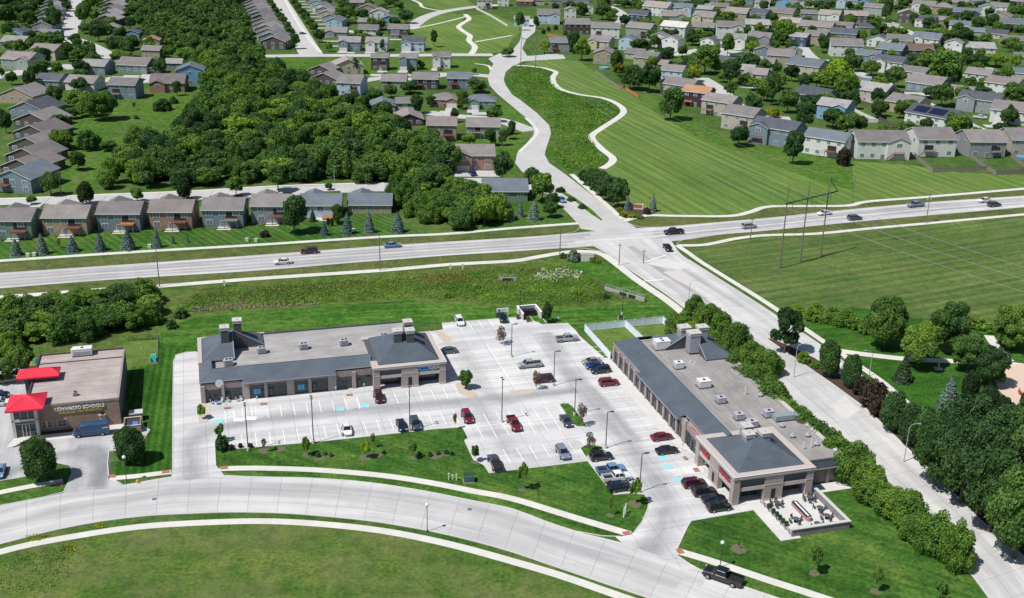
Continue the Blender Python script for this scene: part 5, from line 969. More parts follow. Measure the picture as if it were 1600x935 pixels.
# ---------------- school building
O3=G(190,663); F3=Matrix.Translation(O3)@Matrix.Rotation(A1,4,'Z')
b3=thing('school_building','brown brick preschool building with red metal canopies and a flat tan roof','building',O3,A1)
mb=MB(); mb.box(-17.5,0,0,25.5,0,5.9); obj('wall',mb,MATS['school_brick'],b3)
mb=MB(); mb.box(-0.001,0.12,0.3,25.4,0.3,5.6); mb.box(-17.4,0,25.49,25.6,0,5.6); obj('side_cladding',mb,MATS['dark_siding'],b3)
mb=MB(); mb.box(-17.3,-0.25,0.25,25.3,5.85,5.95); obj('flat_roof',mb,MATS['gravel_roof'],b3)
mb=MB(); mb.box(-17.7,-17.35,0.1,25.7,5.5,6.3); mb.box(-17.35,-0.1,25.35,25.7,5.5,6.2); mb.box(-17.3,-0.25,20.6,20.85,5.95,6.1); obj('parapet',mb,mat('maroon_trim',(0.08,0.045,0.05),0.7),b3)
mb=MB(); mb.box(-17.2,0.1,-0.08,0.22,5.55,6.05); mb.box(-0.22,0.12,0.22,25.3,5.7,6.0); obj('coping',mb,mat('tan_coping',(0.30,0.25,0.24),0.8),b3)
def canopy(root,u0,u1,v0,v1,z0,z1,ridge):
    cv=(v0+v1)/2; a,b=u0+ridge,u1-ridge; mb=MB(); P=[(u0,v0,z0),(u1,v0,z0),(u1,v1,z0),(u0,v1,z0),(a,cv,z1),(b,cv,z1)]
    mb.add(P,[(0,1,5,4),(1,2,5),(2,3,4,5),(3,0,4)]); mb.box(u0,u1,v0,v1,z0-0.3,z0-0.004)
    def ribs(p0,p1,q0,q1,n):
        for k in range(1,n):
            t=k/n; A=Vector(p0).lerp(Vector(p1),t);B=Vector(q0).lerp(Vector(q1),t); mb.seg(A+Vector((0,0,.03)),B+Vector((0,0,.03)),0.035,0.035,4,1)
    ribs(P[0],P[1],P[4],P[5],14); ribs(P[1],P[2],P[5],P[5],8)
    for p,q in ((0,4),(1,5),(2,5),(3,4),(4,5)): mb.seg(Vector(P[p])+Vector((0,0,.04)),Vector(P[q])+Vector((0,0,.04)),0.07,0.07,5,1)
    return obj('canopy_roof',mb,[MATS['red_roof'],mat('red_rib',(0.85,0.08,0.12),0.45,var=0)],root)
canopy(b3,-20.6,-13.6,-4.2,3.2,7.3,8.9,3.4); canopy(b3,-20.5,-12.2,11.0,15.3,7.3,8.4,1.8)
mb=MB(); mb.box(-19.0,-18.2,11.6,14.6,0,7.0); mb.box(-19.0,-13.0,11.9,14.4,5.9,7.0); obj('canopy_support',mb,MATS['dark_siding'],b3)
mb=MB()
for x0,x1,y0,y1 in ((-20.2,-19.6,1.0,1.6),(-15.9,-15.3,1.0,1.6),(-20.2,-19.6,-0.1,.5),(-15.9,-15.3,-0.1,.5)): mb.box(x0,x1,y0-1.4,y1-1.4,0,7.0)
mb.box(-20.2,-15.3,-1.5,-1.1,3.5,4.0); mb.box(-20.2,-15.3,-1.5,-1.1,6.5,7.0); mb.box(-20.1,-15.4,-0.9,3,6.2,7.0); obj('entrance_frame',mb,MATS['pale_plaster'],b3)
mb=MB(); mb.box(-19.6,-15.9,-1.2,-1.12,0.1,3.5); mb.box(-19.6,-15.9,-1.2,-1.12,4.0,6.5); mb.box(-20.1,-20.05,-1,1.2,0.2,6.5); g_=obj('entrance_glass',mb,MATS['glass_dark'],b3)
mb=MB()
for x in (-18.4,-17.75,-17.1): mb.box(x-.06,x+.06,-1.28,-1.21,0.1,2.9)
mb.box(-18.4,-17.1,-1.28,-1.21,2.8,2.95); mb.box(-19.6,-15.9,-1.26,-1.21,2.85,2.95)
for x in (-18.4,-17.1): mb.box(x-.05,x+.05,-1.26,-1.21,4.0,6.5)
obj('door_frame',mb,MATS['pale_plaster'],g_)
for x in (-14.6,-13.5,-11.6,-10.7):
    mb=MB(); mb.box(x-0.55,x+0.55,-0.07,-0.002,0.9,2.5); f_=obj('window_frame',mb,MATS['stone_trim'],b3); mb=MB(); mb.box(x-0.38,x+0.38,-0.1,-0.071,1.05,2.35); obj('pane',mb,MATS['glass_dark'],f_)
mb=MB(); mb.box(-4.1,-2.9,-0.06,-0.002,0.1,2.3); mb.box(-4.2,-2.8,-0.5,-0.06,2.6,2.75); obj('door',mb,MATS['stone_trim'],b3)
mb=MB(); mb.cyl(-3.5,-0.2,2.8,3.2,0.18,0.3,8); obj('wall_lamp',mb,MATS['black_metal'],b3)
text('sign_lettering','KIDVANCED SCHOOLS',1.0,MATS['sign_white'],b3,(-7.6,-0.12,4.45),(R(90),0,0),0.06,0.92,0.006)
text('sign_lettering','CHILDCARE AND PRESCHOOL',0.62,MATS['sign_yellow'],b3,(-7.4,-0.12,3.75),(R(90),0,0),0.05,0.98,0.008)
rtu('large white rooftop air unit at the back edge of the school roof',F3,-8.6,24.0,5.95,4.0,1.9,1.7,True,1,None); rtu('tiny exhaust fan on the school roof',F3,-8.4,3.2,5.95,0.7,0.6,0.8,False,1,None)
bn=thing('bin_enclosure','small brick bin enclosure with a blue lid inside, beside the school','enclosure',O3,A1)
mb=MB(); mb.box(0.7,0.95,-4.4,-1.0,0,1.7); mb.box(3.8,4.05,-4.4,-1.0,0,1.7); mb.box(0.7,4.05,-4.65,-4.4,0,1.7); mb.box(0.7,4.05,-1.0,-0.75,0,1.7); obj('wall',mb,MATS['school_brick'],bn); mb=MB(); mb.box(.65,4.1,-4.7,-4.35,1.7,1.8); mb.box(.65,4.1,-1.05,-.7,1.7,1.8); obj('coping',mb,MATS['stone_trim'],bn)
dm=thing('dumpster','dark blue dumpster with a light blue lid inside the brick enclosure','dumpster',F3@Vector((2.3,-2.7,0)),A1); mb=MB(); mb.box(-1.1,1.1,-1.1,1.1,0.1,1.3); obj('bin',mb,mat('bin_blue',(0.03,0.05,0.12),0.6),dm); mb=MB(); mb.box(0.1,1.1,-1.0,0.6,1.3,1.36); obj('lid',mb,mat('lid_blue',(0.06,0.22,0.55),0.5),dm)
sh=thing('garden_shed','pale green storage box shed behind the bin enclosure','shed',F3@Vector((2.9,1.4,0)),A1); mb=MB(); mb.box(-1.2,1.2,-.9,.9,0,1.7); obj('wall',mb,mat('sage',(0.28,0.36,0.31),0.7),sh); mb=MB(); mb.box(-1.35,1.35,-1,1,1.7,1.85); obj('roof',mb,MATS['pale_plaster'],sh)
pf=thing('chain_link_fence','dark mesh fence around the school play lawn','fence',O3,A1)
def mesh_fence(root,pts,h=1.5):
    for a,b in zip(pts,pts[1:]):
        a=Vector(a);b=Vector(b);L=(b-a).length;n=max(1,round(L/3)); d=(b-a)/L;M=face(a.x,a.y,d.x,d.y)
        mb=MB(); 
        for k in range(n+1): x=L*k/n; mb.box(x-.03,x+.03,-.03,.03,0,h,0,M)
        for z in (0.05,h/3,2*h/3,h-.04): mb.box(0,L,-.012,.012,z,z+.03,0,M)
        for k in range(int(L/0.5)): mb.box(k*.5,k*.5+.015,-.01,.01,0.05,h,0,M)
        obj('fence_bay',mb,MATS['dark_trim'],root)
mesh_fence(pf,[(1.0,29),(6.7,28.6),(6.5,43.5),(-1,44),(-20,41)])
poly('artificial_lawn',None,0.02,MATS['turf'],pts=[F3@Vector((u,v,0)) for u,v in ((0.4,28.6),(6.5,28.6),(6.4,43.4),(-0.8,43.8),(-2,40),(-2,26),(0.3,26))])
t=thing('play_equipment','turquoise toddler slide in the corner of the school play lawn','play equipment',F3@Vector((5.6,31,0)),A1); mb=MB(); mb.add([(-.5,-1,.05),(.5,-1,.05),(.5,.8,1.1),(-.5,.8,1.1)],[(0,1,2,3),(3,2,1,0)]); mb.box(-.6,-.5,-1,1,0,.9); mb.box(.5,.6,-1,1,0,.9); obj('slide',mb,mat('turquoise',(0.05,0.50,0.50),0.4),t); mb=MB(); mb.box(-.5,.5,.8,1.4,1.0,1.1); mb.box(-.5,-.4,1.3,1.4,0,1); mb.box(.4,.5,1.3,1.4,0,1); obj('ladder',mb,MATS['turquoise'],t)
t=thing('play_post','thin green post with a round top on the school play lawn','play equipment',F3@Vector((3,34,0))); mb=MB(); mb.cyl(0,0,0,1.9,.05,.05,6); obj('pole',mb,MATS['turquoise'],t); mb=MB(); mb.cyl(0,0,1.8,2.3,.25,.1,8); obj('cap',mb,MATS['turquoise'],t)
t=thing('playhouse','small orange and green playhouse behind the school roof corner','playhouse',F3@Vector((-19.5,31,0)),A1); mb=MB(); mb.box(-1.3,1.3,-1.3,1.3,0,2.0); obj('wall',mb,mat('orange_wood',(0.36,0.16,0.06),0.7),t); mb=MB(); mb.cyl(0,0,2.0,3.1,.9,.5,8); obj('roof',mb,mat('play_green',(0.06,0.25,0.14),0.5),t)
# ---------------- bin store by the far lot edge, notice boards, kiosks
g=F1@Vector((80.0,29.2,0)); bs=thing('bin_enclosure','pale walled bin enclosure open to the far edge of the car park','enclosure',g,A1)
mb=MB(); mb.box(0,.3,0,5.6,0,1.9); mb.box(4.9,5.2,0,5.6,0,1.9); mb.box(.3,4.9,5.3,5.6,0,1.9); obj('wall',mb,mat('enclosure_wall',(0.55,0.53,0.5),0.8),bs); mb=MB(); mb.box(-.08,.38,-.05,5.7,1.9,2.0); mb.box(4.82,5.28,-.05,5.7,1.9,2.0); mb.box(.38,4.82,5.22,5.7,1.9,2.0); obj('coping',mb,MATS['sign_white'],bs)
for i,(x,y) in enumerate(((1.6,3.6),(3.5,3.4))):
    t=thing('dumpster',('black' if i else 'dark purple')+' dumpster inside the pale bin enclosure','dumpster',F1@Vector((80+x,29.2+y,0)),A1,'dumpsters in the enclosure'); mb=MB(); mb.prof([(-.8,.1),(.8,.1),(.9,1.5),(-.9,1.5)],'x',-.85,.85); obj('bin',mb,mat('dark_bin',(0.03,0.028,0.04),0.6),t); mb=MB(); mb.box(-.88,.88,-.95,.95,1.5,1.56); obj('lid',mb,MATS['black_metal'],t)
for i,(x,y) in enumerate(((-0.9,1.2),(1.1,-1.0))):
    t=thing('wheelie_bin',('brown' if i else 'dark')+' litter bin standing outside the pale bin enclosure','bin',F1@Vector((80+x,29.2+y,0)),A1,'litter bins'); mb=MB(); mb.cyl(0,0,0,1.2,.35,.42,10); obj('bin',mb,mat('bin_brown',(0.09,0.06,0.05),0.7),t); mb=MB(); mb.cyl(0,0,1.2,1.3,.44,.2,10); obj('lid',mb,MATS['black_metal'],t)
def board(label,x,y,L,H,z0,az,m='sign_white',post='sign_white',txt=None):
    t=thing('sign_board',label,'sign',G(x,y),az); mb=MB(); mb.box(-L/2,L/2,-.05,.05,z0,z0+H); obj('panel',mb,MATS[m],t)
    for sx in (-1,1): mb=MB(); mb.box(sx*L/2-.06,sx*L/2+.06,-.07,.07,0,z0+H); obj('post',mb,MATS[post],t)
    return t
t=board('white rental sign board standing behind the dark parked pickup',785,495,3.0,1.1,1.3,A1); mb=MB(); mb.cyl(0,0,-.02,.02,.3,.3,12); o=obj('emblem',mb,mat('emblem',(0.05,0.10,0.13),0.5),t); o.location=(-.95,-.07,1.85); o.rotation_euler=(R(90),0,0)
mb=MB(); mb.box(-.4,1.2,-.07,-.052,1.95,2.05); mb.box(-.4,.9,-.07,-.052,1.65,1.72); obj('printed_lines',mb,mat('emblem2',(0.30,0.42,0.5),0.5),t)
board('small white H-shaped frame sign on the grass behind the car park',870,500.5,1.1,.3,.5,A1)
board('small dark panel between two white posts behind the white fence',970,500,1.5,.9,.4,A1,'dark_siding')
board('two-sided white leasing sign beside the car park exit',975,808,0.25,1.9,0.1,R(60)); board('thin tall white sign panel next to the leasing sign',977,803,0.25,1.8,0.3,R(75))
t=thing('sign_wall','plain pale sign wall in the bed at the intersection','sign',G(917.5,408.5),R(2)); mb=MB(); mb.box(-1.9,1.9,-.25,.25,0,2.2); mb.box(-2.05,2.05,-.32,.32,2.2,2.32); obj('wall',mb,mat('cream_stone',(0.62,0.58,0.50),0.8),t)
t=thing('monument_sign','small brick subdivision sign with pale stone frame beside the flower bed','sign',G(995.5,327),R(-8)); mb=MB(); mb.box(-1.7,1.7,-.2,.2,.4,1.7); obj('panel',mb,mat('sign_brick',(0.34,0.14,0.09),0.8),t)
mb=MB(); mb.box(-2.1,-1.7,-.35,.35,0,2.0); mb.box(1.7,2.1,-.35,.35,0,2.0); mb.box(-2.1,2.1,-.3,.3,0,.4); mb.box(-1.7,1.7,-.25,.25,1.7,1.85); obj('frame',mb,MATS['cream_stone'],t)
for i,(x,y,l) in enumerate(((701,750,'pale green utility post on the lawn, tallest of the three'),(707,750,'pale green utility post on the lawn, middle of the three'),(713,751,'pale green utility post on the lawn, nearest the green box'))):
    t=thing('utility_post',l,'post',G(x,y)); mb=MB(); mb.box(-.12,.12,-.12,.12,0,1.3-.3*(i==1)); obj('post',mb,mat('pale_green',(0.45,0.58,0.42),0.6),t); mb=MB(); mb.box(-.15,.15,-.15,.15,1.3-.3*(i==1),1.4-.3*(i==1)); obj('cap',mb,MATS['pale_green'],t)
t=thing('transformer_box','dark green transformer box on the lawn between car park and street','utility box',G(732.5,752),R(8)); mb=MB(); mb.box(-.95,.95,-.75,.75,.1,1.35); obj('housing',mb,MATS['green_box'],t); mb=MB(); mb.box(-1,1,-.8,.8,0,.1); obj('pad',mb,MATS['cap_stone'],t); mb=MB(); mb.add([(-.97,-.78,1.32),(.97,-.78,1.32),(.97,.77,1.46),(-.97,.77,1.46)],[(0,1,2,3),(3,2,1,0)]); obj('lid',mb,MATS['green_box'],t)
for x,y,l in ((215,755.5,'yellow fire hydrant in the grass wedge by the school driveway'),):
    t=thing('fire_hydrant',l,'hydrant',G(x,y)); mb=MB(); mb.cyl(0,0,0,.65,.16,.14,10); mb.cyl(0,0,.65,.82,.2,.05,10); obj('body',mb,mat('hydrant',(0.6,0.42,0.04),0.5),t); mb=MB(); mb.seg((-.28,0,.5),(.28,0,.5),.08); obj('outlet',mb,MATS['hydrant'],t)
for i,(x,y) in enumerate(((704,422),(723,421),(351,447),(158,600))):
    if i>2: break
    t=thing('marker_post',['white marker post with a tilted plate beside the highway path','second white marker post, right of the first, beside the highway path','white marker post beside the path above the thicket'][i],'post',G(x,y)); mb=MB(); mb.box(-.1,.1,-.1,.1,0,1.5); obj('post',mb,MATS['sign_white'],t); mb=MB(); mb.box(-.35,.35,-.12,-.1,.6,1.6); obj('plate',mb,MATS['pale_plaster'],t)
# culverts with wing walls
for (x,y,L,az,l) in ((793,440,5.0,R(4),'concrete box culvert with a dark mouth and railing below the highway'),(975,463,13.0,R(-38),'long concrete culvert wall with railing beside the side street')):
    t=thing('culvert',l,'culvert',G(x,y),az); mb=MB(); mb.box(-L/2,L/2,0,.4,0,1.1); obj('wall',mb,mat('old_concrete',(0.36,0.34,0.31),0.9),t); mb=MB()
    if L<8: mb.box(-1.4,1.4,-.08,-.01,0.02,.95)
    else: mb.box(-1.5,.8,-.08,-.01,0.02,1.0); mb.box(1.4,3.6,-.08,-.01,0.02,1.0)
    obj('mouth_shade_panel',mb,MATS['recess_dark'],t); mb=MB()  # near-black slab on the wall face; the mouth's inner shade is its colour
    for k in range(int(L/1.3)+1): mb.box(-L/2+k*1.3,-L/2+k*1.3+.06,.15,.21,1.1,2.0)
    mb.box(-L/2,L/2,.15,.21,1.96,2.0); mb.box(-L/2,L/2,.15,.21,1.55,1.58); obj('railing',mb,MATS['grey_metal'],t)
# white rubble patch and dark creek bank
def rocks(name,px,n,r0,r1,m,label,seed):
    P=gp(px); rn=random.Random(seed); x0=min(p.x for p in P);x1=max(p.x for p in P);y0=min(p.y for p in P);y1=max(p.y for p in P); mb=MB(); c=0
    V0,F0=ico(1)
    while c<n:
        x,y=rn.uniform(x0,x1),rn.uniform(y0,y1)
        if inpoly(x,y,P): r=rn.uniform(r0,r1); mb.add([(x+v[0]*r*rn.uniform(.7,1.2),y+v[1]*r*rn.uniform(.7,1.2),r*.3+v[2]*r*.6) for v in V0],[tuple(f) for f in F0]); c+=1
    o=obj(name,mb,m,kind='stuff'); tag(o,label,'rocks')
rocks('rubble',[(832,430),(848,419),(862,424),(880,416),(896,424),(912,424),(903,436),(886,432),(868,442),(852,434),(840,440)],330,.12,.42,mat('white_rock',(0.42,0.41,0.37),0.9,var=0.2),'white rubble stones on the slope below the pale sign wall',5)
rocks('creek_stones',[(300,480),(340,474),(420,473),(500,470),(505,476),(420,481),(340,486),(302,487)],420,.15,.45,mat('creek_rock',(0.20,0.15,0.12),0.95,var=0.4,scale=2),'brown stones of the eroded creek bank behind the left shop building',6)
# ================================================================ HOUSES
WC=dict(white=(0.62,0.62,0.60),cream=(0.50,0.44,0.30),tan=(0.36,0.29,0.20),beige=(0.42,0.37,0.31),grey=(0.26,0.27,0.28),slate=(0.17,0.22,0.26),blue=(0.17,0.33,0.52),paleblue=(0.42,0.52,0.62),navy=(0.05,0.075,0.14),brown=(0.10,0.085,0.08),brick=(0.27,0.145,0.10),sage=(0.27,0.32,0.27),green=(0.17,0.24,0.20),purple=(0.055,0.025,0.04),aqua=(0.30,0.45,0.50),darkbrown=(0.075,0.055,0.05))
WN=dict(white='white-walled',cream='cream-walled',tan='tan-walled',beige='beige-walled',grey='grey-walled',slate='slate-grey-walled',blue='blue-walled',paleblue='pale blue',navy='navy-walled',brown='brown-walled',brick='brick-walled',sage='sage green',green='grey-green',purple='dark purple',aqua='turquoise',darkbrown='dark brown')
RC=dict(t=('roof_taupe',(0.20,0.185,0.18),'taupe roof'),s=('roof_slate',(0.135,0.16,0.185),'slate grey roof'),c=('roof_charcoal',(0.085,0.095,0.115),'charcoal roof'),b=('roof_brown',(0.16,0.105,0.09),'brown roof'),m=('roof_mauve',(0.19,0.165,0.16),'mauve-brown roof'),g=('roof_grey',(0.27,0.265,0.26),'grey roof'),o=('roof_orange',(0.36,0.20,0.12),'orange-brown roof'),p=('roof_pink',(0.28,0.245,0.23),'pinkish tan roof'),w=('roof_pale',(0.46,0.46,0.45),'pale grey roof'))
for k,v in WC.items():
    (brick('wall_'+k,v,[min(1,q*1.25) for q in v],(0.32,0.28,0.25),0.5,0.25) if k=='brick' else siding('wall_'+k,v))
for k,(n,c,_) in RC.items(): shingle(n,c,0.16)
mat('trim_white',(0.66,0.66,0.64),0.6,var=0.03); mat('pane',(0.13,0.19,0.22),0.08,var=0,spec=0.8); mat('garage_white',(0.62,0.61,0.58),0.6,var=0.03); mat('deck_wood',(0.17,0.075,0.05),0.8,var=0.2); mat('deck_grey',(0.20,0.18,0.16),0.8,var=0.2); mat('deck_orange',(0.42,0.17,0.06),0.8,var=0.2); mat('patio_slab',(0.60,0.57,0.50),0.9,var=0.05)
wf=MB(); wf.box(-.8,.8,-.06,.04,0,1.35); WF=wf.mesh('window_frame',MATS['trim_white'])
wp=MB(); wp.box(-.68,-.04,-.085,-.061,.1,1.25); wp.box(.04,.68,-.085,-.061,.1,1.25); WP=wp.mesh('pane',MATS['pane'])
wq=MB(); wq.box(-.8,.8,-.06,.04,0,1.35); wq.box(-.66,.66,-.085,-.061,.12,1.23,1); WQ=wq.mesh('window',[MATS['trim_white'],MATS['pane']])
gd=MB(); gd.box(-2.4,2.4,-.05,.04,0,2.2)
for k in range(1,4): gd.box(-2.35,2.35,-.07,-.051,k*.55-.03,k*.55,1)
GD=gd.mesh('garage_door',[MATS['garage_white'],MATS['stone_trim']])
dr=MB(); dr.box(-.9,.9,-.06,.04,0,2.1); dr.box(-.78,-.04,-.085,-.061,.1,2.0,1); dr.box(.04,.78,-.085,-.061,.1,2.0,1); DR=dr.mesh('patio_door',[MATS['trim_white'],MATS['pane']])
pd=MB(); pd.box(-.5,.5,-.06,.04,0,2.05); pd.box(-.42,.42,-.08,-.061,.08,1.95,1); PD=pd.mesh('door',[MATS['trim_white'],MATS['darkdoor'] if 'darkdoor' in MATS else mat('darkdoor',(0.10,0.05,0.04),0.6,var=0)])
def deckmesh(m,h,wd=4.0,dp=2.6):
    mb=MB(); mb.box(-wd/2,wd/2,-dp,-.05,h-.2,h)
    return mb
HRN=random.Random(3); HOUSES=[]
def chev(mb,c0,c1,lo,hi,h,p,o,t,axis,a,b,mi=0,trim=1):
    """gable roof slab: ridge along axis between a,b; slopes across [lo,hi]"""
    m_=(lo+hi)/2; rz=h+(hi-lo)/2*p; e=h-o*p
    pr=[(lo-o,e),(m_,rz),(hi+o,e),(hi+o,e+t),(m_,rz+t),(lo-o,e+t)]
    mb.prof(pr,axis,a,b,mi,cap=[(0,1,4,5),(1,2,3,4)],capm=trim)
def house(x,y,wpx,hpx,style,wall,roof,feat='',yaw=0,d=None,label=None,group=None,cat='house'):
    """x,y photo pixel at the middle of the foot of the camera-facing wall; style e: ridge across, g: gable to camera, h: hip"""
    g=G(x,y); s=sc(g); vy=-math.degrees(math.atan2(g.x,g.y)); w=wpx/s/max(.7,math.cos(R(yaw-vy))) if abs(yaw)>24 else wpx/s*(1.04 if s>2.7 else .97); h=min(7.4,hm(g,hpx)*(1 if s>2.7 else .95)); d=d or min(15.5,max(9.5,w*0.85))*HRN.uniform(.88,1.1); near=s>3.3
    root=thing('house',label,cat,g,R(yaw),group); p=0.42 if style!='g' else 0.40; o=0.45; t=0.22
    wm=MATS['wall_'+wall]; rm=MATS[RC[roof][0]]
    W=MB(); Rf=MB(); x0,x1=-w/2,w/2
    if style=='e':
        W.prof([(0,0),(d,0),(d,h),(d/2,h+d/2*p),(0,h)],'x',x0,x1); chev(Rf,0,0,0,d,h,p,o,t,'x',x0-o,x1+o)
        Rf.box(x0-o,x1+o,-o-.06,-o-.003,h-o*p-.08,h-o*p+t*.9,1)
    elif style=='g':
        W.prof([(x0,0),(x1,0),(x1,h),(0,h+w/2*p),(x0,h)],'y',0,d); chev(Rf,0,0,x0,x1,h,p,o,t,'y',-o,d+o)
    else:
        W.box(x0,x1,0,d,0,h); r=d/2; zz=h+r*p; A=(x0+r,d/2,zz+t);B=(x1-r,d/2,zz+t); e=h-o*p+t
        P=[(x0-o,-o,e),(x1+o,-o,e),(x1+o,d+o,e),(x0-o,d+o,e),A,B]; Rf.add(P,[(0,1,5,4),(1,2,5),(2,3,4,5),(3,0,4)]); Rf.box(x0-o,x1+o,-o,d+o,e-.2,e-.004,1)
    L=(1 if HRN.random()<.5 else -1)
    if 'L' in feat: L=-1
    if 'R' in feat: L=1
    if 'w' in feat and style in 'eh':        # front wing with its own gable
        ww=w*0.44; a=x0+0.01 if L<0 else x1-ww-0.01; b=a+ww; W.prof([(a,0),(b,0),(b,h-.1),((a+b)/2,h-.1+ww/2*p),(a,h-.1)],'y',-1.4,d/2-.2); chev(Rf,0,0,a,b,h-.1,p,.4,t,'y',-1.8,d/2-.1)
        fx,fy=(a+b)/2,-1.4
    else: fx,fy=(x0+w*.28 if L<0 else x1-w*.28),0
    if 'b' in feat:                           # cross gable at the back, showing over the ridge
        ww=w*0.5; a=x0+.3; b=a+ww; hb=h; W.prof([(a,0),(b,0),(b,hb),((a+b)/2,hb+ww/2*p),(a,hb)],'y',d-1,d+4.5)
        mm=(a+b)/2; e=hb-o*p+t; zz=hb+ww/2*p+t+.6; Rf.add([(a-o,d+5,e),(b+o,d+5,e),(mm,d+2,zz),(mm,d/2,zz),(b+o,d-2,e),(a-o,d-2,e)],[(0,2,1),(1,2,3,4),(0,5,3,2)])
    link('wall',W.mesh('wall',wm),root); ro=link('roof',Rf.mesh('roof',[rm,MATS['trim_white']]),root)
    if HRN.random()<.6: mb=MB(); cx=HRN.uniform(-w*.3,w*.3); cz=h+(d*.2)*p if style=='e' else h+(w/2-abs(cx))*p; mb.cyl(cx,d*.5,cz,cz+(d*.3*p if style=='e' else 0)+.75,.12,.12,6); obj('vent_pipe',mb,MATS['grey_metal'],ro)
    if 'c' in feat: mb=MB(); mb.box(w*.2,w*.2+1,d*.55,d*.55+.9,h,h+d/2*p+1.1); obj('chimney',mb,MATS['wall_brick'],ro)
    def win(px,py,pz,rz=0,sx=1.0,m=None):
        pz-=.12
        if near: f=link('window',WF,root,(px,py,pz),rz); f.scale=(sx*1.35,1,1.25); q=link('pane',WP,f)
        else: f=link('window',WQ,root,(px,py,pz),rz); f.scale=(sx*1.2,1,1.15)
    two=h>4.6; zs=[h-1.95] if not two else [h-1.95,0.9]
    n=max(2,int(w/4.2)); deck='k' in feat
    for iz,z in enumerate(zs):
        low=(iz==1) or not two
        for k in range(n):
            xx=x0+w*(k+.5)/n
            if 'w' in feat and abs(xx-fx)<w*.22 and style in 'eh': continue
            if 'g' in feat and low and abs(xx-fx)<3.1: continue
            if deck and low and abs(xx-fx)<2.2: continue
            if low and two and k==n//2 and 'g' not in feat: link('patio_door',DR,root,(xx,0,.05)); continue
            win(xx,0,z,0,1.0 if n<4 else .85)
    if 'w' in feat and style in 'eh':
        if two or 'g' not in feat: win(fx,fy,zs[0],0,1.1)
    if 'g' in feat:
        q=link('garage_door',GD,root,(fx,fy,0.02)); q.scale=(min(1,w*.42/4.8),1,1)
        dx=fx+(3.6 if L<0 else -3.6); link('door',PD,root,(max(x0+.7,min(x1-.7,dx)),0,.03))
    for sx,rz in ((x1,R(90)),(x0,R(-90))):
        for z in zs[:1]: win(sx,d*.3,z,rz,.7); win(sx,d*.7,z,rz,.7)
    HOUSES.append((g.x,g.y,w,d,label))
    if deck and two: mb=MB(); mb.box(fx-1.9,fx+1.9,-.05,.02,2.8,min(h-.15,4.9)); obj('porch_shade_panel',mb,MATS['recess_dark'],root)  # flat dark panel on the wall: shade of a covered porch painted as colour
    if 'g' in feat: mb=MB(); mb.box(fx-2.8,fx+2.8,fy-8,fy-.3,-.1,.13); pdo=obj('driveway',mb,MATS['far_street'],kind='structure'); pdo.location=g; pdo.rotation_euler=(0,0,R(yaw))
    if deck:
        m=MATS['deck_orange' if 'O' in feat else 'deck_grey' if 'G' in feat else 'deck_wood']; hz=2.75 if two else .6; dk=MB(); dk.box(fx-2.1,fx+2.1,-2.7,-.08,hz-.2,hz); D_=obj('deck',dk,m,root)
        for px_ in (fx-2,fx+2): mb=MB(); mb.box(px_-.08,px_+.08,-2.6,-2.44,0,hz-.2); obj('post',mb,m,D_)
        mb=MB(); mb.box(fx-2.1,fx+2.1,-2.7,-2.62,hz+.85,hz+.95); mb.box(fx-2.1,fx+2.1,-2.69,-2.64,hz+.1,hz+.16)
        for k in range(15): mb.box(fx-2.1+k*.295,fx-2.07+k*.295,-2.68,-2.64,hz,hz+.86)
        mb.box(fx+2.02,fx+2.1,-2.6,-.1,hz+.85,hz+.95); obj('railing',mb,m,D_)
        if two: mb=MB(); mb.add([(fx-2.1,-2.6,hz),(fx-2.1,-1.7,hz),(fx-5.4,-1.7,0),(fx-5.4,-2.6,0)],[(0,1,2,3),(3,2,1,0)]); mb.box(fx-5.4,fx-2.1,-2.62,-2.58,0,.1); mb.add([(fx-2.1,-2.62,hz+.9),(fx-5.4,-2.62,.9),(fx-5.4,-2.62,.75),(fx-2.1,-2.62,hz+.75)],[(0,1,2,3),(3,2,1,0)]); obj('stairs',mb,m,D_)
    if 'p' in feat: mb=MB(); mb.box(x0+w*.38,x0+w*.72,-3.2,-.1,0,.12); obj('patio_slab',mb,MATS['patio_slab'],root)
    if 'S' in feat:
        mb=MB(); e=h-o*p+t+.06
        for a_,b_ in ((.12,.42),(.46,.8)):
            ya,yb=d*.08,d*.40; za=h+ya*p+t+.06; zb=h+yb*p+t+.06; mb.add([(x0+w*a_,ya,za),(x0+w*b_,ya,za),(x0+w*b_,yb,zb),(x0+w*a_,yb,zb)],[(0,1,2,3)])
        obj('solar_panel',mb,MATS['panel_pv'] if 'panel_pv' in MATS else mat('panel_pv',(0.012,0.016,0.035),0.15,var=0,spec=0.6),ro)
    return root
def rows(data,where,group=None,extra={}):
    L=[]
    for ln in data.strip().splitlines():
        q=ln.split()
        if q: L.append(q)
    L.sort(key=lambda q:float(q[0])); cnt={};tot={}
    key=lambda q:(q[5],q[6])
    for q in L: tot[key(q)]=tot.get(key(q),0)+1
    for q in L:
        if where=='at the upper right' and len(q)>8 and float(q[8])<=-9: q[8]=str(max(-48,float(q[8])*3)); q[4]='e'
        elif 'hillside' in where and len(q)>8 and float(q[8])<=-10 and float(q[0])>960: q[8]=str(max(-36,float(q[8])*2)); q[4]='e'
        if ('hillside' in where or where=='at the upper right') and len(q)>8 and abs(float(q[8]))<9 and float(q[1])<125 and float(q[0])>920: q[8]=str(round(-HRN.uniform(4,36),1))
        k=key(q); i=cnt.get(k,0); cnt[k]=i+1; st={'e':'','g':' gable end','h':' hipped'}[q[4]]
        lab=f"{WN[q[5]]} house with {RC[q[6]][2]} {where}"+(f", {ordl(i)}" if tot[k]>1 else "")
        house(float(q[0]),float(q[1]),float(q[2]),float(q[3]),q[4],q[5],q[6],q[7] if len(q)>7 else '',float(q[8]) if len(q)>8 else 0,float(q[9]) if len(q)>9 else None,label=lab,group=group)
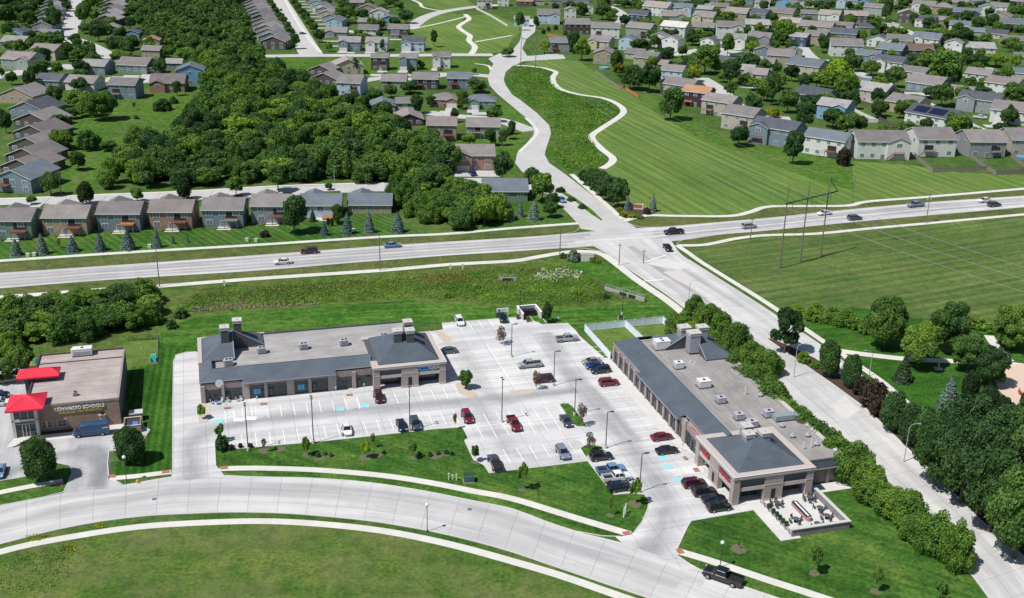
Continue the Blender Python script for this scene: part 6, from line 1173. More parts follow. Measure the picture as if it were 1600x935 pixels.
# front row above the highway (backs to the camera)
FR='''20 373 58 28 e green t kpbRn 4 11
103 367 64 27 e tan t kpbR 4 11
187 361 62 27 e slate t kpbRO 4 11
268 358 62 27 e brick m kpbR 4 11
349 355 60 27 e slate t kpbRG 4 11
424 349 58 27 e grey t kpbR 4 11
501 341 60 20 e paleblue s kpbRO 4 11
578 334 64 14 e tan s bL 4 11'''
FL_=['green-grey house with red deck stairs, leftmost of the front row above the highway','tan house with taupe roof, second from the left in the front row above the highway','grey house with orange deck stairs, third in the front row above the highway','red-brown house, fourth in the front row above the highway','blue-grey house with grey stairs, fifth in the front row above the highway','grey house partly behind a round tree, sixth in the front row above the highway','pale blue house with slate roof and deck, seventh in the row above the highway','low tan house with slate roof and patio, rightmost in the row above the highway']
for ln,lb in zip(FR.splitlines(),FL_):
    q=ln.split(); house(float(q[0]),float(q[1]),float(q[2]),float(q[3]),q[4],q[5],q[6],q[7],float(q[8]),float(q[9]),label=lb,group='houses of the front row')
# left column of gable ends
rows('''26 162 58 12 g tan t . -12 16
42 184 60 12 g slate c . -14 16
50 202 62 12 g brown t . -14 16
50 221 62 12 g brown m . -14 16
43 240 62 12 g brown t . -14 16
38 258 62 13 g brown t . -14 16
30 276 62 14 g brown m . -14 17
22 301 62 22 g slate s k -12 17''','at the left edge','houses in the left edge column')
rows('''75 140 38 14 e slate c . -6
125 142 46 13 e white t . -8
192 155 41 22 e slate t kG -2
262 145 50 15 e brick m w 8
298 132 40 22 g blue s . 10
145 117 40 14 e slate g . -8
207 116 46 14 e green m . -6
190 98 22 10 e paleblue s . 0
236 92 30 14 e tan t c -4
237 79 26 16 g cream o . 10
272 109 26 10 e slate g . 0
25 109 48 16 e sage p w -12
68 94 44 16 e cream p w -12
95 90 30 12 g grey g . -8
25 64 28 14 g blue c . -10
20 77 40 12 e slate g . -8
60 63 22 12 g grey g . 0
84 60 18 8 e navy s . 0
172 56 30 12 g brown g . 4
205 62 26 10 g blue c . 4
243 116 20 10 e brown c . 6''','in the top left cluster')
def rowline(a,b,n,wpx,h,style,walls,roofs,lab,grp,yaw=0,d=None,feat=''):
    A=G(*a);B=G(*b)
    for k in range(n):
        t=k/max(1,n-1); P=A.lerp(B,t); dd=P-Vector((0,0,CH)); px=800+FPX*dd.dot(cR)/dd.dot(cF); py=467.5-FPX*dd.dot(cU)/dd.dot(cF)
        wl=walls[k%len(walls)]; rf=roofs[k%len(roofs)]; s0=sc(A)
        house(px,py,wpx*sc(P)/s0,h*sc(P)/s0,style,wl,rf,feat,yaw,d,label=f'{WN[wl]} gabled house {lab}, {ORD[k] if k else "first"} from its near end',group=grp)
rowline((427,78),(383,-4),17,40,13,'g',['brown','slate','beige','grey','beige','grey'],['m','s','t','g','t','t'],'in the dense row by the wood','dense row left of the straight street',-3,20)
rowline((522,44),(478,-4),10,26,11,'g',['aqua','grey','beige','grey','white'],['s','t','g','t'],'in the row right of the straight street','row right of the straight street',-3,18)
rowline((66,50),(88,-4),9,32,10,'g',['grey','beige','slate'],['s','g','s'],'in the row left of the shady street','row left of the tree-lined street',0,18)
rowline((166,42),(182,-4),8,36,11,'g',['brown','beige','grey'],['g','g','t'],'in the row right of the shady street','row right of the tree-lined street',0,18)
rows('''525 58 34 8 e grey t w 0
574 23 30 10 g tan m . 0
592 30 30 10 g white g . 0
562 12 30 8 e brown t . 0
608 39 28 9 g blue s w 0
572 42 26 8 e tan t w 0
575 55 32 9 e white t . 0
622 55 32 10 e brown m . 0
546 80 34 15 e slate g wg 0
588 81 34 15 e white g wgL 0
645 80 36 14 e paleblue c wgL 0
593 110 27 22 e darkbrown t kGg 0
638 110 27 20 e slate t wg 0
690 107 28 19 e white t wgc 0
500 122 36 12 g brown t . -14 13
506 138 48 13 g brown t . -14 14
545 117 44 14 g cream p . 14 14
545 149 36 19 e paleblue t k -8 14
615 141 37 14 e sage t k 0
664 140 39 16 e darkbrown t k 0
718 139 37 16 e slate s k 0
695 168 38 12 h brick m wg 0
752 171 42 13 h green s wg 0
598 178 38 12 g sage s . 8
633 175 26 14 e white t . 8
640 197 42 10 g darkbrown p . 10 14
690 220 44 24 e tan m k 2
755 216 50 18 e beige t kG 2
741 267 60 24 e brick t wgL 4 13
790 315 66 16 e green s kO 4 13
492 6 30 8 e slate t . 0
530 6 24 8 e grey t . 0
617 60 12 6 e grey c . 0''','right of the wood')
# right subdivision
rows('''1284 244 62 34 e white s kR -28 12
1378 249 78 28 e white t kw 2 15
1462 245 58 34 e white t kG 4 16
1541 246 56 24 e grey t kG 4 16
1603 243 50 24 e beige t k 4 16
1203 227 66 30 g slate c kw -20 14
1150 204 48 24 e beige t kG -22 14
1118 181 46 22 e beige t kG -22 12
1085 167 40 30 e purple o kO -14 11
1055 149 48 16 g beige t . -18 13
1048 125 34 14 g paleblue t . -12 12
1297 188 44 22 e blue g w -20 12''','edging the mown hillside')
rows('''1262 161 46 12 g slate c . -16
1356 160 46 18 e beige g p -14
1338 143 30 14 g slate s . -14
1405 177 46 16 g tan t . -16
1447 199 68 18 e white c S -18
1525 176 60 20 e grey c w -12
1575 194 56 20 g white t g -10
1440 145 50 14 e slate t g -14
1423 126 38 14 e beige t . -14
1560 151 46 20 e white m . -14
1524 136 36 22 g white t . -12
1498 155 34 12 g sage t . -12
1385 114 42 18 g white c w -12
1353 100 36 14 e slate s w -8
1387 93 38 16 e navy s k -4
1433 92 50 14 e brown b w -4
1322 89 50 18 e white t . -8
1252 118 50 16 e beige s . -12
1218 106 42 20 e tan m k -8
1535 89 38 14 e white g . -8
1488 81 26 14 g white t g -6
1443 76 40 16 e white s w -6
1403 77 40 14 e white t w -8
1370 74 32 12 g white c . -6
1315 69 40 18 e slate c k -6
1270 71 34 16 e tan t . -6
1245 73 26 16 e navy g k 0
1272 53 50 12 e beige t . -4
1312 50 34 8 e grey t . -4
1358 53 32 10 e green c . -6
1388 51 26 8 e cream g w -6
1417 36 32 16 g brown p c -4
1443 43 28 12 e white c . -4
1468 43 28 12 e tan t . -6
1498 51 32 12 e white s w -6
1522 57 30 8 e sage s . -6
1556 61 30 8 e cream c . -6
1585 73 34 10 e tan m . -6
1580 51 40 14 e darkbrown s k -6
1560 37 32 12 g tan t . -6
1508 33 40 14 e navy s w -4
1541 26 26 14 g white s . -4
1441 21 34 14 e white t w -4
1472 23 32 12 h tan t . -4
1362 25 28 14 e sage t . -2
1337 36 36 12 e brown p w -2
1294 33 32 10 e white p w -2
1218 32 38 12 e tan t . 0
1264 31 26 10 e green t . 0
1232 45 30 10 e cream g . 0
1254 46 24 8 g white s . 0
1225 14 28 10 g blue t . 0
1258 12 28 12 e white s . 0
1285 10 24 10 g navy g . 0
1322 14 32 14 e paleblue s w 0
1348 12 22 10 g blue c . 0
1385 10 26 8 e white t . 0
1415 8 26 8 h tan t . 0
1500 12 28 8 e grey t . 0
1530 10 26 8 e beige s . 0
1558 20 26 10 e white t . 0
1592 12 28 10 e darkbrown t . 0
1596 102 26 14 e green s . -6
1592 126 30 12 e sage s . -10
1208 50 30 10 e tan t . 0
1240 90 26 10 g sage s . -8''','at the upper right')
rows('''857 38 36 16 e paleblue t w 0
903 54 40 28 e darkbrown t . 6
945 60 46 20 e white t k 4
996 60 38 20 e sage t k 0
1050 58 38 20 e white w k 0
1098 54 34 12 e slate t . -2
1140 58 42 18 e white t w -2
1182 52 38 14 e white g . -2
1184 74 36 16 e grey t w -4
1142 75 44 14 e white g wg -2
1104 75 20 12 g white c g 0
1046 79 24 22 g white t g 0
1028 74 26 18 g white t . 0
978 79 26 18 g paleblue s . 0
1002 76 22 10 e grey t . 0
935 78 34 14 e cream t w 0
874 82 32 16 e grey s k 2
942 101 32 18 g tan t . -10 14
990 93 30 10 e beige t . -8
1006 106 34 16 g tan t . -14 14
1053 37 40 12 e sage t w 0
1097 40 32 14 e cream p w 0
1022 25 38 16 e white p k 0
1062 26 36 14 e paleblue s w 0
996 37 30 14 e navy c . 0
1100 26 26 12 e slate g . 0
1125 22 26 12 e cream t . 0
1148 32 34 12 e tan p . 0
1180 33 30 12 e slate c w 0
900 13 40 10 e brown c . 0
917 22 20 12 g white s . 0
891 29 18 14 g white p . 0
1060 10 36 10 e slate c . 0
1192 94 30 16 g slate m g -8
1178 134 34 18 e beige p wg -10
1162 120 30 12 g grey g . -10
1133 104 28 8 g slate c . -10
815 42 24 12 e paleblue g . 0
820 10 26 8 e brown o . 0
757 14 24 16 e white p k 0
786 10 18 12 g white t . 0
840 8 22 8 e beige t . 0
868 8 20 8 e grey s . 0
960 8 22 8 e white t . 0
985 6 22 8 e tan s . 0
1012 6 22 8 e beige t . 0
1110 8 22 8 e white s . 0
1140 10 22 8 e beige t . 0
1165 8 24 10 e slate s . 0
1190 14 24 10 e white t . 0
1196 110 24 12 e sage t . -10
1030 108 20 8 e brown t . -8''','behind the mown hillside')

# ---- small garden trees filling the far subdivisions
def filler(px,sp,seed,lab,grp):
    for q in sample(px,sp,0.5,seed):
        if any(abs(q.x-a)<w_/2+3.0 and -3.5<q.y-b<d_+2.5 for a,b,w_,d_,_l in HOUSES): continue
        if any((q.x-c.x)**2+(q.y-c.y)**2<64 for c in ROADC): continue
        H=min(HOUSES,key=lambda h:(h[0]-q.x)**2+(h[1]-q.y)**2); sd_=('left of' if q.x<H[0]-H[2]*.4 else 'right of' if q.x>H[0]+H[2]*.4 else 'behind' if q.y>H[1]+4 else 'in front of'); lb=f'small tree {sd_} the '+H[4]; lb=lb if len(lb.split())<=16 else lb.replace(' the ',' ',1).replace(' house with','').replace('small ','').replace(' from its near end','').replace('gabled ','').replace('in the row','in the row')
        o=tree(TRN.choice(['dark','mid','mid','bright']),q,TRN.uniform(6,11.5),TRN.uniform(6,10),lb,grp); o.name='small_garden_tree'; o['category']='garden tree'
filler([(885,2),(1600,2),(1600,60),(1300,45),(885,30)],23,21,'small garden tree between the farthest houses','small trees between far houses')
filler([(1000,40),(1300,50),(1600,70),(1600,235),(1330,225),(1180,150),(1010,120)],21,22,'small garden tree between the houses of the upper right','small trees between the houses at the upper right')
filler([(0,2),(210,2),(210,60),(290,110),(60,150),(0,130)],20,23,'small garden tree between the houses of the top left','small trees between the houses at the top left')
filler([(505,2),(620,2),(640,40),(560,78),(520,60)],21,24,'small garden tree between the houses by the straight street','small trees by the straight street')
# ================================================================ VEHICLES
mat('tyre',(0.015,0.015,0.016),0.85,var=0); mat('rim',(0.38,0.38,0.40),0.3,metal=0.6,var=0); mat('auto_glass',(0.012,0.016,0.02),0.06,var=0,spec=0.7,coat=0.5); mat('lamp_clear',(0.7,0.7,0.7),0.15,var=0); mat('lamp_red',(0.35,0.01,0.01),0.25,var=0); mat('bed_black',(0.02,0.02,0.022),0.7,var=0); mat('plastic_dark',(0.03,0.03,0.032),0.6,var=0)
PC=dict(white=(0.72,0.72,0.72),black=(0.008,0.009,0.012),navy=(0.008,0.014,0.04),blue=(0.012,0.03,0.15),maroon=(0.055,0.006,0.012),red=(0.17,0.006,0.018),silver=(0.36,0.38,0.40),grey=(0.10,0.11,0.12),dgrey=(0.045,0.055,0.075),sky=(0.14,0.24,0.40),tan=(0.30,0.28,0.24),vanblue=(0.022,0.062,0.15),steel=(0.20,0.24,0.32))
for k,c in PC.items(): mat('coat_'+k,c,0.28,var=0,spec=0.5,coat=0.6,metal=0.15 if k in('silver','grey','steel','tan') else 0)
def ring(x,zb,zt,w,tu=0.90):
    zm=zb+(zt-zb)*0.55; return [(x,-w*.93,zb),(x,w*.93,zb),(x,w,zm),(x,w*.98,zt-.08),(x,w*tu,zt),(x,-w*tu,zt),(x,-w*.98,zt-.08),(x,-w,zm)]
VT={}
def glasshouse(st):   # stations (x, belt, top, wbelt, wtop)
    mb=MB(); mb.loft([[(x,-wb,zb),(x,wb,zb),(x,wt,zt),(x,-wt,zt)] for x,zb,zt,wb,wt in st]); return mb
def mkveh(k,body,gh,roof,wheels,r,pillars,front,rear,extra=None):
    B=MB(); B.loft([ring(*s) for s in body])
    for p,q,rr in pillars:
        for sgn in (-1,1): B.seg((p[0],p[1]*sgn,p[2]),(q[0],q[1]*sgn,q[2]),rr,rr,4)
    if extra: extra(B)
    VT[k]=dict(body=B,glass=glasshouse(gh),roof=roof,wheels=wheels,r=r,front=front,rear=rear)
def roofmb(a,b,w,z,taper=.06):
    mb=MB(); mb.loft([[(a,-w*.9,z-.02),(a,w*.9,z-.02),(a,w*.85,z+.02),(a,-w*.85,z+.02)],[(a+.15,-w,z-.02),(a+.15,w,z-.02),(a+.15,w*.9,z+taper),(a+.15,-w*.9,z+taper)],[(b-.15,-w,z-.02),(b-.15,w,z-.02),(b-.15,w*.9,z+taper),(b-.15,-w*.9,z+taper)],[(b,-w*.9,z-.02),(b,w*.9,z-.02),(b,w*.85,z+.02),(b,-w*.85,z+.02)]]); return mb
mkveh('sedan',[(-2.38,.42,.80,.72),(-2.25,.28,.98,.84),(-1.5,.24,1.0,.90),(-.6,.22,.96,.91),(.6,.22,.96,.91),(1.2,.24,.93,.90),(1.9,.26,.82,.86),(2.3,.32,.68,.76),(2.4,.40,.58,.66)],
 [(-1.75,.97,.98,.80,.74),(-.95,.94,1.40,.84,.60),(.25,.93,1.43,.85,.62),(1.15,.92,.95,.80,.72)],roofmb(-1.05,.35,.62,1.42),[(-1.42,.83),(1.45,.83)],.33,
 [((-1.7,.79,.98),(-.95,.61,1.41),.05),((-.3,.86,.94),(-.32,.62,1.44),.035),((.3,.63,1.43),(1.12,.79,.95),.045)],(2.22,.62,.70),(-2.30,.66,.86))
mkveh('suv',[(-2.35,.45,1.0,.80),(-2.25,.32,1.12,.90),(-1.5,.28,1.12,.94),(.7,.28,1.08,.95),(1.3,.3,1.05,.93),(2.0,.32,.98,.90),(2.3,.38,.82,.82),(2.38,.45,.7,.74)],
 [(-2.2,1.1,1.12,.84,.82),(-1.9,1.08,1.66,.87,.70),(.35,1.06,1.70,.88,.70),(1.15,1.03,1.06,.84,.78)],roofmb(-2.02,.42,.72,1.68),[(-1.42,.87),(1.45,.87)],.37,
 [((-2.18,.84,1.1),(-1.9,.71,1.66),.07),((-1.0,.90,1.08),(-1.0,.72,1.70),.06),((-.05,.90,1.08),(-.07,.72,1.70),.035),((.35,.72,1.70),(1.12,.82,1.06),.05)],(2.2,.68,.80),(-2.3,.78,1.0))
def bed(B):
    B.box(-2.95,-2.85,-.92,.92,.7,1.22); B.box(-2.85,-.75,-.96,-.86,.7,1.22); B.box(-2.85,-.75,.86,.96,.7,1.22)
mkveh('pickup',[(-2.95,.5,.78,.88),(-2.85,.42,.80,.92),(-.8,.40,.82,.95),(-.74,.38,1.20,.95),(1.2,.38,1.20,.95),(1.4,.38,1.20,.94),(2.5,.40,1.12,.92),(2.75,.45,1.0,.86),(2.85,.5,.85,.78)],
 [(-.75,1.18,1.20,.86,.84),(-.6,1.18,1.80,.88,.72),(.75,1.18,1.84,.88,.72),(1.45,1.18,1.21,.84,.78)],roofmb(-.7,.82,.74,1.82),[(-1.85,.88),(1.85,.88)],.40,
 [((-.74,.86,1.2),(-.62,.74,1.80),.06),((.1,.91,1.2),(.08,.74,1.83),.04),((.75,.74,1.83),(1.42,.82,1.2),.05)],(2.68,.72,.95),(-2.9,.84,1.0),bed)
mkveh('van',[(-3.45,.45,2.6,.94),(-3.35,.35,2.72,1.0),(1.1,.35,2.75,1.02),(1.7,.35,2.68,1.0),(2.3,.38,2.1,.98),(2.9,.4,1.35,.95),(3.35,.42,1.12,.9),(3.5,.5,.9,.8)],
 [(1.9,1.5,1.55,.985,.985),(2.0,1.5,2.25,1.0,.96),(2.28,1.45,2.13,1.0,.93),(2.95,1.35,1.4,.93,.90)],roofmb(-3.3,1.5,.94,2.73,.05),[(-2.1,.92),(2.4,.92)],.40,
 [((1.7,1.0,1.5),(1.7,1.0,2.6),.03)],(3.3,.75,.85),(-3.42,.9,1.4))
wh=MB(); wh.seg((0,-.12,0),(0,.12,0),1,1,16); WHM=wh.mesh('tyre',MATS['tyre']); rmh=MB(); rmh.seg((0,-.14,0),(0,.14,0),.62,.62,12); RIM=rmh.mesh('rim',MATS['rim'])
lh=MB(); lh.box(-.12,.12,-.17,.17,-.07,.07); LHM=lh.mesh('headlight',MATS['lamp_clear']); lt=MB(); lt.box(-.06,.06,-.12,.12,-.12,.12); LTM=lt.mesh('taillight',MATS['lamp_red'])
mr=MB(); mr.box(-.08,.08,-.12,.12,-.07,.07); MRM=mr.mesh('mirror',MATS['plastic_dark'])
for k,v in VT.items():
    v['bm']=v['body'].mesh('body',MATS['coat_white']); v['gm']=v['glass'].mesh('windows',MATS['auto_glass']); v['rm']=v['roof'].mesh('roof',MATS['paint_white'])
bedm=MB(); bedm.box(-2.84,-.8,-.85,.85,.81,.84); BED=bedm.mesh('truck_bed',MATS['bed_black']); cov=MB(); cov.box(-2.86,-.78,-.9,.9,1.2,1.25); COV=cov.mesh('bed_cover',MATS['bed_black'])
KN=dict(sedan='parked_car',suv='parked_car',pickup='pickup_truck',van='delivery_van')
def car(kind,col,x,y,az,label,group,sx=1.0,cover=False,moving=False):
    v=VT[kind]; t=thing('pickup_truck' if kind=='pickup' else 'delivery_van' if kind=='van' else ('moving_car' if moving else 'parked_car'),label,{'pickup':'pickup truck','van':'van'}.get(kind,'car'),G(x,y)+Vector((0,0,.05)),az,group); t.scale=(sx,sx,sx)
    b=link('body',v['bm'],t); setmat(b,MATS['coat_'+col]); link('windows',v['gm'],t); r_=link('roof',v['rm'],t); setmat(r_,MATS['coat_'+col])
    for wx,wy in v['wheels']:
        for s in (-1,1): w_=link('wheel',WHM,t,(wx,wy*s,v['r'])); w_.scale=(v['r'],1,v['r']); link('rim',RIM,w_)
    fx,fy,fz=v['front']; rx,ry,rz=v['rear']
    for s in (-1,1): link('headlight',LHM,t,(fx,fy*s,fz)); link('taillight',LTM,t,(rx,ry*s,rz)); link('mirror',MRM,t,((.95 if kind!='van' else 2.3),(.98 if kind!='van' else 1.12)*s,1.0 if kind=='sedan' else 1.25 if kind!='van' else 1.7))
    if kind=='pickup': link('bed_cover' if cover else 'truck_bed',COV if cover else BED,t)
    return t
N_=A1+math.pi/2; S_=A2; E_=A1; W_=A1+math.pi; GP='cars parked in the shop car park'
CARS=[('suv','maroon',592,625,S_,'dark red car parked nose out at the foot of the left shop tower'),
('sedan','white',542,675,S_,'white car alone in the lower bay row in front of the left shop building'),
('sedan','navy',627.5,669,S_,'dark blue car parked left of the lamp post, left of a pair'),
('suv','dgrey',649,667,S_,'dark slate car parked right of the lamp post, right of a pair'),
('suv','red',730,656,S_,'bright maroon car at the lawn corner in the middle of the car park'),
('pickup','red',803,667,S_,'red pickup parked beside the tall lamp in the centre bays'),
('sedan','dgrey',884.5,662,S_,'dark grey car beside the grass island'),
('suv','steel',879,712,S_,'silver blue car parked by the lower lawn edge right of the centre'),
('pickup','dgrey',773,728,N_,'black pickup in the lowest bays next to a thin tree'),
('suv','white',718,506,S_,'white car at the far edge of the car park'),
('pickup','black',784,500,S_,'black pickup under the white rental sign at the far edge'),
('sedan','grey',699,552,W_,'dark grey car half hidden behind the left shop tower'),
('pickup','silver',886,533,E_,'silver pickup at the far right of the car park'),
('pickup','silver',827,574,W_,'silver pickup in the central bays above the purple tree'),
('suv','maroon',849,597,W_,'very dark maroon car behind the purple tree'),
('sedan','tan',924,568.5,W_,'tan car, farthest of three parked together near the right shop'),
('sedan','blue',930,575.5,W_,'bright blue car, middle of three parked together near the right shop'),
('suv','navy',938,582.5,W_,'dark navy car, nearest of three parked together near the right shop'),
('suv','red',951,602,E_,'dark red car parked alone just below the trio near the right shop'),
('sedan','red',1034,687,E_,'bright red car parked facing the right shop'),
('sedan','black',1042,708,E_,'low black car beside the accessible bays'),
('suv','black',939,718,E_,'black car beside the small grass island near the exit'),
('pickup','sky',955,739,E_,'blue pickup between the black car and the white pickup'),
('pickup','white',964,751,E_,'white pickup with dark bed in the row near the exit'),
('suv','navy',968,766,E_,'dark navy car at the near end of the row by the exit'),
('suv','maroon',1084,760,E_,'dark wine-red car by the right shop tower, farthest of four'),
('suv','black',1100,773,E_,'large black car by the right shop tower, second of four'),
('sedan','navy',1115,784,E_,'dark blue-black car by the right shop tower, third of four'),
('suv','black',1123,797,E_,'black car by the right shop tower, nearest of four to the lawn')]
for c in CARS: car(c[0],c[1],c[2],c[3],c[4],c[5],GP,1.0,cover=(c[2]==773))
def az(a,b): a=G(*a);b=G(*b); return math.atan2(b.y-a.y,b.x-a.x)
car('pickup','black',1128,907,az((1151,914),(1105,898)),'black pickup truck standing at the kerb of the near street beside a lamp',None,1.15)
car('sedan','sky',1,741,S_,'light blue car at the left edge of the photo','cars by the school')
car('sedan','silver',10,597,E_,'silver car beside the school at the left edge','cars by the school'); car('suv','white',0,634,E_,'white car beside the red school entrance roof','cars by the school'); car('suv','navy',-3,622,E_,'dark car behind the white car by the school','cars by the school')
v=car('van','vanblue',144,680,W_+R(-1),'tall dark blue delivery van with a pale curved stripe in front of the school',None,1.0)
mb=MB(); pts=[(-.3+2.2*k/12,1.25+.35*(abs(k/12-.35)*1.35)**1.5) for k in range(13)]
for (a,b),(c,d) in zip(pts,pts[1:]): mb.add([(-a,1.045,b),(-c,1.045,d),(-c,1.045,d+.11),(-a,1.045,b+.11)],[(0,1,2,3),(3,2,1,0)])
mb.add([(-1.9,1.045,1.5),(-2.25,1.045,1.85),(-1.75,1.045,1.9)],[(0,1,2),(2,1,0)])
obj('curved_stripe',mb,mat('stripe_blue',(0.10,0.45,0.62),0.4,var=0),v); text('van_lettering','prime',0.42,MATS['sign_white'],v,(-2.75,1.05,1.75),(R(90),0,R(180)),0.01,1.0,0.01)
HA=lambda x1,y1,x2,y2: az((x1,y1),(x2,y2))
HWE=az((400,412),(600,398)); HWE2=az((1200,352),(1400,332))
for c in (('sedan','white',442,412.5,HWE+math.pi,'white car on the highway left of a dark red one'),('suv','maroon',483,396,HWE+math.pi,'dark red car in the far lane of the highway'),('sedan','sky',613,386.5,HWE,'blue car on the highway near a utility pole'),
 ('pickup','black',1052,366,az((1100,362),(1000,370)),'black pickup crossing the intersection on the highway'),('sedan','black',1043,390.5,az((1035,380),(1052,398)),'black car turning into the side street at the intersection'),
 ('suv','silver',1170,357,HWE2,'silver car on the highway just right of the intersection'),('sedan','white',1288,336,HWE2+math.pi,'white car on the highway behind the power line poles'),('suv','grey',1335,344,HWE2,'grey car on the highway right of the power line poles'),
 ('pickup','steel',1430,323.5,HWE2+math.pi,'silver blue pickup on the highway beside a wooden pole'),('sedan','white',1538,316,HWE2+math.pi,'white car in the far lane near the right edge'),('suv','dgrey',1553,323,HWE2,'dark car in the near lane at the right edge')):
    car(*c,'cars on the highway',1.12,moving=True)
for c in (('suv','blue',738,274,R(110),'blue car on the driveway of the brick duplex'),('sedan','sky',878,315,az((866,304),(884,325)),'pale blue car on the street beside the median'),('sedan','white',95,109,R(10),'white car in the cul-de-sac at the left'),('pickup','grey',1487,167,R(0),'dark pickup on the subdivision street at the right'),('pickup','white',1531,186,R(-10),'white pickup in a driveway at the far right'),('suv','white',1157,71,R(-10),'dark-windowed white car in a driveway high in the photo'),('suv','dgrey',687,110,R(80),'dark car in the driveway of the white house'),('sedan','white',538,79,R(80),'white car in a driveway below the straight street'),('suv','maroon',536,57,R(0),'dark red car beside the grey porch house'),('sedan','dgrey',439,17,R(100),'small dark car on the straight street'),('sedan','dgrey',473,54,R(0),'dark car near the lower end of the straight street'),('sedan','silver',96,42,R(20),'silver car in a driveway of the tree-lined street'),('sedan','grey',108,27,R(20),'grey car parked on the tree-lined street'),('suv','navy',1556,13,R(0),'navy car on the farthest street at the upper right')):
    car(*c,None,1.1)
# ================================================================ POLES, WIRES, FENCES, SMALL THINGS
mat('pole_dark',(0.06,0.055,0.055),0.5,var=0.05); mat('pole_wood',(0.17,0.15,0.13),0.9,var=0.2); mat('wire',(0.30,0.31,0.30),0.5,var=0); mat('globe',(0.85,0.87,0.85),0.3,var=0); mat('pole_grey',(0.36,0.37,0.38),0.4,var=0.05)
LP=[(490,692.9,10.2,2),(388,705,10.2,2),(640.5,673.4,10.2,2),(784,660,10.0,2),(799,558.3,8.4,1),(865,603.2,8.4,1),(897.6,650,8.4,1),(946.2,700.9,8.1,1),(999,770,8.2,1),(972,492,6.5,1),(812,497,8.0,1)]
NM=['between the lower bays in front of the left shop','at the left end of the lower bays','between the pair of dark cars','beside the red pickup in the centre bays','at the far centre of the car park','beside the dark maroon car','behind the purple tree on the grass island','beside the small grass island near the exit','at the exit next to the young tree','behind the white fence','behind the pale bin enclosure']
for (x,y,h,k),nm in zip(LP,NM):
    t=thing('street_lamp',('tall double-headed' if k==2 else 'slim single-armed')+' car park lamp '+nm,'street lamp',G(x,y),A1,'car park lamps'); mb=MB(); mb.cyl(0,0,0,.75,.3,.3,10); obj('base',mb,MATS['cap_stone'],t); mb=MB(); mb.cyl(0,0,.75,h,.11,.08,8); obj('pole',mb,MATS['pole_dark'],t)
    for s in ((-1,1) if k==2 else (1,)):
        mb=MB(); mb.box(0 if k==1 else -.05,.7 if k==1 else .05,-.06,.06,h-.06,h+.04) if k==1 else mb.box(-.05,.05,0 if s>0 else -.5,.5 if s>0 else 0,h-.05,h+.03); obj('arm',mb,MATS['pole_dark'],t)
        mb=MB(); (mb.box(.55,1.35,-.2,.2,h-.04,h+.1) if k==1 else mb.box(-.25,.25,.35*s-.3*(s<0),.35*s+.3*(s>0),h-.02,h+.12)); obj('lamp_head',mb,MATS['pole_dark'],t)
for x,y,h,nm in ((667.6,831,5.4,'on the verge of the near street'),(1124.8,888,5.0,'behind the black pickup at the kerb'),(198,753,5.2,'beside the school driveway')):
    t=thing('street_lamp','black lamp post with white globe '+nm,'street lamp',G(x,y),0,'globe street lamps'); mb=MB(); mb.cyl(0,0,0,.5,.14,.1,8); mb.cyl(0,0,.5,h-.3,.07,.055,8); obj('pole',mb,MATS['pole_dark'],t)
    mb=MB(); V0,F0=ico(2); mb.add([(v[0]*.32,v[1]*.32,h+v[2]*.34) for v in V0],[tuple(f) for f in F0]); obj('globe',mb,MATS['globe'],t); mb=MB(); mb.cyl(0,0,h-.35,h-.22,.2,.2,8); obj('collar',mb,MATS['pole_dark'],t)
for x,y,h,nm,dx in ((1240,590,8.5,'over the divided street near the mulched median',1),(1412,722,8.5,'over the lower end of the divided street',1),(1358,588,6.5,'on the park side of the divided street',-1),(523,293,8,'behind the front row of houses',1),(695,288,9,'behind the thicket',1),(1076,470,6,'at the corner of the side street',1),(910,283,6,'beside the winding street',1),(832,215,6,'on the bend of the winding street',1)):
    t=thing('street_lamp','pale metal street lamp with curved arm '+nm,'street lamp',G(x,y),0,'curved street lamps'); mb=MB(); mb.cyl(0,0,0,h-1,.11,.07,8); obj('pole',mb,MATS['pole_grey'],t); mb=MB(); P=[(0,0,h-1),(.25*dx,0,h-.4),(.9*dx,0,h-.05),(2.0*dx,0,h)]
    for a,b in zip(P,P[1:]): mb.seg(a,b,.055,.05,6)
    obj('arm',mb,MATS['pole_grey'],t); mb=MB(); mb.box(1.8*dx-.3,1.8*dx+.3,-.13,.13,h-.08,h+.06); obj('lamp_head',mb,MATS['pole_grey'],t)
for x,y,h,nm,tr in ((249.6,448.6,11.6,'left of the drainage strip beside the highway path',0),(594,423,10.4,'beside the highway path in front of the blue car',0),(874.5,401,9.5,'left of the intersection beside the garden bed',0),(1446.5,349,10.7,'beside the highway with grey transformer cans',1),(1172,378,8.0,'right of the intersection beside the path',0),(1331,318,10,'above the highway with a pale crossarm',0),(96,306,9,'at the left behind the tan house',0),(967,415,7,'traffic signal mast in the median of the side street',0),(1005,412,4.5,'short sign mast in the middle of the side street',0)):
    t=thing('utility_pole','slender pole '+nm,'pole',G(x,y),0,'roadside poles'); mb=MB(); mb.cyl(0,0,0,h,.16,.1,7); obj('pole',mb,MATS['pole_wood'],t)
    mb=MB(); mb.box(-.7,.7,-.06,.06,h-.8,h-.68); obj('crossarm',mb,MATS['pole_wood'],t)
    if tr:
        for s in (-1,1): mb=MB(); mb.cyl(.5*s,0,h-2.6,h-1.6,.28,.28,8); obj('transformer',mb,MATS['pole_grey'],t)
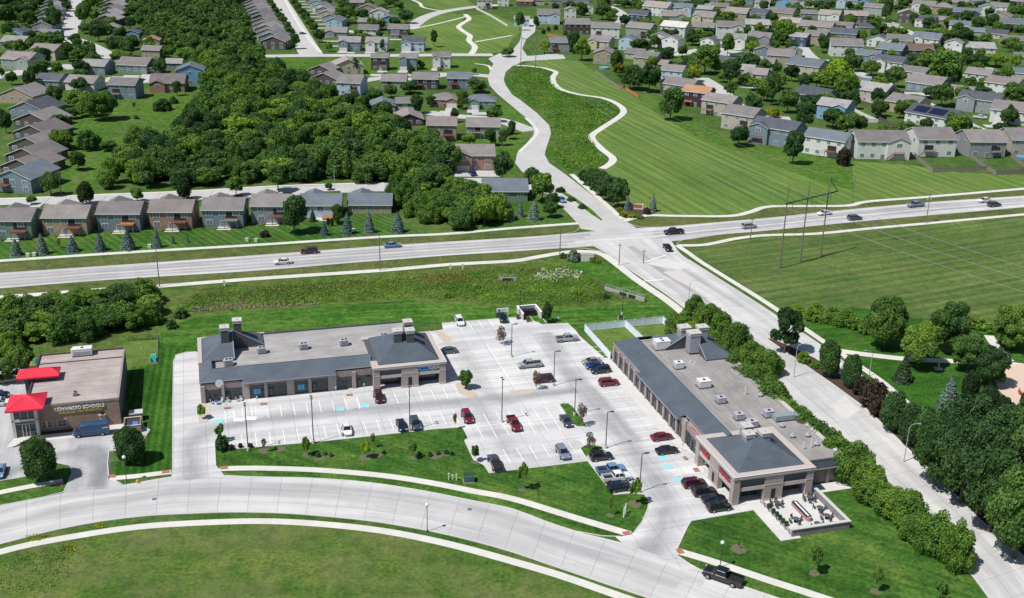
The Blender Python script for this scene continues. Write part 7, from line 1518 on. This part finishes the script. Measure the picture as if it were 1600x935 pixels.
def hframe(pts,h,label,nb=5):
    P=[G(*p) for p in pts]; c=P[0]; t=thing('power_pylon',label,'pylon',c); L=[p-c for p in P]
    for l in L: mb=MB(); mb.seg(l,l+Vector((0,0,h)),.24,.14,8); obj('pole',mb,MATS['pole_wood'],t)
    d=(L[-1]-L[0]).normalized(); a=L[0]-d*.5; b=L[-1]+d*4.5; z=Vector((0,0,h*.79)); mb=MB(); mb.seg(a+z,b+z,.2,.2,6); obj('crossbeam',mb,MATS['pole_dark'],t)
    mb=MB(); mb.seg(L[-1]+Vector((0,0,h*.97)),b+z,.1,.1,5); mb.seg(L[-1]+Vector((0,0,h*.97)),L[-1]+d*1.2+Vector((0,0,h*.985)),.08,.08,5); obj('brace',mb,MATS['pole_dark'],t)
    wp=[]
    for k in range(nb):
        q=a.lerp(b,(k+.35)/(nb-.3))+z; mb=MB(); mb.seg(q,q-Vector((0,0,2.3)),.09,.09,5); obj('insulator',mb,MATS['pole_grey'],t); wp.append(c+q-Vector((0,0,2.3)))
    return wp,[c+l+Vector((0,0,h)) for l in L]
w1,t1=hframe([(1218,419.7),(1250,410),(1281.7,401)],25.2,'tall three-legged wooden power line frame in the big field right of the intersection',3)
w2,t2=hframe([(813.5,105),(836.5,115)],22,'two-legged wooden power line frame at the head of the winding street',3)
def wire(a,b,sag,label,r=.045):
    mb=MB(); c=a; n=24; P=[a.lerp(b,k/n)-Vector((0,0,sag*4*(k/n)*(1-k/n))) for k in range(n+1)]
    for p,q in zip(P,P[1:]): mb.seg(p,q,r,r,4)
    o=obj('power_line',mb,MATS['wire']); tag(o,label,'cable','power line cables')
for a,b in zip(w1,w2): wire(a,b,9,'thin cable hanging between the two wooden power line frames',.04)
d_=Vector((62,-70,0)).normalized()*170
for i,a in enumerate(w1): wire(a,a+d_,5,'thin pale cable running from the wooden frame over the big field to the right edge',.05)
for a in t1[:1]+t1[-1:]: wire(a,t2[0 if a is t1[0] else 1],7,'thin shield cable from the top of the wooden power line frame',.025)
# garden fences
mat('fence_grey',(0.25,0.22,0.20),0.85,var=0.15); mat('fence_white',(0.68,0.68,0.66),0.6,var=0.04); mat('fence_orange',(0.45,0.19,0.08),0.8,var=0.15); mat('fence_dark',(0.13,0.10,0.085),0.85,var=0.15)
def gfence(pts,h,m,label):
    P=gp(pts); t=thing('garden_fence',label,'fence',P[0])
    for a,b in zip(P,P[1:]):
        a=a-P[0];b=b-P[0];L=(b-a).length;d=(b-a)/L;M=face(a.x,a.y,d.x,d.y); mb=MB(); mb.box(0,L,-.03,.03,.05,h,0,M); obj('panel',mb,MATS[m],t)
        mb=MB(); n=max(1,round(L/2.6))
        for k in range(n+1): x=L*k/n; mb.box(x-.07,x+.07,-.08,.08,0,h+.12,0,M)
        mb.box(0,L,-.06,.06,h-.12,h,0,M); obj('rail',mb,MATS[m],t)
gfence([(1428,245),(1457,270),(1542,266),(1502,235)],1.7,'fence_grey','weathered grey board fence around the first garden above the highway')
gfence([(1542,266),(1556,274),(1610,270),(1575,242)],1.7,'fence_grey','weathered grey board fence around the garden at the right edge')
gfence([(1326,170),(1345,180),(1371,192),(1340,192)],1.7,'fence_white','white board fence beside the blue house'); gfence([(1371,186),(1395,200),(1430,205),(1450,200)],1.7,'fence_dark','dark board fence by the solar-roofed house')
gfence([(971,137),(985,146),(997,153)],1.8,'fence_orange','orange board fence on the mown hillside edge'); gfence([(930,113),(950,127),(970,140)],1.5,'fence_grey','grey board fence on the edge of the mown hillside'); gfence([(744,15),(765,25),(793,42)],1.6,'fence_white','pale garden fence beside the striped field')
gfence([(855,56),(885,62),(905,60)],1.6,'fence_orange','tan board fence by the dark brown house'); gfence([(1105,84),(1140,88),(1180,82)],1.6,'fence_white','white fence below the white gabled houses'); gfence([(541,50),(566,54),(600,56)],1.6,'fence_white','white fence between the small houses by the straight street')
for pts,l in (([(500,36),(530,40),(560,38)],'right of the turquoise house'),([(1340,160),(1362,166),(1380,162)],'around the beige house garden'),([(1290,200),(1330,205)],'behind the blue house')): gfence(pts,1.5,'fence_dark','dark wooden garden fence '+l)
t=thing('swimming_pool','small round turquoise garden pool beside the mown hillside','pool',G(944,108)); mb=MB(); mb.cyl(0,0,0,1.1,3.2,3.2,20); obj('pool_wall',mb,MATS['coat_sky'],t); mb=MB(); mb.cyl(0,0,1.1,1.13,3.0,3.0,20); obj('water',mb,mat('pool_water',(0.10,0.50,0.55),0.1,var=0),t)
t=thing('swimming_pool','small blue garden pool behind the fence at the right edge','pool',G(1596,248)); mb=MB(); mb.cyl(0,0,0,1.0,2.6,2.6,18); obj('pool_wall',mb,MATS['coat_sky'],t); mb=MB(); mb.cyl(0,0,1.0,1.03,2.4,2.4,18); obj('water',mb,mat('pool_blue',(0.08,0.36,0.62),0.1,var=0),t)
t=thing('play_equipment','small red rider toy on the sandpit','toy',G(1593,617)); mb=MB(); mb.box(-.25,.25,-.6,.6,.5,.9); mb.cyl(0,0,0,.5,.08,.08,6); mb.box(-.08,.08,.4,.6,.9,1.4); obj('rider',mb,mat('toy_red',(0.45,0.06,0.04),0.5,var=0),t); mb=MB(); mb.cyl(0,0,0,.06,.4,.4,8); obj('base',mb,MATS['dark_trim'],t)
t=thing('drinking_post','pale post on a small concrete pad on the park lawn','post',G(1466,577)); mb=MB(); mb.box(-.9,.9,-.7,.7,0,.25); obj('pad',mb,MATS['cap_stone'],t); mb=MB(); mb.box(-.15,.15,-.15,.15,.25,1.9); obj('post',mb,MATS['cap_stone'],t)
for i,(x,y) in enumerate(((386,377),(44,401),(54,400),(234,387),(552,362),(400,378))):
    t=thing('utility_box',f'small pale utility box on the lawn by the highway path, {ordl(i)} of six' if False else ['pale box below the blue-grey fifth house','round pale box left of the second spruce','pale box next to the second spruce','pale box just left of the sixth spruce','pale box beside the spruces below the seventh house','pale box below the sixth house'][i]+' on the front row lawn','utility box',G(x,y)); mb=MB(); mb.box(-.5,.5,-.4,.4,0,.9); obj('housing',mb,MATS['pale_green'],t); mb=MB(); mb.box(-.55,.55,-.45,.45,.9,1.0); obj('lid',mb,MATS['pale_plaster'],t)
for x,y,l in ((241,780,'round manhole cover on the near street below the shop driveway'),(734,796,'oval dark manhole cover on the near street right of the globe lamp'),(1045,600,None)):
    if l: mb=MB(); mb.cyl(0,0,0,.02,.42,.42,16); mb.cyl(0,0,.02,.03,.33,.33,12,1); o=obj('manhole_cover',mb,[mat('iron',(0.07,0.065,0.06),0.7),MATS['fascia']],loc=G(x,y,.036)); tag(o,l,'manhole cover')
for i,(x,y,az_) in enumerate(((347,628.5,0),(357,628,1),(371,627,2),(377,626,0.5),(331,631,2))):
    t=thing('cafe_chair',f'pale outdoor chair in front of the leftmost shop, {ORD[i] if i else "first"} of five','chair',G(x,y,.13),az_,'chairs in front of the leftmost shop'); mb=MB(); mb.box(-.27,.27,-.27,.27,.4,.48); obj('seat',mb,MATS['pale_plaster'],t); mb=MB(); mb.box(-.27,.27,.22,.28,.48,1.05); obj('backrest',mb,MATS['pale_plaster'],t)
    for sx in (-.22,.22):
        for sy in (-.22,.22): mb=MB(); mb.box(sx-.03,sx+.03,sy-.03,sy+.03,0,.4); obj('leg',mb,MATS['pale_plaster'],t)
t=thing('cafe_table','dark blue table between the pale chairs at the leftmost shop','table',G(339,631.5,.13)); mb=MB(); mb.cyl(0,0,.7,.75,.55,.55,12); obj('tabletop',mb,MATS['paint_blue_' ] if 'paint_blue_' in MATS else mat('table_blue',(0.06,0.08,0.25),0.5),t); mb=MB(); mb.cyl(0,0,0,.7,.06,.06,8); obj('pedestal',mb,MATS['black_metal'],t)
# accessible bay signs
for i,(x,y) in enumerate(((525,617),(569,612),(1066,706),(1101,736),(402,632),(354,639))):
    t=thing('bay_sign',['by the fourth poster window','by the recessed shop door','beside the low black car','beside the dark wine-red car','by the first red kerb ramp','near the leftmost kerb ramp'][i].join(['small accessible bay sign on a thin post ','']),'sign',G(x,y,.12)); mb=MB(); mb.cyl(0,0,0,2.0,.03,.03,6); obj('post',mb,MATS['pole_grey'],t); mb=MB(); mb.box(-.16,.16,-.05,-.031,1.5,2.0); obj('plate',mb,MATS['paint_blue'],t)
print('objects',len(bpy.data.objects))

for o in bpy.data.objects:
    l=o.get('label')
    if l and (len(l.split())>16 or len(l.split())<4): print('LONG',len(l.split()),l)
